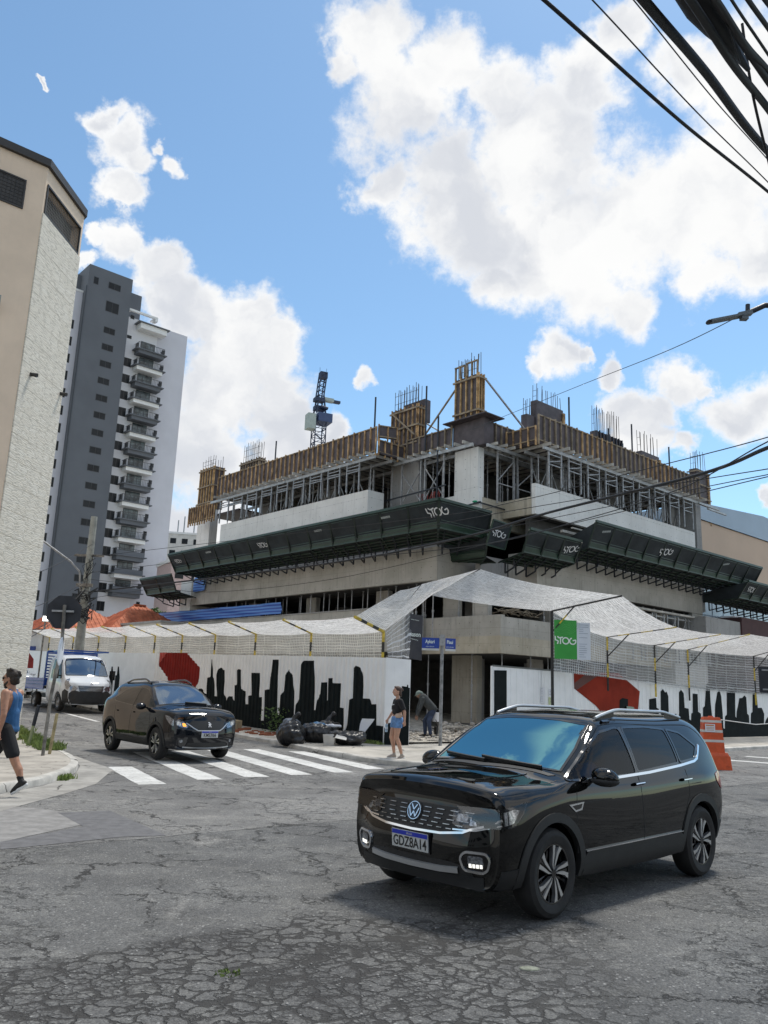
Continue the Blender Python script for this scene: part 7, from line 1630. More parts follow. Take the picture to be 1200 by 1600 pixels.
def shoe(parent, ankle, toe_dir, pitch, s=1.0, sock=True, m=None):
    """shoe with the toe along toe_dir (flat), pitched down by pitch around the ball of the foot"""
    ankle = V_(ankle); f = V_((cos(pitch), 0, -sin(pitch))); 
    def P(x, z): return ankle+f*x*s+V_((sin(pitch), 0, cos(pitch)))*z*s
    o = organic('shoe', [(P(0, .0), .043*s, P(0, -.06), .042*s), (P(-.03, -.065), .034*s, P(.06, -.06), .040*s), (P(.05, -.05), .040*s, P(.15, -.075), .034*s), (P(.12, -.08), .036*s, P(.185, -.085), .026*s)], m or M_shoe, parent, .008, 3)
    sb = [(P(-.045, -.105), .022*s, P(.06, -.105), .026*s), (P(.05, -.105), .028*s, P(.15, -.105), .030*s), (P(.14, -.105), .030*s, P(.195, -.103), .022*s)]
    organic('sole', sb, M_sole, o, .008, 2)
shoe(mn, aT, None, radians(33)); shoe(mn, aF, None, radians(-4))
for a, k in ((aT, kT), (aF, kF)): organic('sock', [(a, .043, V_(a).lerp(k, .22), .046)], M_bcl, mn, .01, 2, [(V_(a).lerp(k, .22), (V_(k)-V_(a)).normalized())])
def hair_cap(P, R, s, m, parent, extra=(), vox=.009):
    def strand(x, y, z, r): return ('e', P(x, y, z), (r*s, r*s, r*s))
    c = [('e', P(-.022, 0, .045), (.098*s, .085*s, .092*s), R), ('e', P(-.055, 0, -.01), (.062*s, .078*s, .085*s), R)]+[strand(*e) for e in extra]
    return organic('hair', c, m, parent, vox, 2)
rr = random.Random(1)
hair_cap(P_, R_, 1.06, M_hair, mn, [(.04+rr.uniform(-.08,.03), rr.uniform(-.06,.06), .11+rr.uniform(-.01,.02), .026) for _ in range(14)]+[(-.10+rr.uniform(-.02,.02), rr.uniform(-.05,.05), rr.uniform(-.05,.09), .030) for _ in range(14)]+[(-.125, 0, .055, .02), (-.14, .01, .06, .014)])
organic('beard', [(P_(.075, 0, -.075), .022, P_(.055, 0, -.115), .026), (P_(.055, .03, -.085), .026, P_(.0, .066, -.045), .020), (P_(.055, -.03, -.085), .026, P_(.0, -.066, -.045), .020)], M_hair, mn, .008, 2)
b = MB(); b.ell(P_(.090, .034, .008), (.012, .030, .022), 14, 8); b.ell(P_(.090, -.034, .008), (.012, .030, .022), 14, 8); b.bar(P_(.094, .01, .012), P_(.094, -.01, .012), .006)
for sg in (1, -1): b.bar(P_(.085, sg*.064, .012), P_(.00, sg*.084, .010), .008, .008); b.bar(P_(.00, sg*.084, .010), P_(-.085, sg*.05, -.005), .007, .007)
b.build('sunglasses', M_gblk, mn, smooth=30)
MB().tube([P_(-.0, 0, 0)+V_((0,0,0)), P_(0,0,0)+V_((.001,0,0))], .001, 4)
MB().lathe([(.044, 0), (.046, .008), (.044, .016)], 16).xf(Matrix.Translation(V_(shL).lerp(eL, .82)) @ Matrix.Rotation(radians(8), 4, 'Y')).build('arm_band', M_bcl, mn)
ph = MB().box((-.008, -.012, -.10), (.008, .012, .02)).xf(Matrix.Translation(wL+V_((.02, -.03, -.11)))).build('key', M_steel); ph.matrix_world = Matrix.Translation((-5.42, 12.33, 0)) @ Matrix.Rotation(radians(176), 4, 'Z'); tag(ph, 'small metal key held in the fist of the man in the tank top', 'key')
# ---- woman with waist bag
wm = thing('person', 'woman in black T-shirt and denim shorts with beige waist bag, walking by the hoarding', 'person', (.50, 19.95, .12), radians(197)); s = .925
def q3(x, y, z): return V_((x*s, y*s, z*s))
hc, P_, R_ = head_caps(q3(.03, 0, 1.665), .99, V_((1, .05, .02)), .85)
hL, hR = q3(0, .10, .93), q3(.0, -.10, .93); kL, aL = q3(.04, .09, .52), q3(-.12, .08, .10); kR, aR = q3(.11, -.085, .52), q3(.03, -.08, .11)
sL, sR = q3(-.01, .185, 1.42), q3(-.01, -.185, 1.42); eL, wL = q3(-.10, .27, 1.16), q3(-.10, .30, .93); eR, wR = q3(.02, -.28, 1.16), q3(.16, -.30, .95)
sk = hc+[(q3(-.005, 0, 1.42), .048, q3(.01, 0, 1.56), .046), (q3(0, 0, 1.02), .120, q3(0, 0, 1.16), .110), (q3(0, .05, 1.22), .095, q3(-.01, .055, 1.36), .095), (q3(0, -.05, 1.22), .095, q3(-.01, -.055, 1.36), .095), (q3(0, 0, 1.40), .07, q3(0, .13, 1.42), .055), (q3(0, 0, 1.40), .07, q3(0, -.13, 1.42), .055), ('e', q3(-.01, 0, .95), (.125, .165, .12)),
  (sL, .052, eL, .036), (eL, .036, V_(eL).lerp(wL, .35), .034), (V_(eL).lerp(wL, .35), .034, wL, .022), (sR, .052, eR, .036), (eR, .036, V_(eR).lerp(wR, .35), .034), (V_(eR).lerp(wR, .35), .034, wR, .022),
  (hL, .100, kL, .058), (kL, .056, V_(kL).lerp(aL, .4)+V_((-.012,0,0)), .052), (V_(kL).lerp(aL, .4)+V_((-.012,0,0)), .052, aL, .032), (hR, .100, kR, .058), (kR, .056, V_(kR).lerp(aR, .4)+V_((-.012,0,0)), .052), (V_(kR).lerp(aR, .4)+V_((-.012,0,0)), .052, aR, .032)]
sk += hand(wL, (-.02, .05, -1), (1, .1, 0), .9, .8, (.0, -1, 0))+hand(wR, (.25, 0, -1), (1, .1, 0), .9, 1.1, (0, 1, 0))
organic('body', sk, M_sk2, wm, .009, 3); eyes(P_, R_, .99, wm, None)
organic('t_shirt', [(q3(0, 0, .99), .142, q3(0, 0, 1.16), .128), (q3(0, .055, 1.2), .118, q3(-.005, .06, 1.36), .112), (q3(0, -.055, 1.2), .118, q3(-.005, -.06, 1.36), .112), ('e', q3(.045, 0, 1.27), (.105, .135, .09)), (q3(0, 0, 1.39), .078, q3(0, .14, 1.42), .068), (q3(0, 0, 1.39), .078, q3(0, -.14, 1.42), .068), (sL, .070, V_(sL).lerp(eL, .8), .062), (sR, .070, V_(sR).lerp(eR, .8), .062)], M_bcl, wm, .01, 3, [(V_(sL).lerp(eL, .85), (eL-sL).normalized()), (V_(sR).lerp(eR, .85), (eR-sR).normalized()), (q3(0,0,.955), (0,0,-1))])
M_den = mat('light denim', (.12, .24, .46), .85, var=.3, scale=12, bump=.3, bscale=60)
organic('denim_shorts', [('e', q3(0, 0, .96), (.142, .185, .13)), (hL, .118, V_(hL).lerp(kL, .32), .112), (hR, .118, V_(hR).lerp(kR, .32), .112)], M_den, wm, .01, 3, [(q3(0,0,.755), (0,0,-1))])
MB().tube([V_((.118*cos(a), .155*sin(a), .705)) for a in [2*pi*i/24 for i in range(0)]] or [V_((0,0,.7)), V_((0,0,.701))], .001, 4)
bg = MB(); bg.ell((.02, .165, 1.0), (.095, .05, .065), 18, 10); o = bg.build('waist_bag', mat('beige leather', (.52, .38, .29), .5, var=.08), None, smooth=True)
for v in o.data.vertices: v.co.z = max(.95, min(1.055, v.co.z))
o.matrix_world = Matrix.Translation((.50, 19.95, .10)) @ Matrix.Rotation(radians(197), 4, 'Z'); tag(o, 'small beige waist bag worn by the woman at her hip', 'bag')
st_ = MB().tube([q3(.11, .06, 1.08), q3(.125, .0, 1.25), q3(.10, -.06, 1.38), q3(.03, -.10, 1.45)], .009, 6).build('bag_strap', mat('bag strap', (.06,.04,.035), .7), o)
bt = thing('bottle', 'clear water bottle hanging from the hand of the woman in denim shorts', 'bottle', (0, 0, 0)); bt.matrix_world = Matrix.Translation((.50, 19.95, .12)) @ Matrix.Rotation(radians(197), 4, 'Z') @ Matrix.Translation(wR+V_((.03, 0, -.30)))
MB().lathe([(0.001, 0), (.032, .0), (.034, .02), (.031, .09), (.034, .13), (.030, .17), (.014, .195), (.013, .21)], 16).build('bottle_body', mat('bottle plastic', (.35, .48, .60), .15, var=.2, scale=20, spec=.8), bt, smooth=40); MB().lathe([(.016, .205), (.016, .235), (0.001, .235)], 12).build('bottle_cap', mat('bottle cap teal', (.03, .25, .28), .5), bt); MB().lathe([(.0345, .07), (.0345, .12)], 16).build('bottle_label', mat('bottle label', (.6, .68, .75), .5), bt)
hair_cap(P_, R_, .99, M_hair2, wm, [(-.11, 0, .06, .042), (-.135, 0, .045, .034), (-.10, 0, -.06, .035), (-.105, 0, -.10, .028), (.05, .02, .11, .02), (.05, -.02, .11, .02)])
b = MB(); b.box((0, -.032, -.006), (.003, .032, .007)); b.xf(frame(q3(.135, .055, 1.335), (1, .35, .1), (-.35, 1, 0), (0, 0, 1))).build('chest_print', M_paper, wm)
for a, p in ((aL, radians(22)), (aR, radians(2))): shoe(wm, a, None, p, .88, False, mat('pale sandal', (.35, .3, .26), .6))
# ---- stooping worker
wk = thing('person', 'worker in dark jacket, cap and jeans bending over by the site entrance', 'person', (1.80, 28.6, .17), radians(185))
fL, fR = V_((-.05, .12, .10)), V_((.10, -.10, .10)); hp = V_((-.12, 0, .92)); sh = V_((.22, 0, 1.30)); hc, P_, R_ = head_caps((.36, 0, 1.40), 1.0, V_((.8, 0, -.6)))
kl, kr = V_((.02, .12, .52)), V_((.12, -.10, .52)); wl, wr = V_((.42, .18, .66)), V_((.40, -.16, .70))
sk = hc+[(sh, .055, (.30, 0, 1.36), .052)]+[((.26, .19, 1.24), .05, (.34, .22, .95), .038), ((.34, .22, .95), .038, wl, .026), ((.26, -.19, 1.24), .05, (.34, -.2, .97), .038), ((.34, -.2, .97), .038, wr, .026), (hp, .13, sh, .12), ((-.12, .09, .9), .09, kl, .055), (kl, .055, fL, .035), ((-.12, -.09, .9), .09, kr, .055), (kr, .055, fR, .035)]+hand(wl, (.2, 0, -1), (1, 0, 0), 1, 1.2, (0, -1, 0))+hand(wr, (.2, 0, -1), (1, 0, 0), 1, 1.2, (0, 1, 0))
organic('body', sk, M_sk3, wk, .011, 3); eyes(P_, R_, 1.0, wk, None)
M_jk = mat('charcoal jacket', (.045, .05, .052), .85, var=.25, scale=8, bump=.4, bscale=16); M_jn = mat('dark jeans', (.03, .045, .085), .85, var=.3, scale=8, bump=.3, bscale=30)
organic('jacket', [(hp+V_((.0, .04, .02)), .155, sh+V_((0, .07, 0)), .145), (hp+V_((.0, -.04, .02)), .155, sh+V_((0, -.07, 0)), .145), ((.24, .17, 1.26), .085, (.34, .22, .95), .06), ((.34, .22, .95), .06, wl+V_((0,0,.05)), .045), ((.24, -.17, 1.26), .085, (.34, -.2, .97), .06), ((.34, -.2, .97), .06, wr+V_((0,0,.05)), .045)], M_jk, wk, .012, 3)
organic('jeans', [(hp+V_((0,.05,-.03)), .13, hp+V_((0,-.05,-.03)), .13), ((-.12, .09, .86), .11, kl, .08), (kl, .08, fL+V_((0,0,.02)), .062), ((-.12, -.09, .86), .11, kr, .08), (kr, .08, fR+V_((0,0,.02)), .062)], M_jn, wk, .012, 3)
organic('cap', [('e', P_(-.01, 0, .05), (.108, .09, .085), R_), (P_(.08, .03, .055), .016, P_(.15, .0, .04), .012), (P_(.08, -.03, .055), .016, P_(.15, .0, .04), .012), (P_(-.08, 0, .0), .07, P_(-.09, 0, -.06), .06)], mat('grey green cap', (.16, .20, .18), .8, var=.2), wk, .011, 2)
for f in (fL, fR): shoe(wk, f, None, 0, 1.05, False, mat('work boot', (.04, .03, .022), .8))
# wheelbarrow & white bucket beside him
wb = thing('wheelbarrow', 'dark wheelbarrow standing behind the bending worker', 'wheelbarrow', (2.0, 29.2, .17), radians(75)); b = MB()
b.add([(-.35,-.28,.62), (.35,-.28,.62), (.35,.28,.62), (-.35,.28,.62), (-.22,-.18,.36), (.2,-.18,.32), (.2,.18,.32), (-.22,.18,.36)], [(4,5,6,7), (0,1,5,4), (1,2,6,5), (2,3,7,6), (3,0,4,7)]); b.build('tray', M_jk, wb, normals=False)
for sg in (1, -1): MB().tube([(-.9, sg*.26, .58), (-.2, sg*.22, .36), (.55, sg*.05, .2)], .016, 8).build('handle', M_dsteel, wb); MB().tube([(-.25, sg*.2, .36), (-.35, sg*.2, .0)], .014, 6).build('leg', M_dsteel, wb)
MB().lathe([(.10, -.04), (.19, -.045), (.2, 0), (.19, .045), (.10, .04)], 24, (.55, 0, .2), 'y').build('wheel', M_rub, wb, smooth=30)
bk = thing('bucket', 'white plastic bucket hanging behind the bending worker', 'bucket', (2.06, 28.72, .68), 0); MB().lathe([(0.001, 0), (.12, 0), (.15, .30), (.155, .31)], 20).build('bucket_body', M_paper, bk, smooth=40); MB().tube([(-.15, 0, .30), (-.12, 0, .40), (0, 0, .45), (.12, 0, .40), (.15, 0, .30)], .006, 6).build('handle', M_steel, bk)
# ---- driver
dv_ = thing('person', 'driver in blue shirt at the wheel of the nearest black car', 'person', (1.74, 8.31, 0), radians(223.8)); hc, P_, R_ = head_caps((.02, .36, 1.235), 1.0)
sk = hc+[((-.02, .36, 1.05), .05, (.0, .36, 1.16), .05), ((-.04, .20, .97), .06, (.12, .14, .78), .045), ((.12, .14, .78), .045, (.42, .22, .93), .03), ((-.04, .52, .97), .06, (.14, .58, .78), .045), ((.14, .58, .78), .045, (.42, .50, .93), .03), ((-.08, .36, .62), .15, (-.05, .36, .95), .14), ((-.05, .28, .62), .09, (.42, .26, .62), .07), ((-.05, .44, .62), .09, (.42, .46, .62), .07)]+hand((.42, .22, .93), (.8, .1, .5), (0, 1, .3), 1, 1.2, (.3, .2, -1))+hand((.42, .50, .93), (.8, -.1, .5), (0, -1, .3), 1, 1.2, (.3, -.2, -1))
organic('body', sk, M_sk1, dv_, .012, 3); eyes(P_, R_, 1, dv_, None); hair_cap(P_, R_, 1.0, M_hair, dv_)
organic('shirt', [((-.08, .36, .62), .165, (-.05, .36, .95), .155), ((-.06, .30, .98), .08, (-.04, .18, .98), .075), ((-.04, .20, .97), .078, (.10, .15, .80), .062), ((-.06, .42, .98), .08, (-.04, .54, .98), .075), ((-.04, .52, .97), .078, (.12, .57, .80), .062)], mat('bright blue shirt', (.03, .12, .55), .8, var=.15), dv_, .012, 3)

# ================================================================ STREET FURNITURE, WIRES, BACKGROUND
M_post = mat('weathered post', (.20, .19, .17), .7, metal=.2, var=.5, scale=5, streak=.6, streakcol=(.10, .05, .02)); M_post2 = mat('yellowed wooden post', (.34, .28, .15), .8, var=.3, scale=6)
zs = .12
o = thing('stop_sign', 'back of an octagonal stop sign on a crooked rusty post', 'sign', (-6.82, 17.35, zs), 0)
MB().tube([(-.02, 0, 0), (.0, 0, 1.2), (.10, 0, 2.2), (.06, 0, 3.1)], .035, 10).build('post', M_post, o, smooth=60)
MB().xf(Matrix.Identity(4)); oc = [(.38*cos(radians(22.5+45*k)), .38*sin(radians(22.5+45*k))) for k in range(8)]
MB().prism(oc, -.006, .006).xf(frame((.04, .06, 2.95), (1, .15, 0), (0, 0, 1), (.15, -1, 0))).build('sign_plate', mat('sign back black', (.022, .024, .030), .6, var=.3, scale=4), o)
b = MB(); b.bar((-.20, .02, 2.97), (.26, .02, 2.97), .05, .04); b.build('bracket', M_steel, o); b = MB(); b.bar((-.26, .0, 2.80), (-.13, .0, 2.62), .05, .01); b.build('sticker', M_post, o)
MB().ell((.11, -.05, 2.12), (.018, .17, .30), 16, 10).build('side_plate', M_paper, o, smooth=True); MB().box((.08, -.075, 2.08), (.095, -.03, 2.15)).build('bolt', M_dsteel, o)
tag(MB().tube([(-6.86, 17.75, zs), (-6.80, 17.75, .95)], .035, 8).build('short_post', M_post2), 'short yellowed post close beside the crooked stop sign post', 'post')
o = thing('bollard', 'slim bollard with black top and pale green foot on the left pavement', 'bollard', (-8.15, 19.75, zs), 0); MB().tube([(0, 0, 0), (.06, 0, .45)], .04, 8).build('foot', mat('pale green paint', (.30,.33,.18), .7, var=.2), o); MB().tube([(.06, 0, .45), (.125, 0, .92)], .045, 8).build('top', M_dsteel, o)
tag(MB().tube([(-8.82, 20.3, zs), (-8.76, 20.3, .95)], .03, 8).build('short_post', M_post2), 'thin yellowed post against the corner of the stone clad building', 'post')
# utility pole at the left
up = thing('utility_pole', 'concrete utility pole with tangled black cables and a street lamp arm', 'pole', (-13.9, 38.0, .3), 0)
MB().tube([(0, 0, 0), (0, 0, 9.0)], [.24, .15], 14).build('shaft', mat('pole concrete', (.30, .31, .28), .85, var=.25, scale=3, bump=.3), up, smooth=60)
b = MB(); b.tube([(-.05, 0, 5.0), (-.25, -.05, 5.5), (-.35, -.1, 6.3), (-.75, -.3, 6.75), (-1.95, -.9, 7.6)], .045, 8); b.build('lamp_arm', M_steel, up, smooth=60); MB().box((-2.5, -1.1, 7.58), (-1.9, -.8, 7.70)).build('lamp_head', M_dsteel, up)
MB().box((-.7, -.12, 7.05), (.7, -.02, 7.15)).build('cross_arm', M_post, up); MB().box((-.4, -.25, 5.6), (.35, -.1, 5.75)).build('cross_arm', M_post, up)
b = MB(); rr = random.Random(4)
for k in range(26):
    z = rr.uniform(4.0, 5.4); a = rr.uniform(0, 6.3); r = rr.uniform(.18, .5); b.tube([(r*cos(a+i*.8)*(1+.3*sin(i)), -.2+.3*sin(a+i*.8), z+rr.uniform(-.25,.25)) for i in range(7)], rr.uniform(.012,.03), 5)
for k in range(10): z = rr.uniform(6.0, 7.2); b.tube([(rr.uniform(-.5,.4), -.2, z), (rr.uniform(-.3,.3), -.25, z-.4), (0, -.2, z-.8)], .015, 5)
b.box((-.55, -.45, 4.35), (-.2, -.15, 4.7)); b.ell((-.75, -.3, 4.5), (.4, .14, .13), 10, 6); b.build('cable_tangle', M_plas, up)
# lit floodlight far left
o = thing('floodlight', 'small lit white floodlight on a thin post left of the stop sign', 'lamp', (-18.5, 45.0, gz(-18.5, 45)), 0); MB().tube([(0,0,0), (0,0,3.9)], .05, 8).build('post', M_post, o); MB().box((-.14, -.1, 3.9), (.50, .1, 4.25)).build('housing', M_steel, o); MB().box((-.10, -.115, 3.95), (.46, -.105, 4.2)).build('lens', mat('lit floodlight', (1, .98, .9), .3, var=0, emit=3), o)
# street lamp top right
o = thing('street_lamp', 'grey street lamp head reaching in from the right edge under the wires', 'street lamp', (0, 0, 0)); MB().tube([(5.78, 12, 7.86), (6.05, 12, 8.0), (6.5, 12.05, 8.02), (7.6, 12.4, 7.7), (8.2, 12.8, 7.0), (8.4, 13, 5)], .045, 10).build('arm', M_dsteel, o, smooth=60)
b = MB(); b.bar((5.12, 11.98, 7.66), (5.65, 12, 7.80), .15, .035); b.bar((5.6, 12, 7.80), (5.82, 12, 7.86), .11, .07); b.build('lamp_head', mat('lamp grey', (.13,.15,.16), .5, metal=.3), o); MB().ell((5.12, 11.98, 7.66), (.05, .085, .03), 14, 8).build('nose', M_dsteel, o, smooth=True); MB().tube([(5.76, 12, 7.88), (5.77, 12, 8.0)], .035, 12).build('photocell', M_dsteel, o); MB().box((5.64, 11.95, 7.73), (5.75, 12.05, 7.78)).build('driver_box', mat('lamp grey', (.1,.1,.1)), o)
MB().tube([(8.4, 13, 0), (8.4, 13, 9)], .14, 12).build('shaft', mat('pole concrete', (.3,.3,.3)), o, smooth=60)
# road sign back at the right edge
o = thing('road_sign', 'dark back of a rectangular road sign at the right edge', 'sign', (7.70, 16.0, 0), 0); MB().box((-.27, -.015, 1.90), (.30, .015, 2.40)).build('sign_plate', MATS['sign back black'], o); MB().tube([(0, .04, 0), (0, .04, 2.5)], .03, 8).build('post', M_post, o); b = MB(); b.box((-.22, -.03, 2.32), (.25, -.016, 2.35)); b.box((-.22, -.03, 1.95), (.25, -.016, 1.98)); b.build('bracket', M_steel, o)
# orange barrier
M_or = mat('orange plastic', (.62, .095, .025), .5, var=.15, scale=5, streak=.3, streakcol=(.25,.08,.04)); M_rw = mat('reflective white band', (.62, .60, .56), .45, var=.1)
o = thing('traffic_barrier', 'tall orange and white plastic road barrier behind the black car', 'barrier', (8.72, 21.65, .0), radians(-4)); b = MB()
def fr_box(w0, w1, d0, d1, z0, z1, cx=0): return b.add([(cx-w0,-d0,z0),(cx+w0,-d0,z0),(cx+w0,d0,z0),(cx-w0,d0,z0),(cx-w1,-d1,z1),(cx+w1,-d1,z1),(cx+w1,d1,z1),(cx-w1,d1,z1)], [(0,3,2,1),(4,5,6,7),(0,1,5,4),(1,2,6,5),(2,3,7,6),(3,0,4,7)])
fr_box(.36, .33, .22, .20, .0, .34, .05); fr_box(.33, .30, .20, .17, .341, .42, .03); fr_box(.27, .265, .15, .145, .421, .62)
for k in range(5): z = .621+k*.122; fr_box(.268-.008*k, .262-.008*k, .146-.006*k, .143-.006*k, z, z+.05); 
fr_box(.225, .20, .115, .10, 1.232, 1.30); fr_box(.06, .05, .05, .04, 1.301, 1.33); b.build('body', M_or, o); b = MB()
for k in range(5): z = .672+k*.122; w_ = .258-.008*k; d_ = .139-.006*k; b.box((-w_, -d_, z), (w_, d_, z+.07))
for k in range(5):
    pass
b.build('body', M_or, o); b = MB()
for k in (0, 2, 4): z = .676+k*.122; w_ = .261-.008*k; d_ = .142-.006*k; b.box((-w_, -d_-.003, z), (w_, d_+.003, z+.062))
b.build('reflective_band', M_rw, o); b = MB(); b.box((-.20, -.155, .93), (.05, -.148, 1.13)); n_ = b.build('notice', M_paper, o); b = MB(); b.box((-.18, -.158, 1.08), (.02, -.1555, 1.11)); 
for k in range(3): b.box((-.17, -.158, 1.04-k*.035), (.02, -.1555, 1.05-k*.035))
b.build('print', mat('barrier print', (.5,.2,.06), .6), n_); MB().lathe([(.03, -.225), (.03, -.2)], 12, (.30, 0, .08), 'y').build('drain', M_dsteel, o)
rp_ = MB().tube([(8.9, 21.65, 1.25), (10.5, 23, 1.12), (13.2, 25.6, 1.2), (16.5, 28.4, 1.7)], .012, 5); tag(rp_.build('rope', M_rw), 'thin pale rope tied from the orange barrier to the right', 'rope')
# rubbish bags
M_bag = mat('black bin bag', (.010, .010, .011), .28, var=.3, scale=8, bump=1.0, bscale=14, spec=.6); M_bagg = mat('grey plastic bag', (.10, .12, .15), .35, var=.4, scale=10, bump=1, bscale=16)
def bag(lab, c, r, m=M_bag, seed=0, knot=True, grp=None):
    rr = random.Random(seed); cs = [('e', (0, 0, r[2]*.9), r)]+[('e', (rr.uniform(-.6,.6)*r[0], rr.uniform(-.6,.6)*r[1], r[2]*rr.uniform(.5,1.5)), (r[0]*.5, r[1]*.5, r[2]*.45)) for _ in range(7)]
    if knot: cs += [((0, 0, r[2]*1.6), r[0]*.3, (.04, 0, r[2]*2.15), r[0]*.12), ((.04, 0, r[2]*2.1), r[0]*.1, (.14, .03, r[2]*2.4), r[0]*.2)]
    me = caps_mesh(cs, .022, 3, ((( 0, 0, .005), (0, 0, -1)),), 'bag')
    for v in me.vertices:
        n = sin(v.co.x*31+v.co.z*17+seed)*.008+sin(v.co.y*43+v.co.z*29)*.007+sin(v.co.x*71-v.co.y*57)*.004; v.co += v.normal*n
    me.materials.clear(); me.materials.append(m); o = link('rubbish_bag', me); o.location = c; o.scale = (1.18, 1.18, 1.22); tag(o, lab, 'bag', grp); return o
bag('upright black rubbish bag, the left one of the pile at the kerb', (-2.42, 23.9, .03), (.36, .34, .30), M_bag, 1, True)
bag('grey plastic bag lying on top of the left black rubbish bag', (-2.45, 24.0, .50), (.22, .2, .13), M_bagg, 2, False)
bag('low black rubbish bag in the middle of the pile', (-1.75, 24.45, .12), (.42, .3, .24), M_bag, 3, False)
bag('black rubbish bag at the back of the pile, against the painted hoarding', (-1.45, 24.9, .12), (.34, .26, .27), M_bag, 4)
bag('flat black rubbish bag at the right end of the pile', (-.78, 23.85, .12), (.44, .3, .17), M_bag, 5, False)
bag('blue and grey plastic bag on top of the pile', (-1.72, 24.5, .52), (.20, .14, .08), mat('blue plastic bag', (.06, .17, .32), .4, var=.5, scale=12, bump=1, bscale=16), 6, False)
bag('pale plastic scrap on top of the rubbish pile', (-1.30, 24.6, .55), (.24, .06, .04), M_paper, 7, False)
cb = MB(); cb.add([(-.16,-.12,0), (.10,-.16,0), (.14,.14,0), (-.14,.16,0), (-.20,-.16,.30), (.14,-.24,.22), (.18,.18,.30), (-.18,.20,.28)], [(0,1,2,3), (0,1,5,4), (1,2,6,5), (2,3,7,6), (3,0,4,7)]); cb.add([(.14,-.24,.22), (.18,.18,.30), (.48,.12,.26), (.46,-.16,.16)], [(0,1,2,3)]); cb = cb.build('carton', mat('white carton', (.58,.56,.52), .7), normals=False); cb.location = (-1.28, 23.5, .12); tag(cb, 'open white carton leaning against the flat black rubbish bag', 'carton')
sh_ = MB().grid([[(x*.09-.07+z*.32+.05*sin(z*5+x*3), .02*sin(x*6+z*4), .12+z*.72) for x in range(4)] for z in [i/9 for i in range(10)]]).build('plastic_sheet', M_paper, smooth=True, normals=False); sh_.location = (-.62, 24.55, 0); tag(sh_, 'white plastic sheet standing up behind the flat rubbish bag', 'sheet')
tag(MB().box((0, 0, 0), (.8, .35, .35)).xf(Matrix.Translation((-4.6, 28.6, .14)) @ Matrix.Rotation(YU+pi/2, 4, 'Z')).build('planter_box', mat('tan block', (.34,.27,.17), .8, var=.3)), 'tan block at the foot of the hoarding behind the crossover bonnet', 'block')
rg = random.Random(9); bb = MB()
for _ in range(240): x, y, z = rg.gauss(0, .22), rg.gauss(0, .12), rg.uniform(0, .85); a = rg.uniform(0, 6); r = .045; bb.add([(x, y, z), (x+r*cos(a), y+r*sin(a), z+.03), (x+2*r*cos(a+.3), y+2*r*sin(a+.3), z), (x+r*cos(a+.7), y+r*sin(a+.7), z-.02)], [(0,1,2,3)])
M_leaf = mat('weed leaves', (.055, .10, .025), .7, var=.5, scale=9, col2=(.10, .17, .05)); bb = bb.build('weed_bush', M_leaf, normals=False); bb.location = (*UV(-.3, 5.2), .12); tag(bb, 'dark green weed growing against the black mural beside the crossover', 'plant')
bk_ = MB(); rr = random.Random(3)
for k in range(46): u, v = rr.uniform(-1.9, -.4), rr.uniform(3.0, 6.5); x, y = UV(u, v); bk_.box((-.1, -.05, 0), (.1, .05, rr.uniform(.03, .05))).xf(Matrix.Translation((x, y, .12+gz(x, y))) @ Matrix.Rotation(YU+rr.uniform(-.1,.1), 4, 'Z'), len(bk_.v)-8)
tag(bk_.build('loose_bricks', mat('red brick', (.30, .10, .05), .9, var=.3)), kind='stuff', label='loose red bricks laid on the pavement beside the crossover')
# rubble at the entrance
rb = MB(); rr = random.Random(12)
for k in range(620):
    x, y = rr.uniform(1.0, 4.2), rr.uniform(26.2, 34.5); r = rr.uniform(.02, .09)*(1.5 if y > 30 else 1); rb.ell((x, y, .17+r*.25+(.35*max(0, 1-abs(y-33)/2.2) if x > 2 else 0)*rr.random()), (r, r*rr.uniform(.5,1), r*rr.uniform(.4,.8)), 5, 3, Matrix.Rotation(rr.uniform(0,3), 3, 'Z'))
tag(rb.build('rubble', mat('rubble stone', (.36, .33, .29), .95, var=.5, scale=2)), kind='stuff', label='broken concrete rubble on the ground of the site entrance')
tag(MB().bar((2.6, 31.5, .42), (4.3, 31.0, .45), .10, .06).build('plank', M_board), 'pale plank lying on the rubble at the foot of the concrete pillar', 'plank')
tag(MB().tube([(1.15, 25.9, .14), (1.3, 26.3, .14)], .02, 5).build('red_rag', mat('red rag', (.45,.08,.05), .8)), 'thin red scrap on the pavement right of the hoarding end panel', 'scrap')
# ---------------------------------------------------------------- wires
def wire(pts, r, lab, grp='overhead wires', k=14, name='overhead_cable'):
    P = [V_(p) for p in pts]; out = []
    for i in range(len(P)-1):
        a = P[max(i-1, 0)]; b_, c = P[i], P[i+1]; d = P[min(i+2, len(P)-1)]
        for j_ in range(k): t_ = j_/k; out.append(.5*((2*b_)+(c-a)*t_+(2*a-5*b_+4*c-d)*t_*t_+(-a+3*b_-3*c+d)*t_**3))
    o = MB().tube(out+[P[-1]], r, 6).build(name, M_cab, smooth=True); tag(o, lab, 'cable', grp); return o
M_cab = mat('black cable', (.012, .012, .014), .6, var=.2)
def ext(a, b_, f=1.6, g=1.0): a, b_ = V_(a), V_(b_); d = b_-a; return [a-d*g, a-d*g*.4-V_((0,0,.02)), a, a.lerp(b_, .5)-V_((0,0,.05)), b_, b_+d*f*.5, b_+d*f]
wire(ext((1.04, 5, 6.72), (4.16, 8, 7.28)), .017, 'thick black cable crossing the upper right corner, lowest of the bundle')
wire(ext((1.68, 6, 7.74), (4.69, 9, 8.11)), .008, 'thin wire crossing the upper right corner, second from the left')
wire(ext((2.05, 6, 7.75), (4.71, 9, 8.43)), .007, 'thin wire crossing the upper right corner, third from the left')
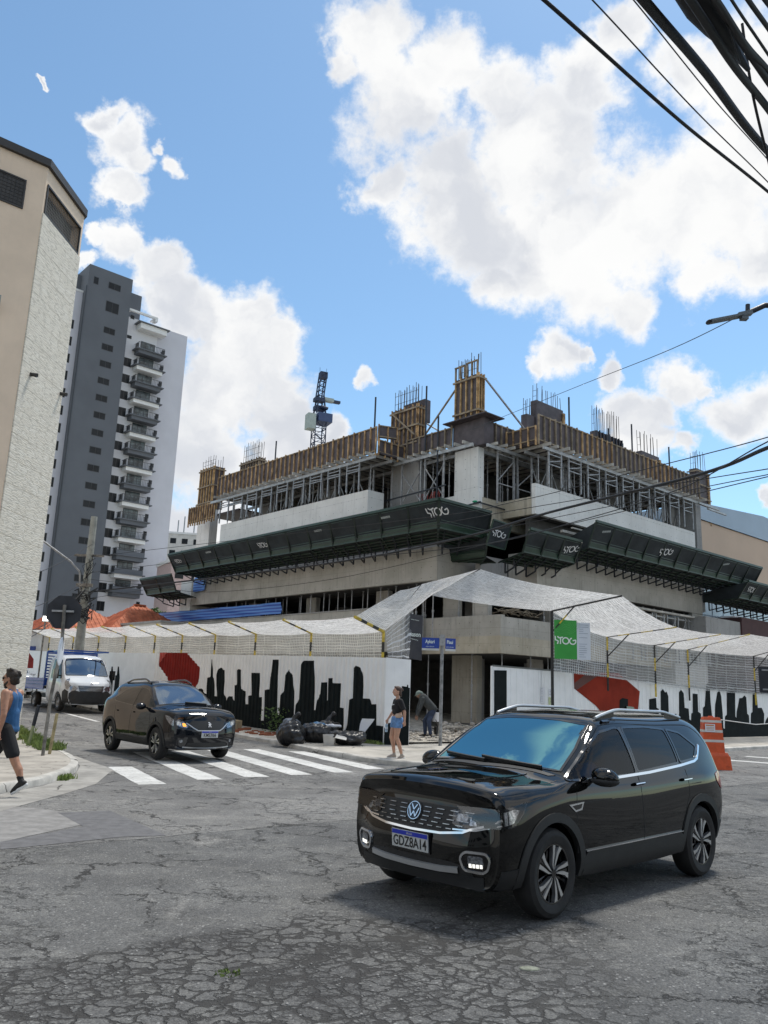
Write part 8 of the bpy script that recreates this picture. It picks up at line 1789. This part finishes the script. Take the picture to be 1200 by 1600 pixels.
wire([(0.2, 3.2, 6.55), (1.0, 4.2, 6.68), (1.78, 5, 6.75), (2.64, 6, 7.05), (3.94, 7.5, 7.40), (6.5, 10, 7.9), (9, 13, 8.2)], .042, 'heaviest black cable bundle in the upper right corner')
wire(ext((2.13, 5, 6.76), (3.44, 6.5, 7.10)), .034, 'thick black cable right of the dark splice box')
wire(ext((2.32, 5, 6.77), (3.2, 6, 7.07)), .026, 'thick black cable nearest the upper right picture corner')
rr = random.Random(6)
for k, w_ in enumerate(('first', 'second', 'third', 'fourth', 'fifth', 'sixth', 'seventh')):
    x0 = 2.30+k*.10; wire([(x0-.5, 4.4, 6.75+k*.05), (x0, 5, 6.80+k*.05), (x0+.95+k*.03, 6.1, 7.04+k*.06), (x0+3.3, 8.6, 7.4+k*.05), (8.4, 12.9, 7.9+k*.12)], rr.choice((.012, .02, .03)), 'black telephone cable in the corner bundle, %s to the right of the splice box' % w_)
wire([(3.0, 6.0, 7.55), (3.15, 6.2, 7.0), (3.42, 6.5, 6.45), (3.6, 6.7, 6.1), (4.2, 7.4, 5.9)], .012, 'slack wire hanging down across the corner bundle')
wire([(2.25, 5.05, 6.95), (2.5, 5.25, 6.82), (2.62, 5.35, 6.62), (2.66, 5.4, 6.60)], .006, 'loose wire end below the splice box')
sp_ = MB(); sp_.tube([(1.85, 4.8, 6.90), (2.05, 5.0, 6.93), (2.28, 5.2, 6.95), (2.50, 5.42, 6.98), (2.72, 5.65, 7.0), (3.0, 5.95, 7.03)], [.02, .09, .13, .11, .06, .02], 10); tag(sp_.build('splice_box', M_cab, smooth=True), 'dark swollen cable splice box at the top right of the picture', 'cable box')
wire([(6.39, 11.0, 5.63), (6.43, 13.0, 5.91), (6.42, 16.0, 6.24), (4.44, 21.0, 6.48), (2.05, 25.0, 6.34), (-2.8, 30.0, 6.1), (-13.71, 38.0, 5.68)], .035, 'thick dark cable sagging across the whole construction building', "overhead wires across the building", 8)
wire([(6.41, 11.0, 5.87), (6.45, 13.0, 6.1), (5.57, 17.0, 6.58), (3.58, 22.0, 6.95), (0.85, 26.0, 7.19), (-13.9, 38.0, 7.35)], .010, 'thin wire above the thick cable, crossing the building', "overhead wires across the building", 8)
wire([(6.35, 11.0, 5.15), (6.41, 13.0, 5.54), (6.42, 16.0, 6.13), (3.58, 22.0, 6.71), (-2.29, 29.0, 6.79), (-13.82, 38.0, 6.59)], .010, 'thin wire running to the left end of the upper canopy', "overhead wires across the building", 8)
wire([(6.34, 11.0, 5.01), (6.4, 13.0, 5.44), (4.88, 20.0, 6.25), (0.05, 27.0, 6.26), (-6.99, 33.0, 5.86), (-13.68, 38.0, 5.38)], .009, 'thin wire just below the thick cable', "overhead wires across the building", 8)
wire([(5.94, 12.0, 7.98), (6.01, 16.0, 9.01), (5.43, 22.0, 10.45), (3.57, 33.0, 12.69)], .008, 'thin wire rising to the street lamp from the central column', "overhead wires across the building", 8)
wire([(6.4, 11.0, 5.73), (6.44, 13.0, 6.02), (6.39, 17.0, 6.18), (5.12, 21.0, 6.25), (3.26, 25.0, 6.29), (-0.87, 29.0, 6.33)], .012, 'second thin wire over the right white parapet', "overhead wires across the building", 8)
wire([(-13.78, 38.0, 6.28), (-10.46, 36.0, 5.85), (-7.37, 35.0, 5.56), (-1.88, 31.0, 5.79), (3.39, 26.0, 6.47), (6.89, 14.0, 5.69)], .010, 'faint wire from the left pole to the pale tower side', "overhead wires across the building", 8)
wire([(-13.82, 38.0, 7.97), (-12.53, 30.0, 5.63), (-11.37, 24.0, 4.5)], .012, 'thin wire leaving the utility pole to the left, first from the top', "wires left of the utility pole", 8)
wire([(-13.78, 38.0, 6.28), (-12.55, 30.0, 4.32), (-11.41, 24.0, 3.45)], .012, 'thin wire leaving the utility pole to the left, second from the top', "wires left of the utility pole", 8)
wire([(-13.81, 38.0, 5.23), (-12.61, 30.0, 3.43), (-11.49, 24.0, 2.7)], .012, 'thin wire leaving the utility pole to the left, third from the top', "wires left of the utility pole", 8)
wire([(-13.81, 38.0, 5.98), (-12.13, 30.0, 3.62), (-10.72, 24.0, 2.54)], .012, 'thin wire leaving the utility pole to the left, fourth from the top', "wires left of the utility pole", 8)

# ---------------------------------------------------------------- background buildings
M_tile = mat('terracotta tiles', (.40, .105, .045), .8, var=.2, scale=2.5, col2=(.48, .15, .07)); M_wh = mat('white house wall', (.62, .60, .56), .85, var=.08, scale=1, streak=.3, streakcol=(.3,.28,.25))
def house(lab, c, rz, w, d, zw, zr, pitch_mat=M_tile):
    h = thing('house', lab, 'house', (c[0], c[1], c[2]), rz); MB().box((-w/2, -d/2, 0), (w/2, d/2, zw)).build('wall', M_wh, h)
    o_ = .4; A, B2, C, D = V_((-w/2-o_, -d/2-o_, zw)), V_((w/2+o_, -d/2-o_, zw)), V_((w/2+o_, d/2+o_, zw)), V_((-w/2-o_, d/2+o_, zw)); r = min(w, d)/2; R0, R1 = V_((-w/2+r if w > d else 0, 0, zr)), V_((w/2-r if w > d else 0, 0, zr))
    m = MB().add([A, B2, C, D, R0, R1], [(0,1,5,4), (1,2,5), (2,3,4,5), (3,0,4), (3,2,1,0)]).build('roof', pitch_mat, h, normals=False)
    b = MB()
    for (p, q_, a, e) in ((A, B2, R0, R1), (B2, C, R1, R1), (D, A, R0, R0)):
        L_ = (q_-p).length; n = int(L_/.28)
        for i in range(n+1):
            t_ = i/n; lo_ = p.lerp(q_, t_); u_t = (q_-p).normalized(); s_ = (lo_-p).length; s2 = L_-s_
            run = min(1, s_/max(.01, (a-p).dot(u_t)) if (a-p).dot(u_t) > .01 else 1, s2/max(.01, (q_-e).dot(u_t)) if (q_-e).dot(u_t) > .01 else 1)
            mid_ = a if e == a else a.lerp(e, min(1, max(0, (s_-(a-p).dot(u_t))/max(.01, L_-(a-p).dot(u_t)-(q_-e).dot(u_t)))))
            base_up = (a-p)-u_t*(a-p).dot(u_t); hi = lo_+base_up*run; b.bar(lo_+V_((0,0,.01)), hi+V_((0,0,.01)), .10, .04)
    b.build('roof_tiles', pitch_mat, m); MB().bar(R0+V_((0,0,.05)), R1+V_((0,0,.05)), .2, .1).build('ridge', pitch_mat, m); return h
house('house with terracotta hip roof behind the utility pole, the left one', (-19.6, 52.5, .4), radians(40), 5.4, 5, 4.1, 6.0)
house('house with terracotta hip roof and ribbed tiles, right of the utility pole', (-15.9, 53.5, .4), radians(41), 5.8, 5, 4.1, 6.1)
o = thing('boundary_wall', 'plain white wall block between the tiled roofs and the blue sheet', 'wall', (-13.5, 48.5, 0), YU); MB().box((-.5, -2, 0), (3.3, 6, 5.0)).build('wall', M_wh, o); MB().box((-.6, -2.1, 5.0), (3.4, 6.1, 5.12)).build('coping', M_c4, o)
o = thing('shed', 'open brown shed roof between the tower foot and the white wall', 'shed', (-20.5, 64, 0), YU); MB().box((0, 0, 6.2), (7, 4, 6.4)).build('roof', M_tim2, o); MB().box((.3, .3, 0), (6.7, 3.8, 6.19)).build('wall', M_wh, o)
# blue fascia of a shop under the far roof
o = thing('shop_front', 'blue and white fascia band under the left terracotta roof', 'building', (-22.3, 49.3, .4), radians(20)); MB().box((0, 0, 0), (4.6, .2, 2.5)).build('wall', M_wh, o); MB().box((0, -.1, 2.5), (4.6, .2, 3.1)).build('fascia', M_cblue, o); MB().box((0, -.12, 2.72), (4.6, -.1, 2.85)).build('band', M_paper, o)
def tree(lab, c, r, h, n, seed, m=M_leaf, leaf=.16):
    t_ = thing('tree', lab, 'tree', c, 0); rr = random.Random(seed)
    tb = MB(); tb.tube([(0,0,0), (.1,0,h*.4), (0,.1,h*.7)], [r*.08, r*.06, r*.04], 8); cl = []
    for k in range(14):
        a = rr.uniform(0, 6.3); q_ = V_((cos(a)*r*rr.uniform(.2,.8), sin(a)*r*rr.uniform(.2,.8), h*.65+rr.uniform(-.3,.6)*r)); cl.append((q_, r*rr.uniform(.25,.45))); tb.tube([(0, .05, h*.55), V_((0,0,h*.6)).lerp(q_, .5), q_], [r*.03, r*.02, r*.008], 5)
    tb.build('trunk', M_tim2, t_); b = MB()
    for _ in range(n):
        q_, cr_ = rr.choice(cl); d = V_((rr.gauss(0,1), rr.gauss(0,1), rr.gauss(0,1))).normalized()*cr_*rr.uniform(.55,1.05); p = q_+d; x = V_((rr.gauss(0,1), rr.gauss(0,1), rr.gauss(0,.6))).normalized(); y = x.cross(V_((rr.gauss(0,1), rr.gauss(0,1), rr.gauss(0,1)))).normalized(); s_ = leaf*rr.uniform(.6,1.3)
        b.add([p-x*s_, p-y*s_*.5, p+x*s_, p+y*s_*.5], [(0,1,2,3)])
    b.build('crown', m, t_, normals=False); return t_
tree('green tree top behind the left end of the construction site', (-16.6, 62, 0), 2.6, 7.6, 5200, 1)
tree('smaller green tree beside it, behind the small far canopy', (-13.4, 60, 0), 2.0, 6.4, 3200, 2)
# distant white blocks
def far_block(lab, c, rz, w, d, h, floors, cols_, m, name='far_building'):
    f = thing(name, lab, 'building', c, rz); MB().box((0, 0, 0), (w, d, h)).build('wall', m, f); MB().box((-.2, -.2, h), (w+.2, d+.2, h+.5)).build('roof_edge', M_white, f)
    for i in range(floors):
        for k in range(cols_): x = w*(k+.25)/cols_; z = h-2.4-i*3; MB().box((x, -.05, z), (x+w/cols_*.5, .1, z+1.3)).build('window', M_glass, f)
    return f
far_block('distant pale building with roof aerials left of the construction site', (-56, 196, 0), radians(10), 14, 12, 37.5, 3, 5, M_wh)
o = MB(); 
for x, h_ in ((-47, 7), (-49.5, 4), (-51, 3)): o.bar((x, 197, 38), (x, 197, 38+h_), .25)
tag(o.build('aerials', M_steel), 'thin aerials on the distant pale building', 'aerial')
far_block('low pink building showing under the far end of the long left canopy', (-31, 118, 0), radians(30), 10, 8, 19, 2, 4, mat('pink wall', (.5,.38,.36), .8))
# right background: tan and pale blue commercial block
o = thing('commercial_building', 'tan and pale blue clad commercial building behind the right end of the site', 'building', (20.5, 51.6, 0), YU)
M_tan2 = mat('tan cladding', (.58, .44, .33), .8, var=.05, scale=.3); M_bg = mat('blue grey cladding', (.34, .43, .52), .5, var=.06, scale=.3); M_curt = mat('pale blue curtain wall', (.40, .50, .56), .25, var=.1, scale=.5)
MB().box((0, 0, 0), (45, 20, 9.1)).build('lower_wall', M_curt, o); MB().box((-.3, -.4, 9.5), (45, 20, 13.2)).build('wall', M_tan2, o); MB().box((-.2, -.1, 9.11), (45, 20, 9.49)).build('dark_gap', M_dark, o)
MB().add([(-.4,-.5,13.21),(45,-.5,13.21),(45,20,13.21),(-.4,20,13.21),(-.4,-.5,14.3),(9,-.5,15.0),(45,-.5,14.2),(45,20,14.2),(-.4,20,14.3)], [(0,1,6,5,4),(1,2,7,6),(2,3,8,7),(3,0,4,8),(4,5,6,7,8)]).build('roof_band', M_bg, o)
b = MB()
for k in range(30): b.box((k*1.5, -.03, .2), (k*1.5+.05, 0, 9.0))
for z in (2.5, 4.8, 7.1): b.box((0, -.035, z), (45, 0, z+.06))
b.build('mullions', mat('mullion', (.25,.30,.34), .5), o); MB().box((2.5, -1.0, 7.0), (4.5, -.05, 7.2)).build('ledge', M_white, o)
o = thing('side_building', 'dark red brown building face beyond the right end of the construction site', 'building', (20.3, 46.6, 0), YU); MB().box((1.2, 0, 0), (10, 3, 6.6)).build('wall', mat('dark red wall', (.075, .035, .035), .8, var=.15), o); MB().box((-3, 0.1, 4.9), (1.19, 3, 6.3)).build('upper_wall', M_c4, o)
o = thing('white_annex', 'pale wall with one small dark window behind the right net posts', 'building', (15.3, 43.6, 0), YU); MB().box((1.0, 0, 0), (4.6, 3, 5.2)).build('wall', M_wh, o); w_ = MB().box((2.6, -.04, 3.75), (3.4, .0, 4.3)).build('window', M_frame, o); MB().box((2.66, -.05, 3.8), (3.34, -.041, 4.25)).build('pane', M_glass, w_)
# street side opposite, behind the photographer (unseen row, added to darken the car reflections)
for k, (x, w, h, m) in enumerate(((-34, 15, 9, M_c4), (-18, 14, 13, M_in), (-3, 12, 8, M_c4), (10, 14, 11, M_in), (25, 16, 9, M_c4))):
    f = thing('reflection_building', ('grey', 'tall dark', 'low grey', 'dark', 'wide grey')[k]+' building added across the street, seen only in reflections', 'building', (x, -20-2*(k % 2), 0), 0)
    MB().box((0, -10, 0), (w, 0, h)).build('wall', m, f)
    for i in range(int(h//3)):
        for j_ in range(int(w//3)): MB().box((j_*3+.8, -.02, i*3+1), (j_*3+2.2, .03, i*3+2.3)).build('window', M_glass, f)
